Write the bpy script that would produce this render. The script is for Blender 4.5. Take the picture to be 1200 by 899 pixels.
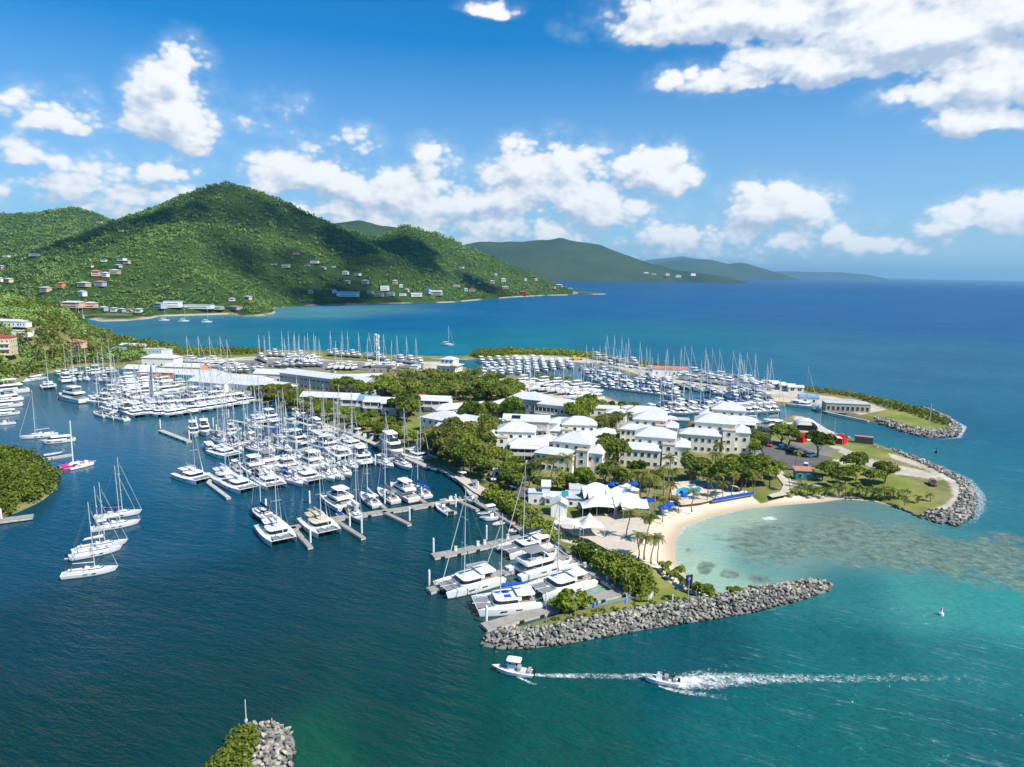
import bpy, bmesh, math, random
import numpy as np
from mathutils import Vector, Matrix
from mathutils.geometry import tessellate_polygon
R = math.radians
rnd = random.Random(7)
rng = np.random.default_rng(11)
SC = bpy.context.scene
C = SC.collection
for o in list(bpy.data.objects): bpy.data.objects.remove(o)

# ------------------------------------------------------------------ camera
CAM_H, FPX, PITCH, ROLL = 65.0, 800.0, R(9.3), R(0.85)
cp, sp, cr, sr = math.cos(PITCH), math.sin(PITCH), math.cos(ROLL), math.sin(ROLL)
FWD = Vector((0, cp, -sp)); R0 = Vector((1, 0, 0)); U0 = Vector((0, sp, cp))
RGT = R0 * cr + U0 * sr; UPV = U0 * cr - R0 * sr
cam_d = bpy.data.cameras.new("camera"); cam = bpy.data.objects.new("camera", cam_d); C.objects.link(cam)
cam_d.sensor_fit = 'HORIZONTAL'; cam_d.sensor_width = 36.0; cam_d.lens = 36.0 * FPX / 1200.0
cam_d.clip_start = 1.0; cam_d.clip_end = 90000.0
M3 = Matrix((RGT, UPV, -FWD)).transposed()
cam.matrix_world = Matrix.Translation((0, 0, CAM_H)) @ M3.to_4x4()
SC.camera = cam

# ------------------------------------------------------------------ render settings
SC.render.engine = 'CYCLES'
cy = SC.cycles
cy.use_denoising = True
try: cy.denoiser = 'OPENIMAGEDENOISE'
except Exception: pass
cy.max_bounces = 5; cy.diffuse_bounces = 2; cy.glossy_bounces = 2; cy.transmission_bounces = 2
cy.transparent_max_bounces = 8; cy.volume_bounces = 0
cy.caustics_reflective = False; cy.caustics_refractive = False
cy.sample_clamp_indirect = 4.0
vs = SC.view_settings
SC.display_settings.display_device = 'sRGB'
vs.view_transform = 'Standard'; vs.look = 'None'; vs.gamma = 1.0; vs.use_curve_mapping = False
vs.exposure = 0.5

def ray(px, py):
    v = FWD + RGT * ((px - 600.0) / FPX) + UPV * ((449.5 - py) / FPX)
    return v
def at(px, py, z=0.0):
    d = ray(px, py); t = (z - CAM_H) / d.z
    return Vector((d.x * t, d.y * t, z))
def far_at(px, py, dist):          # point seen at that pixel at a ground distance
    d = ray(px, py); t = dist / math.hypot(d.x, d.y)
    return Vector((d.x * t, d.y * t, CAM_H + d.z * t))
def azel(px, py):
    d = ray(px, py).normalized()
    return math.atan2(d.x, d.y), math.asin(d.z)

# ------------------------------------------------------------------ node helpers
class NT:
    def __init__(s, tree): s.t = tree; s.n = tree.nodes; s.l = tree.links
    def node(s, typ, **kw):
        n = s.n.new(typ)
        for k, v in kw.items(): setattr(n, k, v)
        return n
    def put(s, sock, v):
        if v is None: return
        if isinstance(v, bpy.types.NodeSocket): s.l.new(v, sock)
        else: sock.default_value = v
    def math(s, op, a, b=None, c=None, clamp=False):
        n = s.node('ShaderNodeMath', operation=op); n.use_clamp = clamp
        s.put(n.inputs[0], a); s.put(n.inputs[1], b); s.put(n.inputs[2], c)
        return n.outputs[0]
    def vmath(s, op, a, b=None):
        n = s.node('ShaderNodeVectorMath', operation=op)
        s.put(n.inputs[0], a); s.put(n.inputs[1], b)
        return n.outputs[0]
    def mix(s, f, a, b, blend='MIX'):
        n = s.node('ShaderNodeMix', data_type='RGBA', blend_type=blend)
        s.put(n.inputs[0], f); s.put(n.inputs[6], a); s.put(n.inputs[7], b)
        return n.outputs[2]
    def noise(s, vec, scale, detail=4, rough=0.55, dist=0.0):
        n = s.node('ShaderNodeTexNoise'); n.inputs['Scale'].default_value = scale
        n.inputs['Detail'].default_value = detail; n.inputs['Roughness'].default_value = rough
        n.inputs['Distortion'].default_value = dist
        if vec is not None: s.l.new(vec, n.inputs['Vector'])
        return n.outputs[0]
    def ramp(s, f, stops):
        n = s.node('ShaderNodeValToRGB'); e = n.color_ramp.elements
        while len(e) < len(stops): e.new(0.5)
        for i, (p, c) in enumerate(stops):
            e[i].position = p; e[i].color = tuple(c) + (1,) if len(c) == 3 else c
        s.put(n.inputs[0], f)
        return n.outputs[0]
    def mapr(s, v, a, b, c=0.0, d=1.0, smooth=False):
        n = s.node('ShaderNodeMapRange'); n.clamp = True
        if smooth: n.interpolation_type = 'SMOOTHSTEP'
        s.put(n.inputs[0], v)
        for i, x in enumerate((a, b, c, d)): s.put(n.inputs[i + 1], x)
        return n.outputs[0]

# ------------------------------------------------------------------ sun and sky
SUN_EL = R(50.0)
sun_h = Vector((0.83, -0.56, 0)).normalized()
SUN = Vector((sun_h.x * math.cos(SUN_EL), sun_h.y * math.cos(SUN_EL), math.sin(SUN_EL)))
ld = bpy.data.lights.new("sun", 'SUN'); lo = bpy.data.objects.new("sun", ld); C.objects.link(lo)
ld.energy = 4.9; ld.angle = R(0.55); ld.color = (1.0, 0.935, 0.81)
lo.rotation_euler = SUN.to_track_quat('Z', 'Y').to_euler(); lo.location = (200, -100, 500)

W = bpy.data.worlds.new("World"); SC.world = W; W.use_nodes = True
nt = NT(W.node_tree); nt.n.clear()
wout = nt.node('ShaderNodeOutputWorld'); bg = nt.node('ShaderNodeBackground')
nt.l.new(bg.outputs[0], wout.inputs[0])
sky = nt.node('ShaderNodeTexSky'); sky.sky_type = 'NISHITA'; sky.sun_disc = False
sky.sun_elevation = SUN_EL; sky.sun_rotation = math.atan2(SUN.x, SUN.y)
sky.altitude = 60; sky.air_density = 1.0; sky.dust_density = 0.35; sky.ozone_density = 2.2
BG_STR = 0.080
bg.inputs[1].default_value = BG_STR

def cloud_group():
    g = bpy.data.node_groups.new("cloud_cover", 'ShaderNodeTree')
    g.interface.new_socket("Az", in_out='INPUT', socket_type='NodeSocketFloat')
    g.interface.new_socket("El", in_out='INPUT', socket_type='NodeSocketFloat')
    g.interface.new_socket("Cover", in_out='OUTPUT', socket_type='NodeSocketFloat')
    q = NT(g); gi = q.node('NodeGroupInput'); go = q.node('NodeGroupOutput')
    az, el = gi.outputs[0], gi.outputs[1]
    cmb = q.node('ShaderNodeCombineXYZ'); q.l.new(az, cmb.inputs[0])
    q.put(cmb.inputs[1], q.math('MULTIPLY', el, 1.5))
    v = cmb.outputs[0]
    n1 = q.noise(v, 6.0, 2, 0.5); 
    v2 = q.vmath('ADD', v, (7.3, 1.1, 4.0)); n2 = q.noise(v2, 6.0, 2, 0.5)
    az2 = q.math('ADD', az, q.math('MULTIPLY', q.math('SUBTRACT', n1, 0.5), 0.13))
    el2 = q.math('ADD', el, q.math('MULTIPLY', q.math('SUBTRACT', n2, 0.5), 0.055))
    det = q.noise(v, 13.0, 10, 0.62)
    det2 = q.noise(q.vmath('ADD', v, (3.1, 9.2, 2.2)), 44.0, 6, 0.66)
    def billow(sc, off, w):      # rounded heads, each a cell of a warped cell pattern
        wv = q.vmath('ADD', v, off)
        n3 = q.node('ShaderNodeTexNoise'); n3.inputs['Scale'].default_value = sc * .8; n3.inputs['Detail'].default_value = 3; q.l.new(wv, n3.inputs['Vector'])
        vm = q.node('ShaderNodeVectorMath', operation='MULTIPLY_ADD'); q.l.new(n3.outputs['Color'], vm.inputs[0]); vm.inputs[1].default_value = (.55 / sc,) * 3; q.l.new(wv, vm.inputs[2])
        vo = q.node('ShaderNodeTexVoronoi'); vo.feature = 'SMOOTH_F1'; vo.voronoi_dimensions = '2D'; vo.inputs['Scale'].default_value = sc; vo.inputs['Smoothness'].default_value = 0.35; q.l.new(vm.outputs[0], vo.inputs['Vector'])
        return q.math('MULTIPLY', q.math('SUBTRACT', 0.42, vo.outputs['Distance']), w)
    detail = q.math('ADD', q.math('MULTIPLY', q.math('SUBTRACT', det, 0.5), 2.6), q.math('MULTIPLY', q.math('SUBTRACT', det2, 0.5), 0.8))
    detail = q.math('ADD', detail, q.math('ADD', billow(17.0, (2.3, .7, 0), 2.3), q.math('ADD', billow(38.0, (5.1, 3.3, 0), 1.3), billow(85.0, (1.7, 8.3, 0), 0.9))))
    tot = None
    # px, py, half width, half height (photo pixels), strength
    CL = [(212,138,56,62,1.35),(218,92,36,42,1.25),(186,140,34,30,1.0),(240,138,30,30,1.1),(65,138,72,34,.85),(30,188,52,26,.66),(395,176,36,24,.62),(328,142,30,24,.36),(180,205,70,26,.5),
          (360,218,95,34,.95),(450,226,100,34,.95),(500,192,30,26,.7),(640,222,70,52,1.15),(610,205,40,34,.9),(560,240,130,34,.95),(700,246,70,34,1.05),(757,204,50,34,1.15),
          (905,250,78,36,1.15),(888,226,30,24,.95),(975,278,26,14,.7),(1170,256,72,34,1.1),(1120,270,50,18,.7),
          (880,22,175,56,1.35),(1080,40,210,66,1.6),(990,74,150,40,1.2),(1190,100,120,62,1.2),(1140,146,62,28,1.1),(812,96,40,20,.5),(870,98,80,26,.6),(1120,110,100,40,.8),(572,4,36,14,1.0),
          (430,268,340,34,.60),(760,282,240,32,.58),(90,225,150,40,.48),(1030,290,120,20,.5),(600,296,340,22,.5),(690,-30,150,30,.6),(300,250,200,30,.5)]
    for (px, py, hw, hh, st) in CL:
        a, e = azel(px, py); a2, _ = azel(px + hw, py); _, e2 = azel(px, py - hh)
        ra = abs(a2 - a); re = abs(e2 - e)
        dx = q.math('MULTIPLY', q.math('SUBTRACT', az2, a), 1 / ra)
        dy = q.math('MULTIPLY', q.math('SUBTRACT', el2, e), 1 / re)
        dy = q.math('MAXIMUM', dy, q.math('MULTIPLY', dy, -1.9))
        dd = q.math('ADD', q.math('MULTIPLY', dx, dx), q.math('MULTIPLY', dy, dy))
        m = q.math('MULTIPLY', q.math('SUBTRACT', 1.32, q.math('SQRT', dd)), st)
        tot = m if tot is None else q.math('SMOOTH_MAX', tot, m, 0.25)
    cov = q.math('ADD', tot, q.math('MULTIPLY', detail, q.mapr(tot, -0.25, 0.55, 0.10, 0.42)))
    q.l.new(cov, go.inputs[0])
    return g
cg = cloud_group()
tc = nt.node('ShaderNodeTexCoord')
sx = nt.node('ShaderNodeSeparateXYZ'); nt.l.new(tc.outputs['Generated'], sx.inputs[0])
az = nt.math('ARCTAN2', sx.outputs[0], sx.outputs[1]); el = nt.math('ARCSINE', sx.outputs[2])
g1 = nt.node('ShaderNodeGroup'); g1.node_tree = cg; nt.l.new(az, g1.inputs[0]); nt.l.new(el, g1.inputs[1])
g2 = nt.node('ShaderNodeGroup'); g2.node_tree = cg
nt.l.new(nt.math('ADD', az, 0.010), g2.inputs[0]); nt.l.new(nt.math('ADD', el, 0.018), g2.inputs[1])
cov = g1.outputs[0]
alpha = nt.math('MAXIMUM', nt.mapr(cov, 0.08, 0.60, 0, 1, True), nt.mapr(cov, -0.30, 0.8, 0, 0.36, True))
lit = nt.mapr(nt.math('SUBTRACT', cov, g2.outputs[0]), -0.95, 0.62, 0, 1, True)
skyc = nt.mix(1.0, sky.outputs[0], (0.06, 0.80, 1.30, 1), 'MULTIPLY')
k = 1.0 / BG_STR
ccol = nt.mix(lit, (0.34 * k, 0.42 * k, 0.54 * k, 1), (0.74 * k, 0.75 * k, 0.76 * k, 1))
up = nt.mapr(el, -0.02, 0.03)
a_f = nt.math('MULTIPLY', nt.math('MULTIPLY', alpha, 0.96), up)
low = nt.mapr(el, 0.0, 0.30, 0.66, 0.0)            # pale air low over the sea
skyc = nt.mix(low, skyc, (0.43 * k, 0.51 * k, 0.62 * k, 1))
nt.l.new(nt.mix(a_f, skyc, ccol), bg.inputs[0])
W.cycles.sampling_method = 'MANUAL'; W.cycles.sample_map_resolution = 512

# ------------------------------------------------------------------ numpy noise
def _hash(ix, iy, seed):
    h = (ix.astype(np.int64) * 374761393 + iy.astype(np.int64) * 668265263 + seed * 974711) & 0x7fffffff
    h = ((h ^ (h >> 13)) * 1274126177) & 0x7fffffff
    return ((h ^ (h >> 16)) & 0xffff) / 65535.0
def vnoise(x, y, seed=0):
    ix = np.floor(x); iy = np.floor(y); fx = x - ix; fy = y - iy
    fx = fx * fx * (3 - 2 * fx); fy = fy * fy * (3 - 2 * fy)
    a = _hash(ix, iy, seed); b = _hash(ix + 1, iy, seed); c = _hash(ix, iy + 1, seed); d = _hash(ix + 1, iy + 1, seed)
    return (a + (b - a) * fx) * (1 - fy) + (c + (d - c) * fx) * fy
def fbm(x, y, oct=4, seed=0):
    s = 0; a = 0.5; t = 0
    for i in range(oct):
        s = s + a * vnoise(x * 2 ** i, y * 2 ** i, seed + i); t += a; a *= 0.5
    return s / t - 0.5

def seg_dist(X, Y, pts, closed=True):
    d = np.full(X.shape, 1e12); n = len(pts)
    for i in range(n if closed else n - 1):
        ax, ay = pts[i][0], pts[i][1]; bx, by = pts[(i + 1) % n][0], pts[(i + 1) % n][1]
        dx, dy = bx - ax, by - ay; L = dx * dx + dy * dy + 1e-9
        t = np.clip(((X - ax) * dx + (Y - ay) * dy) / L, 0, 1)
        d = np.minimum(d, (X - ax - t * dx) ** 2 + (Y - ay - t * dy) ** 2)
    return np.sqrt(d)
def inside(X, Y, pts):
    r = np.zeros(X.shape, bool); n = len(pts); j = n - 1
    for i in range(n):
        xi, yi = pts[i][0], pts[i][1]; xj, yj = pts[j][0], pts[j][1]
        c = ((yi > Y) != (yj > Y)) & (X < (xj - xi) * (Y - yi) / (yj - yi + 1e-12) + xi)
        r ^= c; j = i
    return r
def sdf(X, Y, pts): 
    d = seg_dist(X, Y, pts); return np.where(inside(X, Y, pts), d, -d)
def wp(pix, z=0.0): return [tuple(at(x, y, z)[:2]) for x, y in pix]
def smoothstep(a, b, x):
    t = np.clip((x - a) / (b - a), 0, 1); return t * t * (3 - 2 * t)

# ------------------------------------------------------------------ scene helpers
def setp(o, label=None, cat=None, group=None, kind=None):
    if label: o['label'] = label
    if cat: o['category'] = cat
    if group: o['group'] = group
    if kind: o['kind'] = kind
    return o
def thing(name, label, cat, loc=(0, 0, 0), rz=0.0, group=None):
    o = bpy.data.objects.new(name, None); C.objects.link(o)
    o.location = loc; o.rotation_euler = (0, 0, rz); o.empty_display_size = 0.5
    return setp(o, label, cat, group)
def mesh_np(name, V, F, mats, parent=None, smooth=False, midx=None):
    V = np.asarray(V, np.float32); F = np.asarray(F, np.int32)
    me = bpy.data.meshes.new(name); k = F.shape[1]
    me.vertices.add(len(V)); me.vertices.foreach_set('co', V.ravel())
    me.loops.add(F.size); me.loops.foreach_set('vertex_index', F.ravel())
    me.polygons.add(len(F)); me.polygons.foreach_set('loop_start', np.arange(0, F.size, k, dtype=np.int32))
    for m in (mats if isinstance(mats, (list, tuple)) else [mats]): me.materials.append(m)
    if midx is not None: me.polygons.foreach_set('material_index', np.asarray(midx, np.int32))
    me.polygons.foreach_set('use_smooth', np.full(len(F), smooth))
    me.update(calc_edges=True); me.validate()
    o = bpy.data.objects.new(name, me); C.objects.link(o)
    if parent: o.parent = parent
    return o
def kids(o): return KIDS.get(o.name, None) or [c for c in o.children]
KIDS = {}
def copy_tree(o):
    ch = KIDS.get(o.name)
    if ch is None:
        ch = [(c, list(c.children)) for c in o.children]; KIDS[o.name] = ch
    r = o.copy(); C.objects.link(r)
    for c, gs in ch:
        d = c.copy(); C.objects.link(d); d.parent = r
        for g in gs:
            e = g.copy(); C.objects.link(e); e.parent = d
    return r

class MB:
    """collects faces; build() links them as one mesh object"""
    def __init__(s): s.v = []; s.f = []; s.m = []; s.mi = 0
    def mat(s, i): s.mi = i; return s
    def add(s, vs, fs):
        b = len(s.v); s.v += [tuple(v) for v in vs]
        for f in fs: s.f.append([b + i for i in f]); s.m.append(s.mi)
        return s
    def box(s, c, d, rz=0.0, top=1.0):
        x, y, z = d[0] / 2, d[1] / 2, d[2] / 2; ca, sa = math.cos(rz), math.sin(rz); vs = []
        for (i, j, k) in ((-1,-1,-1),(1,-1,-1),(1,1,-1),(-1,1,-1),(-1,-1,1),(1,-1,1),(1,1,1),(-1,1,1)):
            q = top if k > 0 else 1.0
            X, Y = i * x * q, j * y * q
            vs.append((c[0] + X * ca - Y * sa, c[1] + X * sa + Y * ca, c[2] + k * z))
        return s.add(vs, [(3,2,1,0),(4,5,6,7),(0,1,5,4),(1,2,6,5),(2,3,7,6),(3,0,4,7)])
    def tube(s, a, b, r0, r1=None, n=6, caps=True):
        a, b = Vector(a), Vector(b); r1 = r0 if r1 is None else r1
        d = (b - a).normalized(); u = d.orthogonal().normalized(); w = d.cross(u); vs = []
        for p, r in ((a, r0), (b, r1)):
            for i in range(n):
                t = 2 * math.pi * i / n; vs.append(p + (u * math.cos(t) + w * math.sin(t)) * r)
        fs = [(i, (i + 1) % n, n + (i + 1) % n, n + i) for i in range(n)]
        if caps: fs += [tuple(range(n))[::-1], tuple(range(n, 2 * n))]
        return s.add(vs, fs)
    def loft(s, rings, cap0=True, cap1=True):
        n = len(rings[0]); vs = [p for r in rings for p in r]; fs = []
        for k in range(len(rings) - 1):
            for i in range(n):
                j = (i + 1) % n; fs.append((k * n + i, k * n + j, (k + 1) * n + j, (k + 1) * n + i))
        if cap0: fs.append(tuple(range(n))[::-1])
        if cap1: fs.append(tuple(range((len(rings) - 1) * n, len(rings) * n)))
        return s.add(vs, fs)
    def prism(s, poly, z0, z1, inset=0.0):
        c = (sum(p[0] for p in poly) / len(poly), sum(p[1] for p in poly) / len(poly))
        top = [(c[0] + (p[0] - c[0]) * (1 - inset), c[1] + (p[1] - c[1]) * (1 - inset)) for p in poly]
        return s.loft([[(x, y, z0) for x, y in poly], [(x, y, z1) for x, y in top]])
    def poly(s, pts): return s.add(pts, [tuple(range(len(pts)))])
    def build(s, name, mats, parent=None, smooth=None, loc=None, rz=None):
        me = bpy.data.meshes.new(name); me.from_pydata(s.v, [], s.f)
        for m in (mats if isinstance(mats, (list, tuple)) else [mats]): me.materials.append(m)
        me.polygons.foreach_set('material_index', s.m)
        me.validate(); me.update()
        bm = bmesh.new(); bm.from_mesh(me); bmesh.ops.recalc_face_normals(bm, faces=bm.faces); bm.to_mesh(me); bm.free()
        if smooth:
            me.polygons.foreach_set('use_smooth', [True] * len(me.polygons))
            me.set_sharp_from_angle(angle=R(smooth))
        o = bpy.data.objects.new(name, me); C.objects.link(o)
        if parent: o.parent = parent
        if loc is not None: o.location = loc
        if rz is not None: o.rotation_euler = (0, 0, rz)
        return o

# ------------------------------------------------------------------ materials
def new_mat(name):
    m = bpy.data.materials.new(name); m.use_nodes = True
    q = NT(m.node_tree); b = q.n['Principled BSDF']
    return m, q, b
def mat(name, col, rough=0.6, spec=0.4, metal=0.0, var=0.12, scale=1.5, bump=0.0, bscale=20.0, coat=0.0):
    """plain surface with broken-up colour and optional grain"""
    m, q, b = new_mat(name)
    tcn = q.node('ShaderNodeTexCoord'); oi = q.node('ShaderNodeObjectInfo')
    v = q.vmath('ADD', tcn.outputs['Object'], oi.outputs['Location'])
    n = q.noise(v, scale, 5, 0.6)
    lo_ = tuple(c * (1 - var) for c in col) + (1,); hi_ = tuple(min(1, c * (1 + var)) for c in col) + (1,)
    q.put(b.inputs['Base Color'], q.mix(q.mapr(n, 0.3, 0.7), lo_, hi_))
    b.inputs['Roughness'].default_value = rough; b.inputs['Specular IOR Level'].default_value = spec
    b.inputs['Metallic'].default_value = metal; b.inputs['Coat Weight'].default_value = coat
    if bump:
        bn = q.node('ShaderNodeBump'); bn.inputs['Strength'].default_value = bump; bn.inputs['Distance'].default_value = 0.05
        q.put(bn.inputs['Height'], q.noise(v, bscale, 3)); q.l.new(bn.outputs[0], b.inputs['Normal'])
    return m
def leaf_mat(name, c1, c2, trans=0.25, big=False):
    m, q, b = new_mat(name)
    geo = q.node('ShaderNodeNewGeometry'); oi = q.node('ShaderNodeObjectInfo')
    n = q.noise(geo.outputs['Position'], 0.22, 3, 0.6)
    f = q.math('ADD', q.math('MULTIPLY', n, 0.9), q.math('MULTIPLY', geo.outputs['Random Per Island'], 0.5))
    f = q.math('ADD', f, q.math('MULTIPLY', q.math('SUBTRACT', oi.outputs['Random'], 0.5), 0.7))
    if big: f = q.math('ADD', f, q.math('MULTIPLY', q.math('SUBTRACT', q.noise(geo.outputs['Position'], 0.011, 5, 0.6), 0.5), 1.9))
    col = q.mix(q.mapr(f, 0.30, 1.15), tuple(c1) + (1,), tuple(c2) + (1,))
    q.put(b.inputs['Base Color'], col); b.inputs['Roughness'].default_value = 0.6; b.inputs['Specular IOR Level'].default_value = 0.08
    t = q.node('ShaderNodeBsdfTranslucent'); q.put(t.inputs[0], q.mix(1.0, col, (1.1, 1.3, 0.5, 1), 'MULTIPLY'))
    ms = q.node('ShaderNodeMixShader'); ms.inputs[0].default_value = trans
    q.l.new(b.outputs[0], ms.inputs[1]); q.l.new(t.outputs[0], ms.inputs[2])
    q.l.new(ms.outputs[0], q.n['Material Output'].inputs[0])
    return m
MT = {}
MT['leaf'] = leaf_mat('leaf_green', (0.070, 0.112, 0.012), (0.270, 0.310, 0.050))
MT['leaf_dark'] = leaf_mat('leaf_dark_green', (0.048, 0.084, 0.011), (0.190, 0.235, 0.036))
MT['leaf_bright'] = leaf_mat('leaf_bright_green', (0.095, 0.150, 0.014), (0.275, 0.330, 0.045))
MT['leaf_olive'] = leaf_mat('leaf_olive', (0.085, 0.102, 0.018), (0.235, 0.240, 0.055))
MT['forest'] = leaf_mat('forest_leaf', (0.098, 0.185, 0.042), (0.250, 0.350, 0.100), 0.15, True)
MT['forest_far'] = leaf_mat('far_forest', (0.030, 0.065, 0.022), (0.070, 0.115, 0.035), 0.1)
MT['palm'] = leaf_mat('palm_leaf', (0.070, 0.095, 0.016), (0.240, 0.235, 0.060), 0.2)
MT['bark'] = mat('bark', (0.16, 0.12, 0.085), 0.9, 0.1, var=0.35, scale=3)
MT['palm_bark'] = mat('palm_bark', (0.26, 0.215, 0.165), 0.9, 0.1, var=0.3, scale=4)
# ------------------------------------------------------------------ the shore, traced at the waterline
COAST = [(-140,486),(-60,470),(0,456),(28,447),(50,440),(78,432),(112,428),(140,432),(165,442),(200,451),(230,458),(262,464),(300,470),(325,478),
 (345,484),(372,492),(402,503),(440,518),(470,530),(500,544),(522,549),(540,560),(558,574),(584,590),(612,610),(640,630),(668,648),(705,669),(748,692),
 (742,701),(700,712),(650,722),(612,734),(585,740),(568,748),(562,757),(590,761),(620,760),(655,756),(700,748),(760,737),(820,728),(880,718),(930,706),(974,692),(976,686),
 (940,684),(900,690),(862,697),(850,696),(835,692),(808,680),(793,659),(790,635),(802,617),(835,605),(874,596),(920,592),(960,589),(989,585),(1027,588),
 (1067,600),(1091,611),(1123,617),(1138,606),(1146,584),(1133,565),(1108,552),(1080,541),(1053,531),(1027,521),(997,516),(972,505),(955,494),(940,489),(925,488),(905,497),(868,495),(845,499),
 (822,495),(806,494),(804,513),(784,513),(782,494),(765,489),(748,482),(735,474),(715,467),(700,462),(690,457),(670,450),(640,445),(600,441),(570,438),
 (548,432),(538,428),(534,424),(545,421.5),(560,421),(600,421),(640,422),(680,425),(700,428),(720,434),(740,441),(770,448),(800,454),(830,459),(860,464),
 (885,468),(905,474),(930,477),(956,476),(975,482),(1016,492),(1029,497),(1060,508),(1090,513),(1118,511),(1128,503),(1112,490),(1085,480),(1060,474),
 (1000,461),(950,455),(900,449),(870,445),(830,438),(790,431),(760,426),(720,419),(690,415),(650,412),(600,411),(565,412),(553,415),(545,418),(500,418),
 (470,417),(430,415),(390,412),(350,411),(300,412),(260,411),(225,409),(200,409),(160,405),(143,401),(112,388),(80,377),(50,369),(20,357),(-30,346),(-160,346)]
coast_w = wp(COAST)
MANGROVE = [(-80,528),(0,533),(34,536),(50,548),(67,562),(66,574),(48,588),(20,601),(0,608),(-80,640)]
ISLET = [(228,930),(240,897),(262,872),(285,856),(300,850),(322,850),(340,857),(346,870),(344,885),(330,910),(322,940)]
mang_w = wp(MANGROVE); islet_w = wp(ISLET)
BEACH = wp([(852,697),(835,700),(795,690),(770,665),(735,650),(690,640),(660,632),(640,618),(655,605),(690,612),(740,625),(762,612),(775,598),(800,592),(840,582),(880,580),(892,588),(925,580),(985,578),(1030,585),(1070,598),(1060,606),(1020,594),(960,594),(900,606),(830,620),(812,650),(840,690)], 0.8)

def ridge_field(X, Y, ridges, slope, soft=25.0):
    H = np.full(X.shape, -500.0)
    for rg in ridges:
        P = [far_at(*p) for p in rg]
        for a, b in zip(P[:-1], P[1:]):
            dx, dy = b.x - a.x, b.y - a.y; L = dx * dx + dy * dy + 1e-6
            t = np.clip(((X - a.x) * dx + (Y - a.y) * dy) / L, 0, 1)
            d = np.sqrt((X - a.x - t * dx) ** 2 + (Y - a.y - t * dy) ** 2)
            h = a.z + t * (b.z - a.z) - slope * (np.sqrt(d * d + soft * soft) - soft)
            m = np.maximum(H, h); H = m + 6.0 * np.log(np.exp((H - m) / 6.0) + np.exp((h - m) / 6.0)) - 6.0 * 0.0
    return H
PROM = [[(-160,338,640),(-40,357,660),(0,363,650),(45,379,620)],[(45,379,620),(80,390,600),(108,399,570)],[(-60,366,560),(-20,384,470)]]
HILLMASK = wp([(-300,490),(0,458),(40,446),(80,432),(120,421),(138,406),(112,388),(80,376),(50,368),(-30,345),(-300,345)])
def near_height(X, Y):
    s = sdf(X, Y, coast_w)
    bd = seg_dist(X, Y, BEACH); inb = inside(X, Y, BEACH)
    beach = np.where(inb, 1.0, smoothstep(9, 0, bd))
    slope = 0.75 * (1 - beach) + 0.075 * beach
    z = np.clip(s * slope, -3.0, 1.15)
    z = np.where(s > 0, np.minimum(z, 1.15), z)
    h = ridge_field(X, Y, PROM, 0.32, 15.0)
    h = np.minimum(h, 1.0 + 0.55 * s)
    w = smoothstep(0, 30, sdf(X, Y, HILLMASK)) * (s > 0)
    z = z + np.maximum(h - z, 0) * w
    z = np.maximum(z, np.clip(sdf(X, Y, mang_w) * 0.4, -3, 0.8))
    z = np.maximum(z, np.clip(sdf(X, Y, islet_w) * 0.8, -3, 1.6))
    return z, s, beach

def polar_grid(r0, r1, ratio, a0, a1, da):
    nr = int(math.log(r1 / r0) / ratio) + 1; na = int((a1 - a0) / da) + 1
    r = r0 * np.exp(np.arange(nr) * ratio); a = np.radians(np.linspace(a0, a1, na))
    RR, AA = np.meshgrid(r, a, indexing='ij')
    X = RR * np.sin(AA); Y = RR * np.cos(AA)
    i = np.arange(nr - 1)[:, None] * na + np.arange(na - 1)[None, :]
    F = np.stack([i, i + 1, i + na + 1, i + na], -1).reshape(-1, 4)
    return X, Y, F

# ---- ground of the marina
GX, GY, GF = polar_grid(78, 900, 0.0095, -52, 46, 0.22)
GZ, GS, GB = near_height(GX, GY)
GZ = GZ + np.where((GS > 3) & (GZ > 0.9), fbm(GX / 9, GY / 9, 3, 3) * 0.25, 0)
keep = (GZ.ravel()[GF] > -2.2).any(1)
used = np.unique(GF[keep]); remap = -np.ones(GX.size, np.int64); remap[used] = np.arange(len(used))
Vg = np.stack([GX.ravel(), GY.ravel(), GZ.ravel()], 1)[used]; Fg = remap[GF[keep]]
# zones: (polygon in photo pixels at ground level) -> red sand, green dirt/gravel, blue tarmac, alpha lush grass
Z_SAND = [BEACH]
Z_GRAVEL = [wp(p, 1.1) for p in (
  [(222,438),(232,424),(260,420),(300,418),(360,420),(430,424),(480,424),(525,424),(530,432),(470,440),(440,436),(400,432),(330,430),(250,436),(215,446)],
  [(560,440),(640,447),(690,460),(730,473),(690,474),(640,470),(600,464),(560,456)],
  [(600,416),(680,419),(760,431),(840,444),(900,455),(960,463),(1010,470),(1040,480),(1010,486),(956,474),(900,470),(830,456),(770,445),(700,425),(600,420)],
  [(970,522),(985,523),(1005,532),(1040,543),(1080,551),(1100,558),(1098,564),(1075,559),(1050,556),(1020,547),(1000,540),(985,531)],[(1040,530),(1080,543),(1108,555),(1130,570),(1130,586),(1112,600),(1100,598),(1118,582),(1112,566),(1085,550),(1045,537)],[(968,538),(1000,540),(1012,543),(985,545)],
  [(930,487),(960,492),(985,506),(970,512),(935,505)],
  [(1085,600),(1110,590),(1130,575),(1144,585),(1136,606),(1122,615),(1092,609)])]
Z_TAR = [wp(p, 1.1) for p in ([(868,497),(900,498),(893,515),(915,518),(960,522),(985,528),(968,534),(945,540),(900,545),(880,530)],
  [(250,424),(330,420),(430,425),(480,428),(470,436),(400,434),(330,432),(255,432)])]
MAIN_P = [(562,757),(570,744),(590,741),(612,744),(640,741),(670,735),(700,730),(730,723),(760,718),(800,711),(830,704),(862,694),(900,688),(940,682),(962,682),(976,687),(973,693),(930,707),(880,719),(820,729),(760,738),(700,749),(655,757),(620,761),(590,762)]
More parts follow.
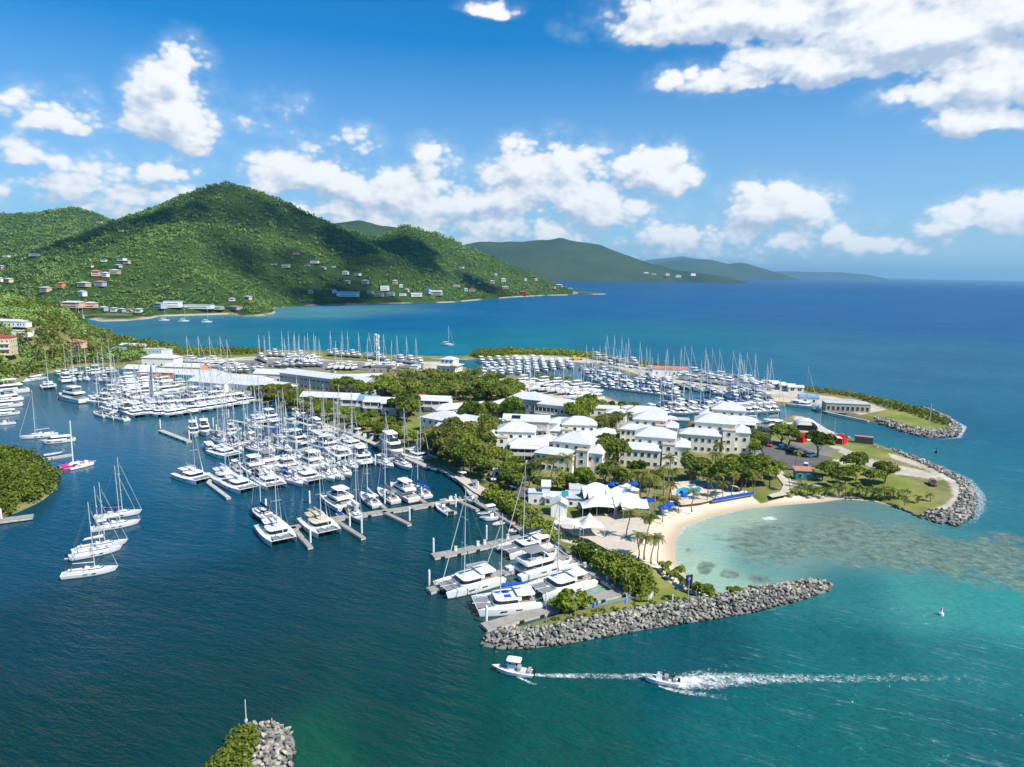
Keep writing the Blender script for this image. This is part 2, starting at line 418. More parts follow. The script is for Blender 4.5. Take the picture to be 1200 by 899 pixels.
EAST_P = [(1040,525),(1053,531),(1080,540),(1108,551),(1133,564),(1147,584),(1139,607),(1123,618),(1091,612),(1078,604),(1092,602),(1112,602),(1122,592),(1126,578),(1118,566),(1098,556),(1078,546),(1050,534)]
SPIT_P = [(1022,490),(1029,497),(1060,508),(1090,514),(1119,512),(1129,503),(1113,489),(1085,479),(1078,479),(1106,491),(1114,500),(1104,506),(1085,506),(1060,501),(1040,494)]
ISL_P = [(300,851),(322,850),(340,857),(346,870),(345,890),(338,930),(292,935),(297,905),(303,880),(297,866)]
Z_TAR += [wp(p) for p in (MAIN_P, EAST_P, SPIT_P, ISL_P)]
Z_LUSH = [wp(p, 1.1) for p in ([(480,492),(520,495),(525,515),(500,530),(470,522),(455,512)],[(640,735),(700,725),(760,714),(800,708),(830,700),(800,690),(770,675),(740,650),(700,632),(690,640),(740,690),(745,700)],
  [(890,580),(930,570),(970,560),(960,540),(990,530),(1030,535),(1040,550),(1060,560),(1110,590),(1085,600),(1030,585),(960,582)],
  [(1030,478),(1060,482),(1100,492),(1115,500),(1080,506),(1050,500),(1020,490)],[(925,500),(960,512),(1000,520),(1050,533),(1060,540),(1000,530),(940,520)],
  [(690,600),(640,600),(620,590),(660,570),(720,570),(740,590)])]
def zone(polys, soft, X, Y):
    w = np.zeros(X.shape)
    for p in polys: w = np.maximum(w, smoothstep(-soft, soft, sdf(X, Y, p)))
    return w
vx, vy = Vg[:, 0].astype(float), Vg[:, 1].astype(float)
zc = np.stack([zone(Z_SAND, 1.5, vx, vy), zone(Z_GRAVEL, 2.5, vx, vy), zone(Z_TAR, 1.0, vx, vy), zone(Z_LUSH, 3.0, vx, vy)], 1)
def ground_mat():
    m, q, b = new_mat('ground_cover')
    at_ = q.node('ShaderNodeAttribute'); at_.attribute_name = 'zone'
    sp_ = q.node('ShaderNodeSeparateColor'); q.l.new(at_.outputs['Color'], sp_.inputs[0])
    geo = q.node('ShaderNodeNewGeometry'); P = geo.outputs['Position']
    n1 = q.noise(P, 0.09, 6, 0.62); n2 = q.noise(P, 0.9, 4, 0.6); n3 = q.noise(P, 4.0, 3, 0.6)
    grass = q.mix(q.mapr(n1, 0.36, 0.62), (0.130, 0.150, 0.042, 1), (0.270, 0.245, 0.110, 1))
    lush = q.mix(q.mapr(n1, 0.40, 0.66), (0.155, 0.200, 0.036, 1), (0.290, 0.275, 0.092, 1))
    c = q.mix(at_.outputs['Alpha'], grass, lush)
    c = q.mix(q.mapr(n3, 0.2, 0.8, 0.0, 0.45), c, q.mix(1.0, c, (0.55, 0.62, 0.5, 1), 'MULTIPLY'))
    dirt = q.mix(q.mapr(n1, 0.35, 0.65), (0.36, 0.32, 0.27, 1), (0.56, 0.51, 0.44, 1))
    br = lambda s, k=0.5: q.mapr(q.math('ADD', s, q.math('MULTIPLY', q.math('SUBTRACT', n2, 0.5), k)), 0.35, 0.65)
    c = q.mix(br(sp_.outputs[1], 0.9), c, dirt)
    tar = q.mix(q.mapr(n1, 0.35, 0.65), (0.15, 0.148, 0.145, 1), (0.24, 0.235, 0.225, 1))
    c = q.mix(br(sp_.outputs[2], 0.15), c, tar)
    sand = q.mix(q.mapr(n1, 0.35, 0.65), (0.62, 0.52, 0.40, 1), (0.74, 0.64, 0.51, 1))
    sz = q.node('ShaderNodeSeparateXYZ'); q.l.new(P, sz.inputs[0])
    sand = q.mix(q.mapr(sz.outputs[2], 0.30, 0.06), sand, (0.48, 0.385, 0.27, 1))     # wet strip by the water
    c = q.mix(br(sp_.outputs[0], 0.25), c, sand)
    q.put(b.inputs['Base Color'], c); b.inputs['Roughness'].default_value = 0.95; b.inputs['Specular IOR Level'].default_value = 0.1
    bn = q.node('ShaderNodeBump'); bn.inputs['Strength'].default_value = 0.35; bn.inputs['Distance'].default_value = 0.3
    q.put(bn.inputs['Height'], n3); q.l.new(bn.outputs[0], b.inputs['Normal'])
    return m
ground = mesh_np('ground', Vg, Fg, ground_mat(), smooth=True)
ca = ground.data.color_attributes.new('zone', 'FLOAT_COLOR', 'POINT'); ca.data.foreach_set('color', zc.astype(np.float32).ravel())
setp(ground, kind='structure')

# ------------------------------------------------------------------ hills across the bay
HCOAST = wp([(-260,392),(-120,384),(-60,382),(60,374),(85,371),(103,374),(118,377),(150,376),(172,374),(186,371),(215,370),(250,369),(272,368),(285,371),(316,370),(322,366),(318,362),(345,359),(380,357.5),(430,356.5),
  (480,355.5),(530,354.5),(562,351.5),(600,348.5),(640,346.5),(676,345.6),(698,345.2),(712,344.8),(700,343.6),(676,342.2),(640,338),(600,334),(520,328),(400,325),(100,322),(-400,320),(-400,380)])
HRIDGE = [
 [(-160,268,2400),(-60,262,2350),(0,256,2300),(40,250,2300),(85,243,2300),(130,257,2200),(168,263,2050),(192,254,1850)],
 [(192,254,1850),(215,243,1780),(240,228,1700),(268,219,1640),(295,230,1680),(330,246,1720),(385,266,1800),(440,279,1850)],
 [(440,279,1850),(485,268,1850),(520,273,1900),(560,291,1950),(600,310,1980),(640,328,2000),(668,341,1960)],
 [(268,219,1640),(240,243,1540),(205,270,1420),(165,300,1290),(122,330,1180),(85,352,1110)],
 [(268,219,1640),(262,262,1440),(250,310,1220),(232,345,1030)],
 [(330,246,1720),(352,290,1480),(338,325,1290),(322,350,1150)],
 [(385,266,1800),(420,300,1600),(430,330,1420)],
 [(485,268,1850),(490,300,1680),(500,335,1430)],
 [(560,291,1950),(610,322,1820),(660,340,1830)],
 [(85,243,2300),(60,280,2000),(20,320,1600),(-30,350,1250)],
 [(0,256,2300),(-60,300,1800)]]
def hill_height(X, Y):
    s = sdf(X, Y, HCOAST)
    h = ridge_field(X, Y, HRIDGE, 0.50, 45.0)
    n = fbm(X / 210, Y / 210, 4, 21)
    h = h + n * 42 * smoothstep(5, 60, h) - 3
    cap = 2.0 + np.maximum(s, 0) * 0.42 + np.maximum(s - 60, 0) * 0.25
    h = np.minimum(h, cap) 
    h = np.maximum(h, np.minimum(2.2, s * 0.2))
    return np.where(s > 0, h, np.maximum(s * 0.3, -4)), s
HX, HY, HF = polar_grid(760, 3000, 0.0058, -50, 12, 0.13)
HZ, HS = hill_height(HX, HY)
kp = (HS.ravel()[HF] > -12).any(1)
us = np.unique(HF[kp]); rm = -np.ones(HX.size, np.int64); rm[us] = np.arange(len(us))
def hill_mat(name, c1, c2, sandy=True, sc=0.02):
    m, q, b = new_mat(name); geo = q.node('ShaderNodeNewGeometry'); P = geo.outputs['Position']
    n1 = q.noise(P, sc * 0.25, 5, 0.6); n2 = q.noise(P, sc * 6, 4, 0.65)
    f = q.math('ADD', q.math('MULTIPLY', n1, 0.6), q.math('MULTIPLY', n2, 0.5))
    c = q.mix(q.mapr(f, 0.35, 0.75), tuple(c1) + (1,), tuple(c2) + (1,))
    if sandy:
        sz = q.node('ShaderNodeSeparateXYZ'); q.l.new(P, sz.inputs[0])
        w = q.math('MULTIPLY', q.mapr(sz.outputs[2], 2.6, 1.2), q.mapr(q.noise(P, 0.012, 3), 0.42, 0.56))
        c = q.mix(w, c, (0.42, 0.36, 0.27, 1))
    q.put(b.inputs['Base Color'], c); b.inputs['Roughness'].default_value = 1.0; b.inputs['Specular IOR Level'].default_value = 0.0
    bn = q.node('ShaderNodeBump'); bn.inputs['Strength'].default_value = 0.8; bn.inputs['Distance'].default_value = 0.12 / sc
    q.put(bn.inputs['Height'], n2); q.l.new(bn.outputs[0], b.inputs['Normal'])
    return m
hill = mesh_np('hills', np.stack([HX.ravel(), HY.ravel(), HZ.ravel()], 1)[us], rm[HF[kp]], hill_mat('hill_ground', (0.020, 0.045, 0.012), (0.060, 0.105, 0.022)), smooth=True)
setp(hill, kind='structure')
_hz = HZ; _nr, _na = HX.shape
def hz_at(x, y):
    r = math.hypot(x, y); a = math.degrees(math.atan2(x, y))
    i = math.log(r / 760) / 0.0058; j = (a + 50) / 62 * (_na - 1)
    i0 = int(min(max(i, 0), _nr - 2)); j0 = int(min(max(j, 0), _na - 2)); fi = min(max(i - i0, 0), 1); fj = min(max(j - j0, 0), 1)
    return (_hz[i0, j0] * (1 - fi) + _hz[i0 + 1, j0] * fi) * (1 - fj) + (_hz[i0, j0 + 1] * (1 - fi) + _hz[i0 + 1, j0 + 1] * fi) * fj
def hit_hill(px, py):
    d = ray(px, py); h = math.hypot(d.x, d.y); t = 780.0
    while t < 2900:
        z = CAM_H + d.z / h * t; x, y = d.x / h * t, d.y / h * t
        if z <= hz_at(x, y): return Vector((x, y, hz_at(x, y)))
        t += 4.0
    return None
_gz = GZ; _gr, _ga = GX.shape
def gz_at(x, y):
    r = math.hypot(x, y); a = math.degrees(math.atan2(x, y))
    i = math.log(max(r, 79) / 78) / 0.0095; j = (a + 52) / 98 * (_ga - 1)
    i0 = int(min(max(i, 0), _gr - 2)); j0 = int(min(max(j, 0), _ga - 2))
    return float(_gz[i0:i0 + 2, j0:j0 + 2].mean())
def hit_ground(px, py):
    d = ray(px, py); h = math.hypot(d.x, d.y); t = 85.0
    while t < 890:
        z = CAM_H + d.z / h * t; x, y = d.x / h * t, d.y / h * t
        g = gz_at(x, y)
        if z <= max(g, 0): return Vector((x, y, max(g, 0)))
        t += 1.0
    return at(px, py, 1.1)

# ---- far land: built as real terrain further out
def far_land(name, ridges, slope, r0, r1, a0, a1, mt, ratio=0.012, da=0.12, amp=30, base=None, wl=500):
    X, Y, F = polar_grid(r0, r1, ratio, a0, a1, da)
    h = ridge_field(X, Y, ridges, slope, 60.0) + fbm(X / wl, Y / wl, 5, 31) * amp
    kp = (h.ravel()[F] > -30).any(1); u = np.unique(F[kp]); r_ = -np.ones(X.size, np.int64); r_[u] = np.arange(len(u))
    o = mesh_np(name, np.stack([X.ravel(), Y.ravel(), h.ravel()], 1)[u], r_[F[kp]], mt, smooth=True)
    return setp(o, kind='structure')
far_m = hill_mat('far_hill_ground', (0.016, 0.036, 0.016), (0.058, 0.092, 0.036), False, 0.010)
far_land('back_hill', [[(360,285,4200),(396,262,4000),(420,258,4000),(448,264,4050),(480,266,4100),(540,290,4200)]], 0.4, 3300, 5200, -30, 4, far_m)
far_land('headland', [[(520,292,6400),(565,283,6200),(600,281,6300),(655,279,6300),(700,287,6400),(738,300,6400),(770,311,6300),(805,320,6100),(838,325.3,5800)],[(655,279,6300),(670,300,5900),(690,316,5650)],[(738,300,6400),(760,315,5900)],[(600,281,6300),(600,305,5800)]], 0.36, 4900, 8200, -9, 22, far_m, amp=120, wl=700)
far_land('far_island', [[(740,312,12500),(770,309,12000),(800,302.5,12000),(830,304,12000),(850,309.5,12000),(868,307.5,12000),(885,313,11800),(900,318.5,11500)]], 0.30, 9500, 15000, 6, 24, far_m, amp=50, wl=1100, da=.08)
far_land('distant_land', [[(770,303,20000),(800,300,20000),(850,311,20000),(900,318,20000),(920,317.6,20000),(985,318.6,20000),(1010,321,20000)]], 0.22, 16000, 30000, 8, 42, far_m, amp=30, wl=2500, da=.08)

# ------------------------------------------------------------------ water
WCOL = [(-50,899,0.0022,0.02964,0.0302),(100,860,0.0022,0.02964,0.0319),(300,800,0.0022,0.03192,0.0353),(100,740,0.0022,0.0342,0.0487),(300,700,0.0011,0.0342,0.047),(40,640,0.0033,0.04788,0.084),(200,610,0.0022,0.05016,0.0882),(450,660,0.0011,0.03648,0.0487),(120,520,0.01,0.0742,0.1305),(220,560,0.004,0.0636,0.1125),(240,500,0.018,0.0954,0.135),(450,560,0.001,0.0424,0.072),(380,500,0.01,0.0795,0.117),(500,620,0.0011,0.04104,0.0554),(60,480,0.02,0.0901,0.135),(480,800,0.0011,0.03876,0.042),(550,860,0.0011,0.04788,0.0403),(450,860,0.0022,0.04332,0.0336),(380,890,0.0044,0.07068,0.0386),(650,820,0.0011,0.0627,0.0554),(800,770,0.001,0.065,0.08),(620,880,0.0022,0.0627,0.0487),(900,850,0.002,0.095,0.098),(1050,880,0.004,0.095,0.095),(1180,880,0.004,0.088,0.098),(1000,760,0.004,0.11,0.12),(1150,780,0.01,0.135,0.145),(1080,702,0.045,0.25,0.225),(1180,708,0.025,0.235,0.215),(1000,690,0.016,0.15,0.16),(880,660,0.09,0.24,0.215),(830,640,0.24,0.4,0.34),(845,685,0.27,0.42,0.33),(812,655,0.36,0.46,0.35),(800,625,0.36,0.46,0.35),(850,612,0.3,0.41,0.32),(880,600,0.28,0.37,0.29),(930,640,0.12,0.22,0.195),(980,600,0.095,0.17,0.165),(1040,610,0.08,0.195,0.19),(950,610,0.12,0.2,0.18),(1000,640,0.095,0.19,0.18),(1060,640,0.07,0.185,0.185),(900,640,0.16,0.27,0.235),(1120,640,0.03,0.18,0.195),(1180,620,0.014,0.13,0.175),(1180,540,0.01,0.12,0.18),(1100,500,0.012,0.11,0.18),(1060,520,0.016,0.135,0.185),(1020,505,0.014,0.11,0.16),(960,490,0.02,0.11,0.15),(1180,460,0.016,0.105,0.19),(850,480,0.022,0.1,0.145),(760,470,0.026,0.1,0.145),(700,445,0.026,0.1,0.15),(900,430,0.012,0.115,0.195),(1000,430,0.022,0.12,0.2),(750,405,0.004,0.125,0.205),(600,400,0.003,0.135,0.21),(480,405,0.004,0.145,0.215),(350,400,0.008,0.145,0.21),(220,395,0.022,0.135,0.19),(150,380,0.022,0.13,0.2),(300,380,0.01,0.13,0.215),(340,366,0.06,0.19,0.24),(500,378,0,0.1,0.225),(650,360,0,0.092,0.225),(800,350,0,0.08,0.22),(1000,370,0.006,0.085,0.215),(1180,380,0.012,0.085,0.21),(800,335,0,0.0672,0.19),(1000,336,0,0.06496,0.19),(1190,335,0.003,0.0728,0.1947),(1100,430,0.02,0.115,0.2)]   # photo pixel, then r g b of the water body, with painted reflection at right
WX, WY, WF = polar_grid(30, 46000, 0.022, -180, 180, 0.45)
wr = np.hypot(WX, WY); 
_A, _B = at(562, 750), at(976, 688)
def water_field(X, Y):
    # interpolate in log-distance / bearing
    lr = np.log(np.maximum(np.hypot(X, Y), 25)); az_ = np.arctan2(X, Y)
    acc = np.zeros(X.shape + (3,)); tot = np.zeros(X.shape)
    dx, dy = _B.x - _A.x, _B.y - _A.y; t_ = ((X - _A.x) * dx + (Y - _A.y) * dy) / (dx * dx + dy * dy); side = dx * (Y - _A.y) - dy * (X - _A.x)
    shut = np.where(side < 0, smoothstep(.98, 1.35, t_), 1.0); bay_w = wp([(770,700),(780,620),(840,590),(1000,580),(1095,610),(1060,668),(990,668),(960,690),(850,700)])
    for (px, py, r, g, b) in WCOL:
        p = at(px, py); l = math.log(math.hypot(p.x, p.y)); a = math.atan2(p.x, p.y)
        d2 = ((lr - l) / 0.55) ** 2 + ((az_ - a) / 0.42) ** 2
        w = 1.0 / (d2 + 0.012) ** 2.6
        if inside(np.array([p.x]), np.array([p.y]), bay_w)[0]: w = w * shut
        acc += w[..., None] * np.array((r, g, b)); tot += w
    return acc / tot[..., None]
wc = water_field(WX, WY)
sw = -sdf(WX, WY, coast_w)
REEF = wp([(835,630),(870,612),(930,602),(1000,600),(1070,615),(1110,625),(1180,622),(1260,650),(1260,705),(1180,694),(1120,686),(1060,672),(980,660),(930,668),(890,672),(850,655)])
DARKP = [wp(p) for p in ([(820,660),(834,660),(838,668),(826,671),(815,666)],[(804,646),(814,648),(812,651),(803,649)],[(845,672),(862,672),(866,677),(850,677)],[(872,678),(905,676),(908,680),(880,682)])]
reef = np.maximum(smoothstep(-20, 14, sdf(WX, WY, REEF)), 0)
for p in DARKP: reef = np.maximum(reef, 1.6 * smoothstep(-1.5, 1.0, sdf(WX, WY, p)))
CALM = wp([(-200,470),(0,440),(130,415),(330,470),(500,535),(760,690),(570,760),(430,700),(300,760),(100,740),(-200,720)])
calm = smoothstep(-40, 60, sdf(WX, WY, CALM))
CALM2 = wp([(530,418),(700,424),(900,470),(1010,490),(990,512),(900,500),(730,478),(600,450)])
calm = np.maximum(calm, smoothstep(-10, 15, sdf(WX, WY, CALM2)))
BAY = wp([(790,635),(802,600),(960,585),(1090,610),(1110,660),(980,690),(840,700),(790,660)])
calm = np.maximum(calm, 0.75 * smoothstep(-15, 15, sdf(WX, WY, BAY)))
def water_mat():
    m, q, b = new_mat('sea_water')
    a1 = q.node('ShaderNodeAttribute'); a1.attribute_name = 'body'
    a2 = q.node('ShaderNodeAttribute'); a2.attribute_name = 'state'
    s2 = q.node('ShaderNodeSeparateColor'); q.l.new(a2.outputs['Color'], s2.inputs[0])
    geo = q.node('ShaderNodeNewGeometry'); P = geo.outputs['Position']
    vr = q.node('ShaderNodeVectorRotate'); vr.rotation_type = 'Z_AXIS'; vr.inputs['Angle'].default_value = R(24); q.l.new(P, vr.inputs[0])
    WV = q.vmath('MULTIPLY', vr.outputs[0], (0.36, 1.0, 1.0))
    big = q.noise(P, 0.012, 4, 0.55); med = q.noise(WV, 0.09, 5, 0.6); fine = q.noise(WV, 0.55, 4, 0.62); tiny = q.noise(WV, 1.9, 3, 0.6)
    c = a1.outputs['Color']
    c = q.mix(q.mapr(big, 0.3, 0.7), q.mix(1.0, c, (0.80, 0.86, 0.90, 1), 'MULTIPLY'), q.mix(1.0, c, (1.16, 1.12, 1.08, 1), 'MULTIPLY'))
    # thin broken lines of old foam drawn out by the wind on the open water
    sv = q.vmath('MULTIPLY', vr.outputs[0], (0.024, 0.40, 1.0)); sn = q.noise(sv, 1.0, 5, 0.62, 0.35); sn2 = q.noise(P, 0.05, 4, 0.6); sn3 = q.noise(WV, 1.3, 4, 0.7)
    ln = q.mapr(q.math('ABSOLUTE', q.math('SUBTRACT', sn, 0.5)), 0.013, 0.0)
    st_ = q.math('MULTIPLY', q.math('MULTIPLY', ln, q.mapr(sn2, 0.47, 0.64)), q.mapr(sn3, 0.40, 0.62)); st_ = q.math('MULTIPLY', q.math('MULTIPLY', st_, s2.outputs[2]), q.mapr(s2.outputs[1], 0.0, 0.5, 0.42, 0.0))
    c = q.mix(st_, c, (0.42, 0.52, 0.54, 1))
    # sea-grass and coral on the bottom of the shallow bay
    rn = q.noise(P, 0.13, 9, 0.74, 0.4)
    rm_ = q.mapr(q.math('ADD', q.math('MULTIPLY', s2.outputs[0], 0.55), q.math('SUBTRACT', rn, 0.5)), 0.34, 0.52)
    reefc = q.mix(q.mapr(q.noise(P, 0.42, 7, 0.75), 0.38, 0.62), (0.055, 0.092, 0.072, 1), (0.200, 0.265, 0.205, 1))
    c = q.mix(q.math('MULTIPLY', rm_, 0.85), c, reefc)
    h = q.math('ADD', q.math('MULTIPLY', med, 1.1), q.math('ADD', q.math('MULTIPLY', fine, 0.50), q.math('MULTIPLY', tiny, 0.16)))
    bn = q.node('ShaderNodeBump'); bn.inputs['Distance'].default_value = 2.4
    q.put(bn.inputs['Strength'], q.mapr(s2.outputs[1], 0.0, 1.0, 0.85, 0.095))
    q.put(bn.inputs['Height'], h)
    # rough sea: the light coming up out of the water, under a reflection that waves keep from ever getting total
    q.n.remove(b); df = q.node('ShaderNodeBsdfDiffuse'); q.put(df.inputs['Color'], c); q.l.new(bn.outputs[0], df.inputs['Normal']); gl = q.node('ShaderNodeBsdfAnisotropic'); gl.inputs['Roughness'].default_value = 0.12
    q.l.new(bn.outputs[0], gl.inputs['Normal']); fr = q.node('ShaderNodeFresnel'); fr.inputs[0].default_value = 1.33; q.l.new(bn.outputs[0], fr.inputs['Normal'])
    fac = q.math('MINIMUM', fr.outputs[0], q.mapr(s2.outputs[1], 0.0, 1.0, 0.15, 0.34))
    ms = q.node('ShaderNodeMixShader'); q.put(ms.inputs[0], fac); q.l.new(df.outputs[0], ms.inputs[1]); q.l.new(gl.outputs[0], ms.inputs[2]); q.l.new(ms.outputs[0], q.n['Material Output'].inputs[0])
    return m
water = mesh_np('water', np.stack([WX.ravel(), WY.ravel(), np.zeros(WX.size)], 1), WF, water_mat(), smooth=True)
ca = water.data.color_attributes.new('body', 'FLOAT_COLOR', 'POINT')
ca.data.foreach_set('color', np.concatenate([wc.reshape(-1, 3), np.ones((WX.size, 1))], 1).astype(np.float32).ravel())
ca = water.data.color_attributes.new('state', 'FLOAT_COLOR', 'POINT')
ca.data.foreach_set('color', np.stack([reef.ravel(), calm.ravel(), smoothstep(-10, 70, WX + .12 * WY).ravel(), 0 * calm.ravel() + 1], 1).astype(np.float32).ravel())
setp(water, kind='structure')
nb = MB(); nb.prism([(30 * math.sin(t / 24 * 2 * math.pi), 30 * math.cos(t / 24 * 2 * math.pi)) for t in range(24)], -0.5, 0.0)
setp(nb.build('water', water.data.materials[0]), kind='structure')

# ------------------------------------------------------------------ air
def haze():
    m = bpy.data.materials.new('haze_air'); m.use_nodes = True; q = NT(m.node_tree); q.n.clear()
    out = q.node('ShaderNodeOutputMaterial'); v = q.node('ShaderNodeVolumePrincipled')
    v.inputs['Color'].default_value = (0.36, 0.70, 1.0, 1); v.inputs['Density'].default_value = HAZE_D; v.inputs['Anisotropy'].default_value = 0.2
    q.l.new(v.outputs[0], out.inputs['Volume'])
    b = MB(); b.box((0, 0, 250), (96000, 96000, 510)); o = b.build('haze', m); setp(o, kind='stuff')
HAZE_D = 5.2e-5
haze()
# ------------------------------------------------------------------ clouds that stand between the sun and the hills (their shade lies on the slopes)
def cloud(px, py, dist, rx, ry, h=1300.0, seed=0, rot=0.0):
    g = far_at(px, py, dist); t = (h - g.z) / SUN.z; c = g + SUN * t; rs = np.random.default_rng(seed); bm = bmesh.new()
    for i in range(18):
        a = rs.random() * 6.28; d = math.sqrt(rs.random()); r = rs.uniform(.45, .75) * min(rx, ry)
        x, y = math.cos(a) * d * rx, math.sin(a) * d * ry; X, Y = x * math.cos(rot) - y * math.sin(rot), x * math.sin(rot) + y * math.cos(rot)
        bmesh.ops.create_icosphere(bm, subdivisions=3, radius=1.0, matrix=Matrix.Translation((X, Y, rs.uniform(0, 25))) @ Matrix.Diagonal((r, r, r * .55, 1)))
    for v in bm.verts: v.co += v.co.normalized() * (float(vnoise(np.array([v.co.x / 28]), np.array([v.co.y / 28 + v.co.z / 28]), 5)[0]) - .5) * 26
    me = bpy.data.meshes.new('cloud'); bm.to_mesh(me); bm.free(); me.materials.append(MT['cloudm']); me.polygons.foreach_set('use_smooth', [True] * len(me.polygons)); o = bpy.data.objects.new('cloud', me); C.objects.link(o); o.location = c; setp(o, kind='structure')
m_c, q_c, b_c = new_mat('cloud_white'); b_c.inputs['Base Color'].default_value = (.9, .9, .9, 1); b_c.inputs['Roughness'].default_value = 1; b_c.inputs['Specular IOR Level'].default_value = 0; MT['cloudm'] = m_c
q_c.n['Material Output']; tr_ = q_c.node('ShaderNodeBsdfTransparent'); mx_ = q_c.node('ShaderNodeMixShader'); gp_ = q_c.node('ShaderNodeNewGeometry'); q_c.put(mx_.inputs[0], q_c.mapr(q_c.noise(gp_.outputs['Position'], .012, 5, .6), .40, .60, .06, .34)); q_c.l.new(tr_.outputs[0], mx_.inputs[1]); q_c.l.new(b_c.outputs[0], mx_.inputs[2]); q_c.l.new(mx_.outputs[0], q_c.n['Material Output'].inputs[0])
cloud(375, 290, 1640, 300, 150, seed=1, rot=.1); cloud(350, 325, 1350, 200, 90, seed=3); cloud(520, 312, 1720, 190, 90, seed=4, rot=.2); cloud(62, 322, 1560, 190, 90, seed=6, rot=.5)
# ------------------------------------------------------------------ boats: materials
def hull_mat(name, top, stripe, antifoul):
    m, q, b = new_mat(name); tcn = q.node('ShaderNodeTexCoord'); s = q.node('ShaderNodeSeparateXYZ'); q.l.new(tcn.outputs['Object'], s.inputs[0])
    n = q.noise(tcn.outputs['Object'], 1.2, 4)
    c = q.mix(q.mapr(n, .3, .7), tuple(x * .92 for x in top) + (1,), tuple(top) + (1,))
    z = s.outputs[2]
    c = q.mix(q.math('LESS_THAN', z, 0.26), c, tuple(stripe) + (1,))
    c = q.mix(q.math('LESS_THAN', z, 0.12), c, tuple(antifoul) + (1,))
    q.put(b.inputs['Base Color'], c); b.inputs['Roughness'].default_value = 0.28; b.inputs['Coat Weight'].default_value = 0.3
    return m
WHT = (0.78, 0.78, 0.77)
MT['hull'] = hull_mat('white_hull', WHT, (0.60, 0.61, 0.62), (0.02, 0.03, 0.06))
MT['hull_blue'] = hull_mat('white_hull_blue_stripe', WHT, (0.03, 0.08, 0.28), (0.02, 0.03, 0.07))
MT['hull_dark'] = hull_mat('dark_hull', (0.012, 0.016, 0.030), (0.5, 0.5, 0.5), (0.10, 0.02, 0.02))
MT['hull_grey'] = hull_mat('grey_hull', (0.30, 0.32, 0.35), (0.5, 0.5, 0.5), (0.03, 0.03, 0.04))
MT['hull_pink'] = hull_mat('pink_hull', (0.72, 0.05, 0.28), (0.7, 0.7, 0.7), (0.72, 0.05, 0.28))
MT['hull_orange'] = hull_mat('orange_hull', (0.75, 0.17, 0.04), (0.7, 0.7, 0.7), (0.4, 0.08, 0.03))
MT['hull_red'] = hull_mat('red_bottom_hull', WHT, (0.45, 0.03, 0.03), (0.42, 0.03, 0.03))
MT['gel'] = mat('gelcoat', (0.77, 0.77, 0.765), 0.35, 0.5, var=0.05, scale=0.8)
MT['deckgrey'] = mat('deck_grey', (0.50, 0.50, 0.49), 0.8, 0.2, var=0.10)
MT['teak'] = mat('teak_deck', (0.34, 0.25, 0.17), 0.8, 0.2, var=0.2, scale=5)
MT['glass'] = mat('dark_glass', (0.012, 0.016, 0.022), 0.08, 0.6, var=0.1)
MT['net'] = mat('trampoline_net', (0.20, 0.21, 0.22), 0.9, 0.1, var=0.1)
MT['alu'] = mat('mast_paint', (0.56, 0.57, 0.58), 0.4, 0.5, var=0.04)
MT['blackmast'] = mat('black_mast', (0.05, 0.05, 0.055), 0.4, 0.5)
MT['wire'] = mat('rig_wire', (0.42, 0.43, 0.45), 0.35, 0.5, metal=0.6)
MT['canvas'] = mat('white_canvas', (0.70, 0.70, 0.69), 0.85, 0.1, var=0.06)
MT['canvas_grey'] = mat('grey_canvas', (0.22, 0.23, 0.25), 0.9, 0.1)
MT['canvas_blue'] = mat('blue_canvas', (0.012, 0.075, 0.42), 0.85, 0.1)
MT['canvas_navy'] = mat('navy_canvas', (0.012, 0.022, 0.085), 0.9, 0.1)
MT['canvas_beige'] = mat('beige_canvas', (0.58, 0.50, 0.39), 0.9, 0.1)
MT['cushion'] = mat('cushion', (0.30, 0.30, 0.32), 0.9, 0.1, var=0.2)
MT['red_canvas'] = mat('red_canvas', (0.45, 0.03, 0.03), 0.9, 0.1)
MT['black'] = mat('outboard_black', (0.018, 0.018, 0.020), 0.35, 0.5)
MT['rubber'] = mat('grey_tube', (0.42, 0.43, 0.45), 0.7, 0.2)
MT['solar'] = mat('solar_panel', (0.012, 0.018, 0.045), 0.15, 0.6)

# ------------------------------------------------------------------ boats: shapes (bow along +X, waterline at z 0)
def hull_rings(L, B, fb0, fb1, draft, y0=0.0, rake=0.6, transom=0.75, n=11, full=0.45, pw=2.0, reverse=False):
    rings = []
    for k in range(n):
        s = k / (n - 1.0)
        f = transom + (1 - transom) * math.sin(min(s / full, 1) * math.pi / 2) if s < full else max(0.015, 1 - ((s - full) / (1 - full)) ** pw)
        b = B / 2 * f; zs = fb0 + (fb1 - fb0) * s ** 1.5
        kd = draft * (1 - 0.75 * s ** 4)
        xb = -L / 2 + L * s
        def X(z): return xb - (rake * (1 - max(z, 0) / zs) * s ** 6 if not reverse else rake * 0.2 * s ** 6) - (0.35 * (max(z, 0) / zs) * (1 - s) ** 6)
        rings.append([(X(zs), y0 - b, zs), (X(.25 * zs), y0 - b * .93, .25 * zs), (X(0), y0 - b * .84, -.02), (X(0), y0 - b * .45, -kd * .8), (X(0), y0, -kd),
                      (X(0), y0 + b * .45, -kd * .8), (X(0), y0 + b * .84, -.02), (X(.25 * zs), y0 + b * .93, .25 * zs), (X(zs), y0 + b, zs)])
    return rings
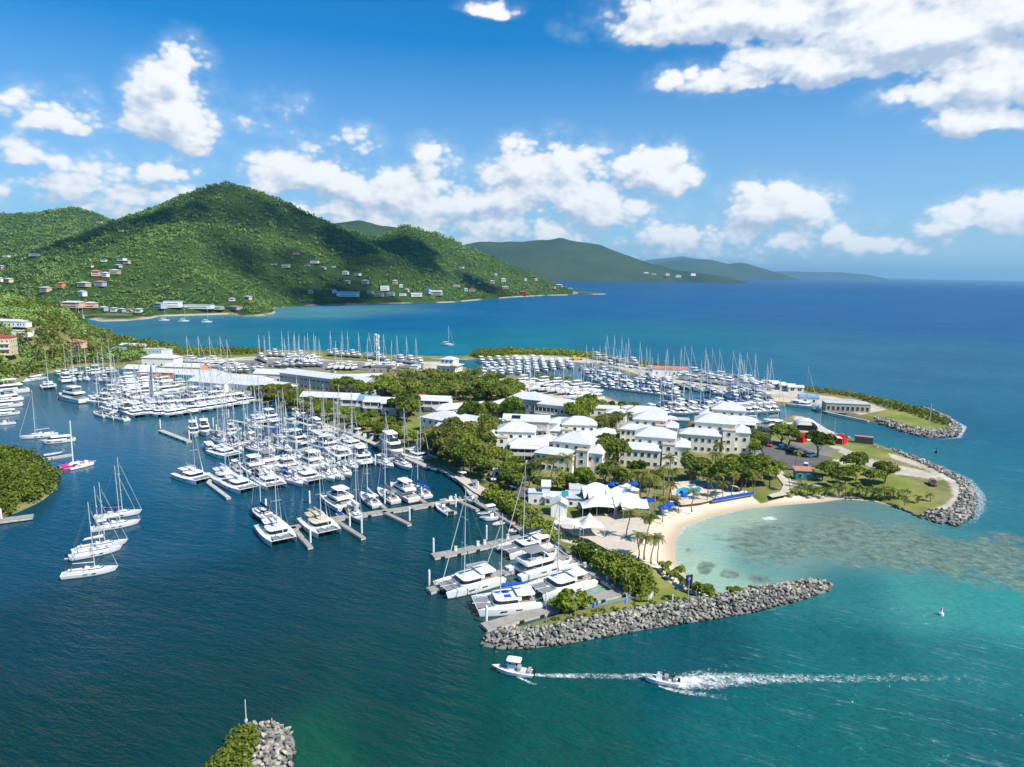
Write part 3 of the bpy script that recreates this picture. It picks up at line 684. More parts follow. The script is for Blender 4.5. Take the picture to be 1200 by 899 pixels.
def round_poly(x0, x1, y, r_front, r_back=0.3, n=5):
    """plan outline: blunt back at x0, rounded front at x1, half width y"""
    P = []
    for i in range(n + 1):
        t = -math.pi / 2 + math.pi / 2 * i / n; P.append((x1 - r_front + r_front * math.cos(t), -y + r_front * .55 + y * 0 + r_front * .55 * math.sin(t)))
    for i in range(n + 1):
        t = math.pi / 2 * i / n; P.append((x1 - r_front + r_front * math.cos(t), y - r_front * .55 + r_front * .55 * math.sin(t)))
    for i in range(3):
        t = math.pi / 2 + math.pi / 2 * i / 2; P.append((x0 + r_back + r_back * math.cos(t), y - r_back + r_back * math.sin(t)))
    for i in range(3):
        t = math.pi + math.pi / 2 * i / 2; P.append((x0 + r_back + r_back * math.cos(t), -y + r_back + r_back * math.sin(t)))
    return P
def ring(P, z, sx=1.0, sy=1.0, dx=0.0): return [(x * sx + dx, y * sy, z) for x, y in P]
def rig(t, x, z0, h, hb, cover, mast_m='alu', beam=2.6, bow=6.0, stern=-6.0, detail=True, boomL=5.2, zb=2.2, fr=.05):
    m = MB(); m.tube((x, 0, z0), (x - .25, 0, z0 + h), .12, .08, 6)
    for f in (.38, .68): m.tube((x, -beam * .42, z0 + h * f), (x, beam * .42, z0 + h * f), .05, n=4)
    m.build('mast', MT[mast_m], t)
    b = MB(); b.tube((x - .1, 0, z0 + zb), (x - boomL, 0, z0 + zb + .25), .13, .10, 6); b.build('boom', MT[mast_m], t)
    if cover:
        c = MB(); R_ = []
        for i in range(6):
            s = i / 5.0; w = .33 * (1 - .45 * s) + .02; hh = .75 * (1 - .55 * s)
            cx, cz = x - .25 - (boomL - .6) * s, z0 + zb + .12 + .2 * s
            R_.append([(cx, -w * .6, cz), (cx, -w, cz + hh * .4), (cx, -w * .3, cz + hh), (cx, w * .3, cz + hh), (cx, w, cz + hh * .4), (cx, w * .6, cz)])
        c.loft(R_); c.build('sail_cover', MT[cover], t, 50)
    w = MB(); top = (x - .22, 0, z0 + h * .96)
    w.tube((bow, 0, z0 - .3), top, .045, .035, 4)
    for sgn in (-1, 1):
        w.tube((x - .9, sgn * beam, z0 - .5), top, .02, n=3)
        w.tube((x - .9, sgn * beam, z0 - .5), (x, sgn * beam * .42, z0 + h * .38), .018, n=3)
    if detail: w.tube((stern, 0, z0), top, .018, n=3)
    w.build('rigging', MT['wire'], t)
    f = MB(); f.tube((bow - .05, 0, z0 - .1), (x + .15, 0, z0 + h * .86), fr, fr * .5, 5); f.build('furled_sail', MT['canvas'], t)

def make_sail_cat(name='sailing_catamaran', L=13.6, cover='canvas', top='gel', hullm='hull', accent=None, mast_h=18.5, tramp=True):
    t = thing(name, 'x', 'catamaran'); hb = 2.9
    for s in (-1, 1):
        h = MB(); h.loft(hull_rings(L, 1.75, 1.35, 1.62, .55, s * hb, .5, .72, 12)); 
        h.mat(1)
        for xx in (-1.8, 1.2): h.box((xx, s * (hb + .84), .95), (1.3, .06, .22))
        h.build('hull', [MT[hullm], MT['glass']], t, 35)
    d = MB(); d.box((-1.6, 0, 1.12), (8.0, 4.6, .62)); d.loft([ring(round_poly(2.3, 3.4, .55, .5), .75, 1, .6), ring(round_poly(2.3, 3.6, .55, .5), 1.4)])
    d.build('deck', MT['gel'], t)
    c = MB(); P = round_poly(-2.2, 2.9, 2.55, 1.9, .4)
    c.loft([ring(P, 1.42), ring(P, 1.75, .98, .99), ring(P, 1.78, .98, .99)], True, True); 
    c.build('coachroof', MT['gel'], t, 40)
    g = MB(); g.loft([ring(P, 1.78, .965, .965), ring(P, 2.42, .86, .90)]); g.build('window_band', MT['glass'], t, 40)
    r = MB(); Pr = round_poly(-2.3, 2.35, 2.42, 1.5, .4); r.loft([ring(Pr, 2.42), ring(Pr, 2.55, 1.01, 1.0), ring(Pr, 2.66, .90, .90)]); r.build('cabin_roof', MT[top], t, 40)
    ht = MB(); Ph = round_poly(-5.6, -2.0, 2.2, .5, .5); ht.loft([ring(Ph, 2.95), ring(Ph, 3.08), ring(Ph, 3.14, .97, .92)]); ht.build('hardtop', MT[top], t, 40)
    po = MB()
    for xx in (-5.3, -2.3):
        for s in (-1, 1): po.tube((xx, s * 1.95, 1.4), (xx, s * 1.95, 2.95), .05, n=5)
    po.build('post', MT['alu'], t)
    ck = MB(); ck.box((-3.9, 0, 1.46), (3.0, 3.8, .07)); ck.mat(1).box((-4.9, 0, 1.72), (.7, 3.2, .45)); ck.box((-3.6, -1.5, 1.72), (1.8, .6, .45)); ck.build('cockpit', [MT['teak'], MT['cushion']], t)
    hm = MB(); hm.box((-2.4, 1.5, 2.4), (.7, 1.0, .9)); hm.build('helm_station', MT['gel'], t)
    st = MB()
    for s in (-1, 1): st.box((-6.2, s * hb, .75), (1.0, 1.0, .35)); st.box((-5.6, s * hb, 1.05), (.5, 1.1, .4))
    st.build('transom_step', MT['deckgrey'], t)
    if tramp:
        n = MB(); n.poly([(2.6, -2.2, 1.40), (6.1, -2.1, 1.46), (6.1, -.12, 1.46), (2.9, -.35, 1.40)]); n.poly([(2.9, .35, 1.40), (6.1, .12, 1.46), (6.1, 2.1, 1.46), (2.6, 2.2, 1.40)]); n.build('trampoline', MT['net'], t)
    x = MB(); x.tube((6.15, -2.8, 1.5), (6.15, 2.8, 1.5), .10, n=6); x.tube((3.2, 0, 1.35), (6.6, 0, 1.52), .08, n=5); x.build('crossbeam', MT['alu'], t)
    rig(t, 1.0, 2.5, mast_h, hb, cover, beam=3.0, bow=6.2, stern=-6.3, boomL=5.4, zb=1.6, fr=.09)
    if accent:
        a = MB(); a.box((-.2, .9, 2.70), (1.4, 1.2, .05)); a.box((-.2, -.9, 2.70), (1.4, 1.2, .05)); a.build('solar_panel', MT[accent], t)
    return t
def make_power_cat(name='power_catamaran', L=12.5, top='gel', bim='gel', hullm='hull'):
    t = thing(name, 'x', 'catamaran'); hb = 2.45
    for s in (-1, 1):
        h = MB(); h.loft(hull_rings(L, 1.9, 1.35, 1.85, .5, s * hb, .9, .85, 12)); 
        h.mat(1)
        for xx in (-1.2, 1.6): h.box((xx, s * (hb + .92), 1.05), (1.4, .06, .26))
        h.build('hull', [MT[hullm], MT['glass']], t, 35)
    d = MB(); P0 = round_poly(-5.4, 5.0, 2.5, 1.6, .3); d.loft([ring(P0, .85), ring(P0, 1.62)]); d.build('deck', MT['gel'], t)
    c = MB(); P = round_poly(-2.6, 3.0, 2.5, 1.6, .3); c.loft([ring(P, 1.55), ring(P, 2.0, .985, 1)]); c.build('cabin', MT['gel'], t, 40)
    g = MB(); g.loft([ring(P, 2.0, .965, .98), ring(P, 2.78, .84, .93)]); g.build('window_band', MT['glass'], t, 40)
    r = MB(); Pr = round_poly(-5.0, 2.5, 2.55, 1.4, .4); r.loft([ring(Pr, 2.78), ring(Pr, 2.92, 1.01, 1.01), ring(Pr, 3.35, .96, .97)]); r.build('flybridge', MT['gel'], t, 40)
    f = MB(); f.box((-1.6, 0, 3.42), (4.4, 3.9, .1)); f.mat(1).box((-2.9, .9, 3.68), (1.5, 1.3, .4)); f.box((-2.9, -1.0, 3.68), (1.6, 1.0, .4)); f.build('fly_seat', [MT['deckgrey'], MT['cushion']], t)
    ws = MB(); ws.loft([ring(round_poly(0.2, 1.5, 1.7, .7), 3.35), ring(round_poly(0.2, 1.5, 1.7, .7), 3.95, .75, .9)]); ws.build('windscreen', MT['glass'], t, 40)
    b = MB(); Pb = round_poly(-3.9, .6, 1.9, .8, .5); b.loft([ring(Pb, 5.15), ring(Pb, 5.28), ring(Pb, 5.34, .95, .93)]); b.build('hardtop', MT[bim], t, 40)
    po = MB()
    for xx in (-3.5, 0.0):
        for s in (-1, 1): po.tube((xx, s * 1.7, 3.3), (xx, s * 1.7, 5.15), .06, n=5)
    po.tube((-3.7, 0, 5.3), (-3.9, 0, 6.6), .05, .03, 5); po.build('post', MT['alu'], t)
    ck = MB(); ck.box((-4.1, 0, 1.66), (2.4, 4.0, .07)); ck.mat(1).box((-4.9, 0, 1.9), (.7, 3.2, .45)); ck.build('cockpit', [MT['teak'], MT['cushion']], t)
    st = MB()
    for s in (-1, 1): st.box((-5.8, s * hb, .7), (1.0, 1.3, .3))
    st.build('transom_step', MT['deckgrey'], t)
    fd = MB(); fd.mat(0).box((3.7, 0, 1.68), (1.8, 2.2, .12)); fd.build('sun_pad', MT['cushion'], t)
    ra = MB()
    for s in (-1, 1): ra.tube((-1, s * 3.3, 2.3), (5.6, s * 2.3, 2.65), .03, n=4)
    ra.tube((5.6, -2.3, 2.65), (5.6, 2.3, 2.65), .03, n=4); ra.build('rail', MT['wire'], t)
    return t
def make_sloop(name='sailboat', L=12.5, cover='canvas', hullm='hull', bim='canvas', mast_h=17.0, mast_m='alu', spray='canvas'):
    t = thing(name, 'x', 'sailboat'); B = L * .30
    h = MB(); h.loft(hull_rings(L, B, 1.05, 1.35, .75, 0, L * .08, .78, 13, .45, 1.9)); 
    h.mat(1)
    for s in (-1, 1):
        for xx in (-1.0, .8): h.box((xx, s * B * .497, .80), (.9, .05, .16))
    h.build('hull', [MT[hullm], MT['glass']], t, 35)
    d = MB(); k = L / 12.5
    Pd = [(-L*.47, -B*.34), (-L*.1, -B*.42), (L*.15, -B*.36), (L*.38, -B*.14), (L*.45, 0), (L*.38, B*.14), (L*.15, B*.36), (-L*.1, B*.42), (-L*.47, B*.34)]
    d.loft([ring(Pd, 1.10), ring(Pd, 1.27)]); d.build('deck', MT['deckgrey'] if hullm != 'hull_dark' else MT['gel'], t)
    c = MB(); P = round_poly(-1.6 * k, 3.0 * k, B * .30, 1.3 * k, .2); c.loft([ring(P, 1.2), ring(P, 1.55, .98, .97)]); c.loft([ring(P, 1.72, .90, .84), ring(P, 1.80, .80, .72)]); c.build('coachroof', MT['gel'], t, 40)
    g = MB(); g.loft([ring(P, 1.53, .965, .95), ring(P, 1.74, .91, .86)]); g.build('window_band', MT['glass'], t, 40)
    for hx in (2.2, .2): hh = MB(); hh.box((hx * k, 0, 1.86), (.55, .55, .05)); hh.build('hatch', MT['glass'], t)
    ck = MB(); ck.box((-3.7 * k, 0, 1.30), (3.4 * k, B * .42, .06)); ck.mat(1).box((-3.6 * k, B * .28, 1.45), (3.2 * k, .5, .3)); ck.box((-3.6 * k, -B * .28, 1.45), (3.2 * k, .5, .3)); ck.build('cockpit', [MT['teak'], MT['gel']], t)
    wh = MB()
    for s in (-1, 1): wh.tube((-4.3 * k, s * .65, 1.95), (-4.36 * k, s * .65, 1.95), .42, n=12); wh.tube((-4.35 * k, s * .65, 1.3), (-4.35 * k, s * .65, 1.95), .06, n=4)
    wh.build('steering_wheel', MT['wire'], t)
    if spray:
        q = MB(); q.loft([[(-1.2 * k, -B * .27, 1.6), (-1.2 * k, -B * .2, 2.25), (-1.2 * k, B * .2, 2.25), (-1.2 * k, B * .27, 1.6)], [(-.2 * k, -B * .27, 1.6), (-.45 * k, -B * .17, 1.95), (-.45 * k, B * .17, 1.95), (-.2 * k, B * .27, 1.6)]]); q.build('spray_hood', MT[spray], t)
    if bim:
        q = MB(); q.loft([[(-4.9 * k, -B * .33, 2.9), (-4.9 * k, -B * .15, 3.1), (-4.9 * k, B * .15, 3.1), (-4.9 * k, B * .33, 2.9)], [(-2.5 * k, -B * .33, 2.95), (-2.5 * k, -B * .15, 3.15), (-2.5 * k, B * .15, 3.15), (-2.5 * k, B * .33, 2.95)]])
        for s in (-1, 1):
            for xx in (-4.8 * k, -2.6 * k): q.mat(1).tube((xx, s * B * .33, 1.3), (xx, s * B * .33, 2.92), .03, n=4)
        q.build('bimini', [MT[bim], MT['wire']], t)
    rl = MB()
    for s in (-1, 1):
        pts = [(-L*.46, s*B*.40, 1.8), (-L*.1, s*B*.48, 1.85), (L*.2, s*B*.38, 1.95), (L*.46, s*.12, 2.05)]
        for a, b in zip(pts[:-1], pts[1:]): rl.tube(a, b, .022, n=3)
        for p in pts: rl.tube((p[0], p[1], p[2] - .65), p, .022, n=3)
    rl.build('rail', MT['wire'], t)
    rig(t, .9 * k, 1.6, mast_h, B, cover, mast_m, beam=B * .46, bow=L * .485, stern=-L * .47, boomL=4.8 * k, zb=1.5)
    return t
def make_motor_yacht(name='motor_yacht', L=15.0, decks=2, top='gel', hullm='hull', canopy=None):
    t = thing(name, 'x', 'motor yacht'); B = L * .29; k = L / 15.0
    h = MB(); h.loft(hull_rings(L, B, 1.5 * k, 2.25 * k, .7, 0, L * .13, .90, 13, .5, 2.1)); 
    h.mat(1); w = h
    for s in (-1, 1):
        w.box((-.5 * k, s * B * .492, 1.12 * k), (3.6 * k, .05, .30 * k)); w.box((3.2 * k, s * B * .425, 1.35 * k), (1.8 * k, .12, .26 * k), -s * .18)
    h.build('hull', [MT[hullm], MT['glass']], t, 35)
    P = round_poly(-4.2 * k, 4.4 * k, B * .40, 2.4 * k, .3)
    c = MB(); c.loft([ring(P, 1.75 * k), ring(P, 2.3 * k, .97, 1)]); c.build('cabin', MT['gel'], t, 40)
    g = MB(); g.loft([ring(P, 2.3 * k, .95, .98), ring(P, 3.1 * k, .72, .90)]); g.build('window_band', MT['glass'], t, 40)
    Pr = round_poly(-5.8 * k, 2.7 * k, B * .42, 1.6 * k, .4)
    r = MB(); r.loft([ring(Pr, 3.1 * k), ring(Pr, 3.25 * k, 1.01, 1.01), ring(Pr, 3.6 * k, .95, .96)]); r.build('flybridge', MT[top], t, 40)
    ck = MB(); ck.box((-5.6 * k, 0, 1.62 * k), (2.6 * k, B * .74, .06)); ck.mat(1).box((-6.5 * k, 0, 1.85 * k), (.7, B * .6, .45)); ck.build('cockpit', [MT['teak'], MT['cushion']], t)
    pl = MB(); pl.box((-7.7 * k, 0, .45), (1.0 * k, B * .8, .14)); pl.build('swim_platform', MT['teak'], t)
    if decks >= 2:
        f = MB(); f.mat(0).box((-2.0 * k, 0, 3.65 * k), (4.5 * k, B * .62, .08)); f.mat(1).box((-3.6 * k, 0, 3.9 * k), (1.3 * k, B * .5, .4)); f.build('fly_seat', [MT['deckgrey'], MT['cushion']], t)
        ws = MB(); ws.loft([ring(round_poly(.3 * k, 1.6 * k, B * .3, .7), 3.55 * k), ring(round_poly(.3 * k, 1.6 * k, B * .3, .7), 4.15 * k, .7, .9)]); ws.build('windscreen', MT['glass'], t, 40)
        b = MB(); Pb = round_poly(-4.2 * k, .4 * k, B * .34, .8, .4); b.loft([ring(Pb, 5.2 * k), ring(Pb, 5.35 * k), ring(Pb, 5.42 * k, .95, .93)]); b.build('hardtop', MT[canopy or 'gel'], t, 40)
        po = MB()
        for xx in (-3.8 * k, -.2 * k):
            for s in (-1, 1): po.tube((xx, s * B * .3, 3.5 * k), (xx, s * B * .3, 5.2 * k), .07, n=5)
        po.tube((-3.2 * k, 0, 5.4 * k), (-3.7 * k, 0, 7.0 * k), .07, .04, 5); po.build('post', MT['gel'], t)
    ra = MB()
    for s in (-1, 1):
        pts = [(0, s * B * .47, 2.7 * k), (L * .25, s * B * .40, 2.95 * k), (L * .46, s * .3, 3.15 * k)]
        for a, b2 in zip(pts[:-1], pts[1:]): ra.tube(a, b2, .03, n=3)
        for p in pts: ra.tube((p[0], p[1], p[2] - .8 * k), p, .025, n=3)
    ra.build('rail', MT['wire'], t)
    return t
def make_center_console(name='motorboat', L=7.6, top=True, cov='gel', engines=2, hullm='hull'):
    t = thing(name, 'x', 'motorboat'); B = L * .30
    h = MB(); h.loft(hull_rings(L, B, .75, 1.15, .35, 0, L * .16, .92, 11, .5, 2.0)); h.build('hull', MT[hullm], t, 35)
    d = MB(); Pd = [(-L*.45, -B*.38), (L*.12, -B*.38), (L*.34, -B*.16), (L*.38, 0), (L*.34, B*.16), (L*.12, B*.38), (-L*.45, B*.38)]; d.loft([ring(Pd, .8), ring(Pd, .93)]); d.build('deck', MT['deckgrey'], t)
    c = MB(); c.box((0, 0, 1.4), (1.1, .95, 1.0), 0, .8); c.mat(1).box((.30, 0, 1.98), (.08, .75, .35)); c.build('console', [MT['gel'], MT['glass']], t)
    for sc_, sd_ in (((-1.3, 0, 1.25), (.7, 1.2, .7)), ((-L * .42, 0, 1.1), (.5, B * .7, .4)), ((1.8, 0, 1.05), (1.3, 1.0, .28))): s_ = MB(); s_.box(sc_, sd_); s_.build('seat', MT['cushion'], t)
    if top:
        q = MB(); P = round_poly(-1.7, 1.0, .95, .5, .4); q.loft([ring(P, 2.75), ring(P, 2.86), ring(P, 2.92, .94, .93)]); q.build('hardtop', MT[cov], t, 40)
        po = MB()
        for xx in (-1.4, .6):
            for s in (-1, 1): po.tube((xx, s * .75, .9), (xx, s * .8, 2.76), .045, n=5)
        po.build('post', MT['alu'], t)
    for i in range(engines):
        y = (i - (engines - 1) / 2) * .62
        e = MB(); e.box((-L / 2 - .28, y, 1.05), (.55, .42, .62), 0, .75); e.box((-L / 2 - .25, y, .45), (.25, .2, .8)); e.build('outboard', MT['black'], t)
    return t
def make_dinghy(name='inflatable_dinghy', tube='rubber', cover=None, L=3.6):
    t = thing(name, 'x', 'dinghy'); m = MB(); r = .24; B = .75
    for s in (-1, 1):
        pts = [(-L/2, s*B, .3), (L*.15, s*B, .32), (L*.36, s*B*.62, .38), (L*.5, 0, .46)]
        for a, b in zip(pts[:-1], pts[1:]): m.tube(a, b, r, n=7)
    m.build('tube', MT[tube], t, 50)
    f = MB(); f.box((-.1, 0, .2), (L * .8, 1.3, .1)); f.mat(1).box((-.2, 0, .5), (.3, 1.3, .08)); f.build('floor', [MT['deckgrey'], MT['gel']], t)
    e = MB(); e.box((-L/2 - .15, 0, .75), (.35, .3, .5), 0, .8); e.build('outboard', MT['black'], t)
    if cover:
        c = MB(); c.loft([ring(round_poly(-L*.42, L*.35, .72, .6), .5), ring(round_poly(-L*.42, L*.35, .72, .6), .62, .9, .8)]); c.build('cover', MT[cover], t)
    return t
def make_trimaran():
    t = thing('trimaran', 'x', 'trimaran')
    h = MB(); h.loft(hull_rings(9, 1.6, .9, 1.2, .4, 0, .8, .7, 11)); h.build('hull', MT['hull_pink'], t, 35)
    for s in (-1, 1):
        h = MB(); h.loft(hull_rings(7.6, .8, .7, .95, .3, s * 2.9, .5, .5, 9)); h.build('float', MT['hull_pink' if s < 0 else 'hull'], t, 35)
    d = MB(); d.box((0, 0, 1.1), (1.0, 5.6, .14)); d.box((-2.2, 0, 1.0), (.6, 5.6, .14)); d.build('crossbeam', MT['gel'], t)
    c = MB(); P = round_poly(-1.5, 2.4, .62, .9); c.loft([ring(P, 1.05), ring(P, 1.6, .85, .8)]); c.build('coachroof', MT['gel'], t, 40)
    m = MB(); m.tube((.8, 0, 1.3), (.6, 0, 15.5), .2, .16, 6); m.build('mast', MT['gel'], t)
    return t
# light versions for boats far away, where single fittings no longer show
def make_far_yacht(name='motor_yacht', L=12.0, canopy='gel', hullm='hull', mast=0.0, cat='motor yacht', covr=None):
    t = thing(name, 'x', cat); B = L * .30; k = L / 12.0
    h = MB(); h.loft(hull_rings(L, B, 1.2 * k, 1.6 * k, .5, 0, L * .1, .88, 9)); h.build('hull', MT[hullm], t, 35)
    c = MB(); P = round_poly(-2.6 * k, 3.2 * k, B * .37, 1.6 * k)
    if mast:
        c.loft([ring(P, 1.3 * k), ring(P, 1.62 * k, .95, .92)]); c.mat(1).loft([ring(P, 1.62 * k, .93, .9), ring(P, 1.85 * k, .86, .82)]); c.mat(0).loft([ring(P, 1.85 * k, .88, .85), ring(P, 1.98 * k, .8, .75)])
    else:
        c.loft([ring(P, 1.3 * k), ring(P, 1.8 * k, .97, 1)]); c.mat(1).loft([ring(P, 1.8 * k, .95, .97), ring(P, 2.5 * k, .78, .9)])
    c.build('cabin', [MT['gel'], MT['glass']], t, 40)
    ck = MB(); ck.box((-4.1 * k, 0, 1.36 * k), (2.8 * k, B * .66, .12)); ck.build('cockpit', MT['teak'], t)
    if mast:
        m = MB(); m.tube((.8 * k, 0, 1.6), (.6 * k, 0, 1.6 + mast), .16, .11, 5); m.tube((.8 * k, 0, 2.9), (-3.9 * k, 0, 3.1), .13, n=5)
        for f in (.4, .7): m.tube((.7 * k, -1.2, 1.6 + mast * f), (.7 * k, 1.2, 1.6 + mast * f), .05, n=3)
        m.tube((L * .48, 0, 1.5), (.62 * k, 0, 1.4 + mast * .93), .06, n=3); m.tube((-L * .47, 0, 1.4), (.62 * k, 0, 1.5 + mast), .025, n=3)
        m.build('mast', MT['alu'], t)
        q = MB(); q.box((-1.6 * k, 0, 3.35), (4.2 * k, .5, .55), 0, .6); q.build('sail_cover', MT[covr or 'canvas'], t)
        if canopy:
            q = MB(); q.box((-3.7 * k, 0, 2.95), (2.3 * k, B * .62, .14), 0, .85); q.build('bimini', MT[canopy], t)
    else:
        q = MB(); Pb = round_poly(-4.9 * k, 1.9 * k, B * .40, 1.0); q.loft([ring(Pb, 2.5 * k), ring(Pb, 2.7 * k, 1, 1), ring(Pb, 2.95 * k, .9, .85)]); q.build('flybridge', MT['gel'], t, 40)
        if canopy:
            q = MB(); Pc = round_poly(-4.4 * k, .2 * k, B * .36, .6); q.loft([ring(Pc, 4.2 * k), ring(Pc, 4.38 * k), ring(Pc, 4.45 * k, .92, .9)])
            for xx in (-4.0 * k, -.2 * k):
                for s in (-1, 1): q.tube((xx, s * B * .3, 2.8 * k), (xx, s * B * .3, 4.2 * k), .07, n=4)
            q.build('hardtop', MT[canopy], t, 40)
    return t

PROTO = {}
def proto(key):
    """prototype by key; the first boat of a kind is the prototype itself"""
    if key not in PROTO:
        mk = {
         'sc': lambda: make_sail_cat(), 'sc_navy': lambda: make_sail_cat(cover='canvas_navy', accent='solar'), 'sc_grey': lambda: make_sail_cat(cover='canvas_grey'),
         'sc_blue': lambda: make_sail_cat(L=12.4, cover='canvas_blue', mast_h=16.5, accent='canvas_blue'), 'sc_beige': lambda: make_sail_cat(cover='canvas_beige', top='canvas_beige'),
         'pc': lambda: make_power_cat(), 'pc_grey': lambda: make_power_cat(bim='canvas_grey'), 'pc_big': lambda: make_power_cat(L=13.5, bim='canvas_grey'), 'pc_red': lambda: make_power_cat(bim='gel', top='red_canvas'),
         'sl': lambda: make_sloop(), 'sl_navy': lambda: make_sloop(cover='canvas_navy', bim='canvas_navy', spray='canvas_navy'), 'sl_blue': lambda: make_sloop(cover='canvas_blue', bim='canvas_blue', spray='canvas_blue', hullm='hull_blue'),
         'sl_grey': lambda: make_sloop(L=13.5, cover='canvas_grey', bim='canvas_grey', spray='canvas_grey', mast_h=18.5), 'sl_dark': lambda: make_sloop(L=15.5, cover='canvas_navy', hullm='hull_dark', bim=None, spray='canvas_navy', mast_h=21),
         'sl_steel': lambda: make_sloop(L=12.5, cover='canvas', hullm='hull_grey', bim='canvas', spray='canvas_grey'), 'sl_bare': lambda: make_sloop(L=12, cover=None, bim=None, spray='canvas'), 'sl_red': lambda: make_sloop(L=13, cover='canvas', hullm='hull_red', bim=None),
         'my': lambda: make_motor_yacht(), 'my_small': lambda: make_motor_yacht(L=11.5), 'my_big': lambda: make_motor_yacht(L=21, canopy='gel'), 'my_blue': lambda: make_motor_yacht(L=19, hullm='hull_blue'), 'my_exp': lambda: make_motor_yacht(L=11, decks=1),
         'cc': lambda: make_center_console(), 'cc_open': lambda: make_center_console(L=9.0, top=False, engines=3), 'cc_grey': lambda: make_center_console(L=7, cov='canvas_grey', engines=1), 'cc_low': lambda: make_center_console(L=6.4, top=False, engines=1),
         'rib': lambda: make_dinghy(L=5.5), 'din': lambda: make_dinghy(), 'din_blue': lambda: make_dinghy(cover='canvas_blue', L=4.2), 'tri': make_trimaran,
         'fm': lambda: make_far_yacht(canopy='gel'), 'fm_w': lambda: make_far_yacht(L=13, canopy='canvas'), 'fm_b': lambda: make_far_yacht(canopy='canvas_navy'), 'fm_n': lambda: make_far_yacht(L=10.5, canopy=None), 'fm_bl': lambda: make_far_yacht(L=11, canopy='canvas_blue', hullm='hull_blue'),
         'fs': lambda: make_far_yacht('sailboat', 12, 'canvas', 'hull', 16, 'sailboat'), 'fs_n': lambda: make_far_yacht('sailboat', 11.5, 'canvas_navy', 'hull', 15, 'sailboat', 'canvas_navy'), 'fs_b': lambda: make_far_yacht('sailboat', 13, 'canvas_blue', 'hull_blue', 18, 'sailboat', 'canvas_blue'),
         'fs_d': lambda: make_far_yacht('sailboat', 12.5, 'canvas_grey', 'hull_dark', 17, 'sailboat', 'canvas_grey'), 'fs_r': lambda: make_far_yacht('sailboat', 12.5, None, 'hull_red', 17, 'sailboat')}[key]
        PROTO[key] = [mk(), False]
    P = PROTO[key]
    if not P[1]: P[1] = True; KIDS[P[0].name] = [(c, list(c.children)) for c in P[0].children]; return P[0]
    return copy_tree(P[0])
KIND = {'sc': 'white sailing catamaran with white sail cover', 'sc_navy': 'white sailing catamaran with navy sail cover', 'sc_grey': 'white sailing catamaran with grey sail cover', 'sc_blue': 'white catamaran with bright blue sail cover',
 'sc_beige': 'white sailing catamaran with beige covers', 'pc': 'white power catamaran with flybridge roof', 'pc_grey': 'white power catamaran with grey canopy', 'pc_big': 'big white power catamaran with grey canopy', 'pc_red': 'white power catamaran',
 'sl': 'white sailboat with white canvas', 'sl_navy': 'white sailboat with navy canvas', 'sl_blue': 'white sailboat with bright blue canvas', 'sl_grey': 'white sailboat with grey canvas', 'sl_dark': 'long dark hulled sailboat', 'sl_steel': 'grey hulled sailboat',
 'sl_bare': 'white sailboat without a bimini', 'sl_red': 'white sailboat with red waterline', 'my': 'white motor yacht with flybridge', 'my_small': 'small white motor yacht', 'my_big': 'large white motor yacht', 'my_blue': 'large white motor yacht with blue stripe', 'my_exp': 'low white express cruiser',
 'cc': 'white motorboat with hard top', 'cc_open': 'long white open motorboat', 'cc_grey': 'small motorboat with grey top', 'cc_low': 'small white open motorboat', 'rib': 'grey inflatable boat', 'din': 'small grey inflatable dinghy', 'din_blue': 'dinghy with bright blue cover', 'tri': 'pink hulled trimaran',
 'fm': 'white motor yacht', 'fm_w': 'white motor yacht under canopy', 'fm_b': 'white motor yacht with navy canopy', 'fm_n': 'low white motor cruiser', 'fm_bl': 'blue striped motor yacht', 'fs': 'white sailboat', 'fs_n': 'white sailboat with navy cover', 'fs_b': 'white sailboat with blue cover', 'fs_d': 'dark hulled sailboat', 'fs_r': 'red bottomed sailboat'}
SHORT = {'sc': 'white sailing catamaran', 'sc_navy': 'navy covered catamaran', 'sc_grey': 'grey covered catamaran', 'sc_beige': 'beige covered catamaran', 'pc': 'white power catamaran', 'pc_grey': 'grey topped catamaran', 'sl': 'white sailboat', 'sl_navy': 'navy canvas sailboat', 'sl_blue': 'blue canvas sailboat', 'sl_grey': 'grey canvas sailboat', 'sl_bare': 'open white sailboat', 'my': 'white motor yacht', 'fm_w': 'canopied motor yacht', 'fm_b': 'navy topped yacht', 'fm_n': 'low motor cruiser', 'fs_n': 'navy covered sailboat', 'fs_b': 'blue covered sailboat', 'fs_r': 'red bottomed sailboat'}
BOATS = []
def heading(px, py, dx, dy, z=0):
    a, b = at(px, py, z), at(px + dx, py + dy, z); return math.atan2(b.y - a.y, b.x - a.x)
def boat(key, px, py, d, label, group=None, z=0.0, rz=None, sc=1.0):
    o = proto(key); p = at(px, py, z); o.location = p; o.scale = (sc, sc, sc)
    o.rotation_euler = (0, 0, heading(px, py, d[0], d[1], z) if rz is None else rz)
    if label: o['label'] = label
    if group: o['group'] = group
    elif 'group' in o: del o['group']
    BOATS.append((p.x, p.y)); return o
ORD = ['first', 'second', 'third', 'fourth', 'fifth', 'sixth', 'seventh', 'eighth', 'ninth', 'tenth', 'eleventh', 'twelfth', 'thirteenth', 'fourteenth', 'fifteenth', 'sixteenth', 'seventeenth', 'eighteenth', 'nineteenth', 'twentieth',
       'twenty-first', 'twenty-second', 'twenty-third', 'twenty-fourth', 'twenty-fifth', 'twenty-sixth', 'twenty-seventh', 'twenty-eighth']
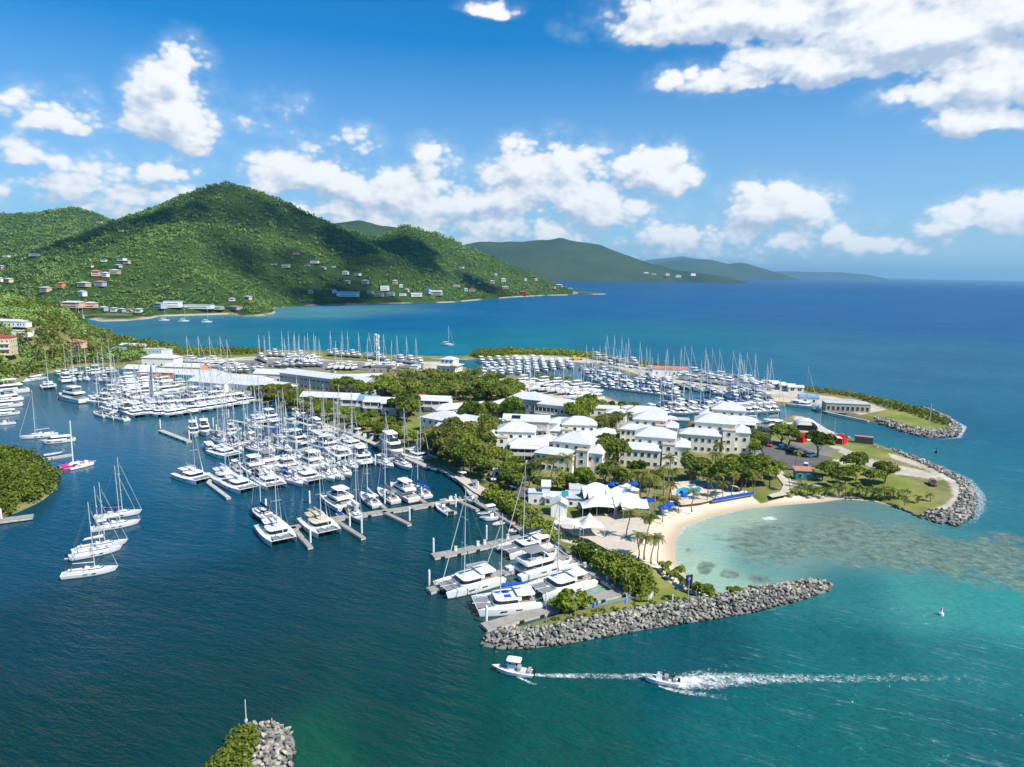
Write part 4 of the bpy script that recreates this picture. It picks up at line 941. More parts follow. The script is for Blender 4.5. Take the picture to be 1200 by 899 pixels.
def row(pts, n, keys, d, where, group, z=0.0, jit=0.35, end='left', flip=0.0):
    """n boats side by side along a line of photo points; d = photo direction of the bow"""
    seg = [math.hypot(b[0] - a[0], b[1] - a[1]) for a, b in zip(pts[:-1], pts[1:])]; tot = sum(seg)
    for i in range(n):
        s = (i + .5) / n * tot; k = 0
        while k < len(seg) - 1 and s > seg[k]: s -= seg[k]; k += 1
        f = s / seg[k]; a, b = pts[k], pts[k + 1]
        px, py = a[0] + (b[0] - a[0]) * f, a[1] + (b[1] - a[1]) * f
        key = keys[i % len(keys)] if isinstance(keys, (list, tuple)) else keys
        sg = -1 if rnd.random() < flip else 1
        o = boat(key, px + rnd.uniform(-jit, jit), py + rnd.uniform(-jit, jit) * .4, (d[0] * sg, d[1] * sg), None, group, z)
        o.rotation_euler.z += rnd.uniform(-.05, .05)
        w_ = ('%s, %s from %s in %s' % (KIND[key], ORD[i], end, where)).split(); o['label'] = ' '.join(w_)
        if len(w_) > 16: o['label'] = ' '.join(('%s, %s from %s in %s' % (SHORT.get(key, KIND[key]), ORD[i], end, where)).split())
# ------------------------------------------------------------------ piers and boardwalk
MT['planks'] = None
def plank_mat(name, c1, c2, across=True, w=0.16):
    m, q, b = new_mat(name); tcn = q.node('ShaderNodeTexCoord'); P = tcn.outputs['Object']
    s = q.node('ShaderNodeSeparateXYZ'); q.l.new(P, s.inputs[0])
    k = q.math('FLOOR', q.math('MULTIPLY', s.outputs[0], 1 / w)); fr = q.math('FRACT', q.math('MULTIPLY', s.outputs[0], 1 / w))
    wn = q.node('ShaderNodeTexWhiteNoise'); wn.noise_dimensions = '1D'; q.l.new(k, wn.inputs['W'])
    c = q.mix(wn.outputs[0], tuple(c1) + (1,), tuple(c2) + (1,)); c = q.mix(q.mapr(q.noise(P, .7, 5), .35, .7, 0, .5), c, (.24, .22, .20, 1))
    c = q.mix(q.math('LESS_THAN', fr, .10), c, (.06, .055, .05, 1))
    q.put(b.inputs['Base Color'], c); b.inputs['Roughness'].default_value = .9; b.inputs['Specular IOR Level'].default_value = .15
    return m
MT['planks'] = plank_mat('grey_planks', (.30, .28, .26), (.40, .37, .34))
MT['concrete'] = mat('pier_concrete', (.42, .41, .39), .9, .1, var=.18, scale=.6)
MT['float'] = mat('float_side', (.46, .45, .43), .9, .1, var=.25)
MT['tyre'] = mat('black_fender', (.02, .02, .02), .8, .2)
MT['pile'] = mat('pile_white', (.72, .72, .70), .6, .3, var=.12, scale=.8)
def pier(label, pts, w=2.2, z=.75, name='floating_pier', piles=(), fingers=(), fend=True, group=None, deckm='planks', cat='pier'):
    """a pontoon along photo points; fingers are (fraction index pair) drawn as their own parts"""
    P = [at(x, y, z) for x, y in pts]; c = P[0]
    t = thing(name, label, cat, (c.x, c.y, 0), 0, group)
    def leg(a, b, w, nm):
        L = (b - a).length; ang = math.atan2(b.y - a.y, b.x - a.x); mid = (a + b) / 2
        d = MB(); d.box((0, 0, z - .06), (L, w, .12)); do = d.build(nm, MT[deckm], t, loc=(mid.x - c.x, mid.y - c.y, 0), rz=ang)
        f = MB(); f.box((0, 0, z - .40), (L - .1, w + .12, .5))
        if fend and w > 1.5:
            f.mat(1); k = max(2, int(L / 5))
            for i in range(k):
                for s in (-1, 1): f.box((-L / 2 + (i + .5) * L / k, s * (w / 2 + .13), z - .35), (.9, .20, .42))
        f.build('float', [MT['float'], MT['tyre']], t, loc=(mid.x - c.x, mid.y - c.y, 0), rz=ang)
    for a, b in zip(P[:-1], P[1:]): leg(a, b, w, 'walkway')
    for (x0, y0, x1, y1) in fingers: leg(at(x0, y0, z), at(x1, y1, z), 1.15, 'finger')
    for (x, y) in piles:
        p = at(x, y, 0); m = MB(); m.tube((0, 0, -2), (0, 0, 3.4), .24, n=8); m.tube((0, 0, 3.4), (0, 0, 3.75), .25, .05, 8)
        m.build('piling', MT['pile'], t, 40, loc=(p.x - c.x, p.y - c.y, 0))
    return t
def boxes(n, pts, spec): pass
pier('concrete tee pier, outermost one on the left below the packed boats', [(188, 504), (222, 517)], 2.0, piles=[(188, 502), (222, 515), (226, 508)], deckm='concrete')
pier('short pier beside two white motor boats', [(226, 501), (268, 507)], 1.8, piles=[(230, 499), (250, 500), (254, 508)], deckm='concrete')
pier('slim concrete pier in front of the packed catamarans', [(268, 492), (300, 497.5), (342, 504)], 1.8, piles=[(268, 489), (288, 494), (334, 499)], deckm='concrete')
pier('pier nearest the mangrove corner of the quay', [(335, 490), (362, 498), (376, 496)], 1.8, piles=[(335, 487), (346, 493)], deckm='concrete')
pier('long pier lined with small sailboats', [(253, 513), (300, 521), (348, 528), (405, 512), (424, 511)], 1.8, piles=[(258, 512), (283, 517), (315, 523), (348, 526), (404, 510)], deckm='concrete')
pier('pier of the middle catamaran rows', [(258, 553), (330, 548), (395, 545), (450, 538), (508, 531)], 2.2, piles=[(300, 545), (346, 543), (375, 540), (416, 548), (440, 545)],
     fingers=[(252, 556, 244, 565), (244, 565, 268, 583), (300, 550, 312, 572), (345, 548, 352, 565), (395, 546, 402, 560)], deckm='concrete')
pier('long pier joining the boardwalk corner with many berths', [(336, 619), (392, 607), (470, 596), (552, 583)], 2.3, piles=[(312, 600), (363, 590), (364, 636), (424, 625), (412, 598), (451, 590), (480, 610), (494, 585), (534, 594), (410, 617)],
     fingers=[(343, 617, 364, 641), (393, 609, 426, 630), (449, 599, 480, 614), (376, 606, 362, 596), (452, 596, 443, 588), (500, 590, 486, 580), (538, 587, 560, 597), (320, 614, 311, 602), (520, 596, 534, 600)])
pier('broad pier with service boxes left of the boardwalk', [(507, 651), (545, 644), (613, 628)], 2.6, piles=[(508, 648), (570, 632), (622, 646)])
pier('pier along which the big catamaran with grey bimini lies', [(502, 691), (540, 681), (600, 667), (626, 660)], 2.2, piles=[(503, 687)])
pier('pier on the breakwater side, last one before the grass', [(567, 734), (620, 719), (665, 708), (738, 690)], 2.6, piles=[(570, 731), (733, 688), (640, 715)])
pier('narrow pier between the two largest catamarans', [(706, 669), (668, 680), (628, 690)], 1.6, piles=[(698, 662)])
bw = pier('grey boardwalk running along the tall hedge from the quay corner', [(556, 584), (604, 612), (632, 634), (660, 652), (700, 672), (736, 692)], 3.2, .95, 'boardwalk', piles=[(560, 578), (609, 606), (640, 632), (697, 662)], cat='boardwalk')
pier('quay walkway below the trees along the inner harbour', [(344, 486), (372, 494), (402, 505), (440, 520), (470, 533), (500, 546), (522, 551), (545, 566), (556, 582)], 2.2, 1.05, 'quay_walkway', cat='quay', deckm='concrete')
pier('low concrete wall enclosing the yacht basin on the sea side', [(505, 420), (548, 421)], 2.0, 1.2, 'harbour_wall', cat='wall', fend=False, deckm='concrete')
pier('pier carrying the first row under white canopies', [(560, 436), (615, 434), (672, 428)], 1.8, .75, deckm='concrete', fend=False)
pier('pier carrying the second row of the yacht basin', [(690, 449), (740, 455), (801, 462)], 2.0, .75, piles=[(801, 460)], deckm='concrete', fend=False)
pier('pier in the basin nearest the villas', [(762, 481), (820, 479), (905, 480)], 2.0, .75, deckm='concrete', fend=False)
pier('small landing at the canal mouth between the villas', [(786, 490), (808, 491)], 5.0, 1.0, 'landing', cat='landing', deckm='concrete', fend=False)
pier('straight seawall in front of the grey block on the spit', [(953, 478), (975, 484), (1018, 493)], 1.2, 1.3, 'seawall', cat='wall', deckm='concrete', fend=False)
pier('weathered landing stage at the mangrove island', [(-30, 612), (0, 609), (39, 604)], 2.6, .9, 'landing_stage', piles=[(2, 612)], cat='pier', fend=False)
pier('thin pontoon with rafts behind the mangrove island', [(28, 540), (60, 536), (84, 532)], 1.6, .6, deckm='concrete', fend=False)

# ------------------------------------------------------------------ boats, nearest first
boat('sc_grey', 549, 687, (-1, .27), 'large sailing catamaran with open grey bimini, alone on the outer pier')
boat('sc_blue', 592, 711, (-1, .12), 'catamaran with bright blue sail cover beside the rock breakwater')
boat('sc', 657, 690, (-1, .30), 'white sailing catamaran next to the green bush and the hedge')
boat('pc_big', 632, 668, (1, -.28), 'big power catamaran with grey canopy, stern facing the open harbour')
boat('sc_navy', 617, 645, (-1, .25), 'white sailing catamaran in the berth just below the broad service pier')
boat('sc', 324, 629, (.48, .55), 'white catamaran at the outer end of the long pier, bows to camera')
boat('sc_beige', 375, 620, (.58, .50), 'catamaran with beige decks, second at the outer end of the long pier')
boat('sl_dark', 308, 606, (-.75, -.52), 'long dark hulled sailboat behind the outermost white catamaran')
boat('din_blue', 400, 606, (.5, .5), 'grey dinghy with bright blue cover between catamaran and finger')
boat('sl_steel', 417, 607, (.45, .55), 'grey hulled sailboat with bow to the open water on the long pier')
boat('pc_red', 396, 591, (-.6, -.35), 'power catamaran with red seats at the turn of the long pier')
boat('sl', 432, 588, (-.75, -.6), 'pale sailboat on the long pier, stern to the walkway, left of two')
boat('sl_grey', 453, 583, (-.75, -.55), 'sailboat with grey canvas on the long pier, right of two')
boat('my', 471, 581, (-.75, -.45), 'white motor yacht with flybridge between sailboats on the long pier')
boat('sl_blue', 491, 578, (-.75, -.5), 'sailboat under bright blue canvas next to the quay corner')
boat('cc_open', 519, 599, (-.7, -.45), 'long open motorboat with three black outboards south of the pier')
boat('cc_low', 528, 589, (-1, .08), 'small white launch lying along the long pier')
boat('cc_low', 553, 589, (-.9, -.3), 'small white launch in the corner under the boardwalk')
boat('cc', 541, 563, (-.9, -.35), 'white motorboat moored beneath the shore trees')
boat('cc_grey', 556, 574, (-.6, -.6), 'motorboat with grey top right at the quay corner')
boat('cc', 573, 604, (-1, .18), 'white hard top motorboat moored at the hedge side')
boat('cc_grey', 576, 609, (-1, .14), 'motorboat just below the white hard top one at the hedge')
boat('rib', 587, 614, (-1, .30), 'long grey inflatable on the boardwalk by the orange float')
boat('din', 603, 623, (-1, .2), 'white tender tied between service pier and boardwalk')
# pier of the middle catamaran rows
G2 = 'boats on the middle pier'
for key, px, py, d, lab in [
 ('sc', 227, 562, (.8, .28), 'lone white catamaran anchored left of the middle pier'),
 ('rib', 254, 559, (.6, .5), 'inflatable at the outermost finger of the middle pier'),
 ('sc', 264, 563, (.7, .5), 'sailing catamaran inside the outermost finger of the middle pier'),
 ('sc_grey', 281, 572, (.85, .42), 'broad catamaran in the outer corner of the middle pier'),
 ('pc', 296, 551, (-.6, -.4), 'power catamaran on the far side of the middle pier, outermost'),
 ('sc', 316, 568, (.65, .5), 'catamaran on the near side of the middle pier, left of the blue bimini'),
 ('sl_blue', 337, 563, (.55, .5), 'sailboat with blue bimini among catamarans on the middle pier'),
 ('sc_navy', 333, 544, (-.6, -.4), 'catamaran behind the blue bimini sailboat on the middle pier'),
 ('sc', 361, 562, (.75, .42), 'wide catamaran on the near side of the middle pier, right of blue bimini'),
 ('pc_red', 364, 545, (-.6, -.3), 'power catamaran with red seats on the far side of the middle pier'),
 ('sl', 385, 560, (.5, .5), 'sailboat on the middle pier right of the wide catamaran'),
 ('sl_bare', 392, 558, (.5, .5), 'sailboat without bimini, right end of the near side of the middle pier'),
 ('pc', 425, 542, (.5, .42), 'power catamaran at the shore half of the middle pier'),
 ('sl_bare', 412, 548, (.62, .45), 'low sailboat beside the power catamaran at the shore half'),
 ('my_big', 460, 532, (.55, .42), 'three storey white motor yacht at the shore end of the middle pier'),
 ('sl', 452, 546, (.7, .4), 'sailboat under the bow of the three storey motor yacht'),
 ('sl_grey', 473, 547, (.7, .42), 'grey canvas sailboat right of the three storey motor yacht'),
 ('sc_navy', 491, 538, (.7, .25), 'sailing catamaran moored at the trees by the blue grey pavilion')]:
    boat(key, px, py, d, lab, G2)
G3 = 'boats on the pier of small sailboats'
for i, (key, px, py, d) in enumerate([('my_exp', 246, 528, (.5, .5)), ('sc', 264, 534, (.85, .3)), ('sl', 262, 521, (.5, .5)), ('sl_navy', 275, 525, (.6, .5)), ('sl_grey', 287, 523, (.55, .5)), ('cc', 282, 529, (.5, .5)), ('sl', 299, 529, (.8, .35)),
   ('sl_navy', 306, 523, (.6, .4)), ('sl', 316, 530, (.55, .5)), ('sl_grey', 325, 526, (.55, .5)), ('sl_blue', 327, 514, (.8, .3)), ('pc', 349, 520, (.8, .25)), ('sl', 366, 523, (.8, .3)), ('sl_navy', 358, 516, (-.8, -.2)), ('sc_beige', 380, 511, (.2, .6)), ('sl', 391, 518, (.9, .3)), ('sl_grey', 399, 510, (-.8, -.4)), ('my_small', 272, 509, (.5, .5)), ('cc_grey', 276, 506, (-.6, .3))]):
    boat(key, px, py, d, '%s, %s from the left on the pier of small sailboats' % (SHORT.get(key, KIND[key]), ORD[i]), G3)
for i, (key, px, py, d) in enumerate([('sl', 336, 529, (.5, .5)), ('sl_navy', 310, 516, (-.6, -.4)), ('sl', 292, 513, (-.6, -.4)), ('my_exp', 372, 514, (.6, .3)), ('sc_grey', 412, 524, (.8, .3)), ('sl_steel', 332, 508, (.8, .3)), ('cc', 362, 506, (.8, .2)), ('sl', 268, 514, (-.6, -.4)), ('sl_grey', 256, 518, (.5, .5)), ('pc', 384, 527, (.8, .3))]):
    boat(key, px, py, d, '%s, %s of the extra berths around the small sailboat pier' % (SHORT.get(key, KIND[key]), ORD[i]), G3)
for i, (key, px, py, d) in enumerate([('sl', 347, 566, (.6, .5)), ('sl_navy', 304, 566, (.65, .5)), ('sc', 398, 533, (-.6, -.35)), ('sl_grey', 380, 538, (-.6, -.4)), ('sl', 349, 541, (-.6, -.4)), ('pc_grey', 312, 546, (-.6, -.4)), ('sl', 404, 556, (.6, .45)), ('cc', 275, 549, (-.6, -.4))]):
    boat(key, px, py, d, '%s squeezed in along the middle pier, %s such berth' % (SHORT.get(key, KIND[key]), ORD[i]), G2)
boat('my', 227, 510, (.12, .7), 'white motor boat facing the camera on the tee pier, left of two')
boat('my', 240, 508, (.3, .7), 'white motor boat facing the camera on the tee pier, right of two')
boat('sc', 304, 496, (.85, .42), 'catamaran at the slim pier, left of a rafted pair')
boat('pc', 317, 494, (.85, .35), 'power catamaran at the slim pier, right of a rafted pair')
boat('sl', 299, 503, (.9, .3), 'sailboat on the near side of the slim concrete pier')
boat('cc', 344, 498, (.9, .1), 'motorboat between slim pier and mangrove corner')
boat('cc', 321, 476, (-1, .1), 'motorboat under the mangroves at the inner quay')
row([(345, 487), (375, 499)], 4, ['sl', 'cc', 'sl_navy', 'my_exp'], (.75, .4), 'the boats under the inner quay hedge', 'boats at the inner quay')
row([(407, 506), (440, 518)], 4, ['cc_grey', 'cc', 'cc_low', 'cc_grey'], (-.7, .35), 'the small boats along the quay lawn', 'boats at the inner quay')
row([(446, 522), (470, 530)], 3, ['cc_low', 'cc_grey', 'din'], (-.7, .35), 'the tenders at the lawn quay', 'boats at the inner quay')
# the packed catamarans
GP = 'boats packed in the far left basin'
row([(170, 485), (200, 487), (222, 483), (250, 479), (280, 474), (300, 470)], 11, ['sc', 'sc_navy', 'sc', 'sc', 'pc', 'sc', 'sc_grey', 'sc', 'sc', 'pc', 'sc'], (.9, .38), 'the front row of packed catamarans', GP)
row([(182, 477), (215, 475), (245, 471), (285, 466)], 10, ['sc', 'pc', 'sc', 'sc_navy', 'sc', 'sc', 'pc', 'sc', 'sc', 'sc_grey'], (-.9, -.3), 'the second row of packed catamarans', GP)
row([(215, 466), (262, 465)], 5, ['sl', 'pc', 'sl_navy', 'sl', 'my'], (.9, .25), 'the third row before the white sheds', GP)
row([(112, 486), (146, 493)], 3, ['sl_grey', 'sl', 'sl_navy'], (-1, -.3), 'the sailboats edging the packed basin', GP)
row([(128, 480), (164, 488)], 4, ['sc', 'sc', 'pc', 'sc'], (.9, .4), 'the catamarans behind the edge sailboats', GP)
row([(108, 471), (140, 476), (166, 479)], 5, ['sc', 'pc', 'sc', 'sc_navy', 'sc'], (.9, .25), 'the cluster right of the yacht with orange fender', GP)
row([(123, 461), (152, 470), (172, 473)], 5, ['my', 'sc', 'my', 'pc', 'sc'], (-.9, -.25), 'the inner cluster left of the hoisted sail', GP)
row([(146, 446), (152, 468)], 6, ['my', 'pc', 'my', 'pc', 'my', 'my'], (-1, .05), 'the stacked motor yachts below the orange shed', GP, end='top')
row([(166, 447), (170, 466)], 5, ['pc', 'my', 'pc', 'my', 'pc'], (-1, .05), 'the second stack of motor yachts below the shed', GP, end='top')
row([(187, 447), (192, 459)], 3, ['my', 'my', 'pc'], (-1, .1), 'the stack right of the hoisted sail', GP, end='top')
boat('my_blue', 201, 461, (1, -.12), 'large motor yacht with blue stripe beside the hoisted sail', GP)
row([(204, 446), (208, 455)], 2, ['my', 'my_small'], (-1, .1), 'the pair beside the green shed', GP, end='top')
row([(64, 440), (98, 439), (134, 437)], 8, ['my_exp', 'sl', 'sc', 'sl_navy', 'my_small', 'pc', 'sl', 'sc'], (.3, .6), 'the row along the wooded shore', GP)
row([(74, 448), (106, 446)], 4, ['pc', 'sl', 'cc', 'sl_bare'], (.4, .6), 'the second row along the wooded shore', GP)
row([(112, 447), (143, 449)], 4, ['sl', 'my_small', 'sl_navy', 'cc'], (.9, .35), 'the loose row by the orange shed', GP)
boat('sc', 57, 455, (.2, .6), 'catamaran lying off alone near the wooded shore')
row([(28, 448), (50, 444)], 3, ['cc_low', 'my_exp', 'cc'], (-1, .15), 'the boats under the mangrove bank', GP)
boat('my_big', 84, 470, (-1, -.18), 'large white motor yacht with an orange fender at its bow')
b_ = at(70, 468, 0); m_ = MB(); m_.tube((0, 0, -.35), (0, 0, 1.0), .6, .45, 10); fo = m_.build('round_fender', MT['hull_orange'], None, 60, loc=(b_.x - 0.8, b_.y, .35)); setp(fo, 'orange round fender at the bow of the large motor yacht', 'fender')
for i, (k_, y_) in enumerate((('my_big', 462), ('pc_big', 470), ('my', 478), ('my_exp', 487), ('cc_grey', 498))):
    boat(k_, (4, 6, 2, 4, 6)[i], y_, (-1, .1), '%s at the left picture edge, %s from the top' % (KIND[k_], ORD[i]), 'boats at the left edge')
boat('sl_bare', 45, 513, (-1, .1), 'sailboat with thin black mast beyond the mangrove island')
boat('my_exp', 67, 519, (-1, .1), 'low white motor cruiser beyond the mangrove island')
boat('rib', 62, 533, (1, -.15), 'dark inflatable on the thin pontoon behind the mangrove island')
boat('tri', 89, 547, (-1, .25), 'white and pink trimaran with a thick white mast')
boat('cc_low', 101, 546, (1, -.2), 'small boat with orange trim next to the pink trimaran')
# moored sailboats
boat('sl_bare', 107, 673, (1, -.14), 'white sailboat nearest the camera among the moored group', sc=.86)
boat('sl_bare', 114, 650, (1, -.2), 'white sailboat with a bowsprit partly hidden behind the nearest one', sc=.86)
boat('sl_red', 119, 643, (1, -.2), 'sailboat with red waterline in the middle of the moored group', sc=.86)
boat('sl', 137, 618, (1, -.17), 'white sailboat with yellow bag on deck, fourth of the moored group', sc=.86)
boat('sl_navy', 140, 605, (1, -.12), 'sailboat farthest back in the moored group with navy cover', sc=.86)
boat('din', 88, 655, (1, 0), 'tender trailing behind the middle moored sailboats')
# under way
boat('cc', 600, 789, (-1, -.15), 'white hard top motorboat under way off the breakwater', sc=.9)
boat('cc_low', 772, 800, (-1, -.15), 'small open motorboat speeding with a broad white wake', sc=.9)
boat('fs', 525, 405, (1, .05), 'lone sailboat anchored in the blue bay behind the boatyard', z=0)
# the bay on the far side
boat('fs', 193, 376, (1, 0), 'sailboat anchored before the hill, leftmost of three')
boat('fs', 216, 377, (1, 0), 'sailboat anchored before the hill, middle of three')
boat('fs', 243, 378, (1, 0), 'sailboat anchored before the hill, rightmost of three')
row([(62, 372), (100, 374)], 8, ['fs', 'fm', 'fs', 'fs'], (.3, .7), 'the yachts in the creek below the hill houses', 'boats in the far creek')
row([(66, 369), (92, 370)], 6, ['fs', 'fm_w', 'fs'], (.3, .7), 'the inner yachts in the creek below the hill', 'boats in the far creek')
# the basin on the right
GB_ = 'boats in the right basin'
row([(562, 440), (600, 438.5), (640, 435), (674, 431)], 11, ['fm_w', 'fm_w', 'fm'], (.75, .42), 'the front row under white canopies', GB_)
row([(564, 432), (610, 430), (668, 426)], 11, ['fm_w', 'fm', 'fm_w'], (-.75, -.3), 'the second row under white canopies', GB_)
row([(560, 426), (600, 424.5), (640, 424)], 8, ['fm_w', 'fm'], (.75, .3), 'the back row along the scrub', GB_)
row([(684, 441), (738, 448)], 6, ['fm', 'fs', 'fm_w', 'fm'], (.8, .3), 'the group right of the canopy rows', GB_)
row([(682, 434), (728, 440)], 6, ['fs', 'fs_n', 'fs', 'fm'], (.8, .2), 'the sailboats along the basin head', GB_)
row([(705, 454), (750, 460), (796, 466)], 12, ['fm_n', 'fm', 'fs_n', 'fm_b', 'fm', 'fs', 'fm_bl'], (.8, .35), 'the near side of the middle basin pier', GB_)
row([(716, 448), (755, 452), (792, 459)], 12, ['fm', 'fm_b', 'fs', 'fm_n', 'fm'], (-.8, -.3), 'the far side of the middle basin pier', GB_)
row([(748, 444), (790, 452)], 9, ['fs', 'fm_n', 'fs_b', 'fm'], (.8, .3), 'the boats under the spit wall', GB_)
row([(762, 485), (800, 485), (836, 482)], 11, ['fm', 'fs_n', 'fm_n', 'fs', 'fm_b'], (.85, .3), 'the row behind the villa roofs', GB_)
row([(776, 477), (830, 475), (888, 477)], 15, ['fm_b', 'fs', 'fm', 'fs_n', 'fm_n', 'fm_bl'], (-.8, -.28), 'the far side of the villa pier', GB_)
row([(842, 484), (880, 484), (910, 482)], 9, ['fm', 'fm_w', 'fs', 'fm'], (.9, .28), 'the near side of the villa pier', GB_)
row([(800, 456), (846, 463)], 6, ['fs_d', 'fm_bl', 'fs'], (.95, .25), 'the boats lying along the spit quay', GB_)
row([(852, 466), (906, 478)], 8, ['fs', 'fm', 'fs_n', 'fm_b'], (.8, .35), 'the boats at the outer spit quay', GB_)
boat('sc', 942, 477, (1, .12), 'white catamaran at the spit quay, last boat before the channel')
boat('sc', 872, 495, (1, .2), 'white catamaran at the car park end of the basin')
boat('sl', 884, 497, (1, .1), 'white sailboat beside the catamaran at the car park end')
boat('sc_grey', 909, 499, (1, -.1), 'catamaran with raised sail next to the dome tent')
# boatyards on land
ZL = 2.3
GY_ = 'boats standing in the yards'
row([(604, 449), (640, 452)], 3, ['fm_w', 'fs', 'fm_w'], (-1, .12), 'the big yachts ashore below the canopy rows', GY_, ZL)
row([(598, 454), (640, 457), (690, 464)], 8, ['fs', 'fs_r', 'fs', 'fm', 'fs_b'], (-1, .15), 'the front yard row of yachts ashore', GY_, ZL)
row([(644, 451), (700, 461)], 5, ['fm', 'fs', 'fm_w'], (-1, .1), 'the yard row next to the basin shrubs', GY_, ZL)
row([(600, 463), (632, 467)], 4, ['fm_n', 'fm_n', 'fs', 'fm_n'], (.5, .3), 'the small boats ashore before the large roof', GY_, ZL)
row([(664, 466), (700, 469)], 3, ['fm', 'fs', 'fm_w'], (-1, .1), 'the yachts ashore by the bright tree', GY_, ZL)
row([(697, 419), (748, 427)], 6, ['fm', 'fs', 'fs_d', 'fs', 'fs', 'fm'], (.9, .2), 'the yachts ashore at the start of the spit', GY_, ZL)
row([(796, 436), (884, 449)], 11, ['fs', 'fs', 'fm', 'fs'], (.9, .1), 'the yachts ashore along the spit', GY_, ZL)
row([(800, 443), (890, 455)], 9, ['fm', 'fm_n', 'fs', 'fm_w'], (.9, .2), 'the near yard row on the spit', GY_, ZL)
row([(312, 416), (342, 417), (372, 420)], 8, ['fs', 'fm', 'fs', 'fs'], (.5, .3), 'the back row in the north boatyard', GY_, ZL)
row([(336, 422), (374, 424)], 6, ['fm', 'fs', 'fs_d', 'fs'], (-.8, .2), 'the second row in the north boatyard', GY_, ZL)
row([(384, 415), (424, 418)], 6, ['fs', 'fm', 'fs'], (.7, .3), 'the yachts by the north sea wall', GY_, ZL)
row([(384, 431), (418, 432)], 5, ['fm_n', 'fs', 'fs', 'fm'], (-.8, .3), 'the yachts on the open grey yard', GY_, ZL)
row([(430, 418), (452, 421)], 4, ['fs', 'fs', 'fm'], (.9, .2), 'the yachts left of the dark trees', GY_, ZL)
row([(462, 422), (496, 427)], 6, ['fs', 'fm', 'fs', 'fm_w'], (.8, .3), 'the yachts right of the lattice tower', GY_, ZL)
row([(216, 424), (262, 425)], 7, ['fs', 'fm', 'fs', 'fm_bl'], (1, .05), 'the yachts ashore behind the white sheds', GY_, ZL)
row([(236, 429), (288, 431)], 6, ['fm_w', 'fm_n', 'fm', 'fs'], (1, .08), 'the lower yard row behind the sheds', GY_, ZL)
row([(258, 436), (310, 434)], 6, ['fm_bl', 'fm_n', 'fm', 'fm_n'], (.9, .2), 'the motor boats between the white sheds', GY_, ZL)

row([(322, 429), (352, 428), (378, 428)], 7, ['fm_n', 'fs', 'fm_bl', 'fs_n', 'fm'], (.8, .2), 'row three of the north boatyard', GY_, ZL)
row([(428, 428), (470, 431)], 6, ['fs', 'fm_n', 'fs_b', 'fm'], (-.8, .25), 'the yachts before the tan blocks', GY_, ZL)
row([(302, 419), (312, 424)], 3, ['fs_n', 'fm', 'fs'], (.6, .3), 'the north yard corner', GY_, ZL)
row([(704, 428), (760, 436), (800, 444)], 12, ['fs_n', 'fm', 'fm_bl', 'fs', 'fm_n', 'fs_b'], (.9, .3), 'the row below the spit workshop', GB_)
row([(690, 446), (722, 452)], 6, ['fm_b', 'fs_n', 'fm_n', 'fs'], (.8, .3), 'the row behind the yard shrubs', GB_)
row([(850, 446), (905, 455)], 6, ['fm_n', 'fs_n', 'fm', 'fs_d'], (.9, .25), 'the row before the storage tents', GY_, ZL)
row([(856, 458), (900, 464)], 5, ['fm_bl', 'fs', 'fm_n'], (.9, .25), 'the yachts ashore by the spit quay', GY_, ZL)
# ------------------------------------------------------------------ buildings
def wall_mat(name, col): return mat(name, col, .9, .15, var=.10, scale=.5, bump=.1)
MT['w_cream'] = wall_mat('cream_stucco', (.83, .78, .68)); MT['w_white'] = wall_mat('white_wall', (.78, .77, .74)); MT['w_grey'] = wall_mat('grey_wall', (.40, .44, .46))
MT['w_blue'] = wall_mat('blue_grey_wall', (.32, .40, .47)); MT['w_yellow'] = wall_mat('yellow_wall', (.66, .55, .33)); MT['w_orange'] = wall_mat('orange_wall', (.72, .27, .13)); MT['w_pink'] = wall_mat('pink_wall', (.66, .40, .33))
MT['w_red'] = mat('red_board', (.55, .018, .022), .6, .3, var=.1); MT['w_teal'] = mat('teal_board', (.035, .23, .25), .6, .3, var=.12); MT['w_tan'] = wall_mat('tan_wall', (.46, .38, .28)); MT['w_dark'] = wall_mat('dark_wall', (.10, .10, .10))
def roof_mat(name, col, rib=0.45):
    m, q, b = new_mat(name); tcn = q.node('ShaderNodeTexCoord'); P = tcn.outputs['Object']; oi = q.node('ShaderNodeObjectInfo')
    v = q.vmath('ADD', P, oi.outputs['Location']); n = q.noise(v, .35, 5, .62); n2 = q.noise(v, 3., 3)
    c = q.mix(q.mapr(n, .3, .72), tuple(x * .80 for x in col) + (1,), tuple(col) + (1,)); c = q.mix(q.mapr(n2, .55, .8, 0, .25), c, tuple(x * .6 for x in col) + (1,))
    q.put(b.inputs['Base Color'], c); b.inputs['Roughness'].default_value = .55; b.inputs['Specular IOR Level'].default_value = .3
    s = q.node('ShaderNodeSeparateXYZ'); q.l.new(P, s.inputs[0]); bn = q.node('ShaderNodeBump'); bn.inputs['Strength'].default_value = .5; bn.inputs['Distance'].default_value = .06
    q.put(bn.inputs['Height'], q.math('LESS_THAN', q.math('FRACT', q.math('MULTIPLY', q.math('ADD', s.outputs[0], q.math('MULTIPLY', s.outputs[1], 0.0)), 1 / rib)), .15)); q.l.new(bn.outputs[0], b.inputs['Normal'])
    return m
MT['r_white'] = roof_mat('white_metal_roof', (.62, .63, .64)); MT['r_grey'] = roof_mat('pale_grey_roof', (.50, .54, .58)); MT['r_red'] = roof_mat('red_roof', (.42, .06, .05)); MT['r_blue'] = roof_mat('blue_roof', (.16, .32, .55)); MT['r_rust'] = roof_mat('salmon_roof', (.52, .22, .15)); MT['r_dark'] = roof_mat('dark_grey_roof', (.16, .19, .21))
MT['trim'] = mat('white_trim', (.74, .74, .72), .6, .3, var=.05)
MT['shade_glass'] = mat('window_glass', (.030, .045, .060), .10, .6, var=.3, scale=.8)
MT['shutter'] = mat('blue_shutter', (.07, .17, .30), .6, .3)
WINC = {}
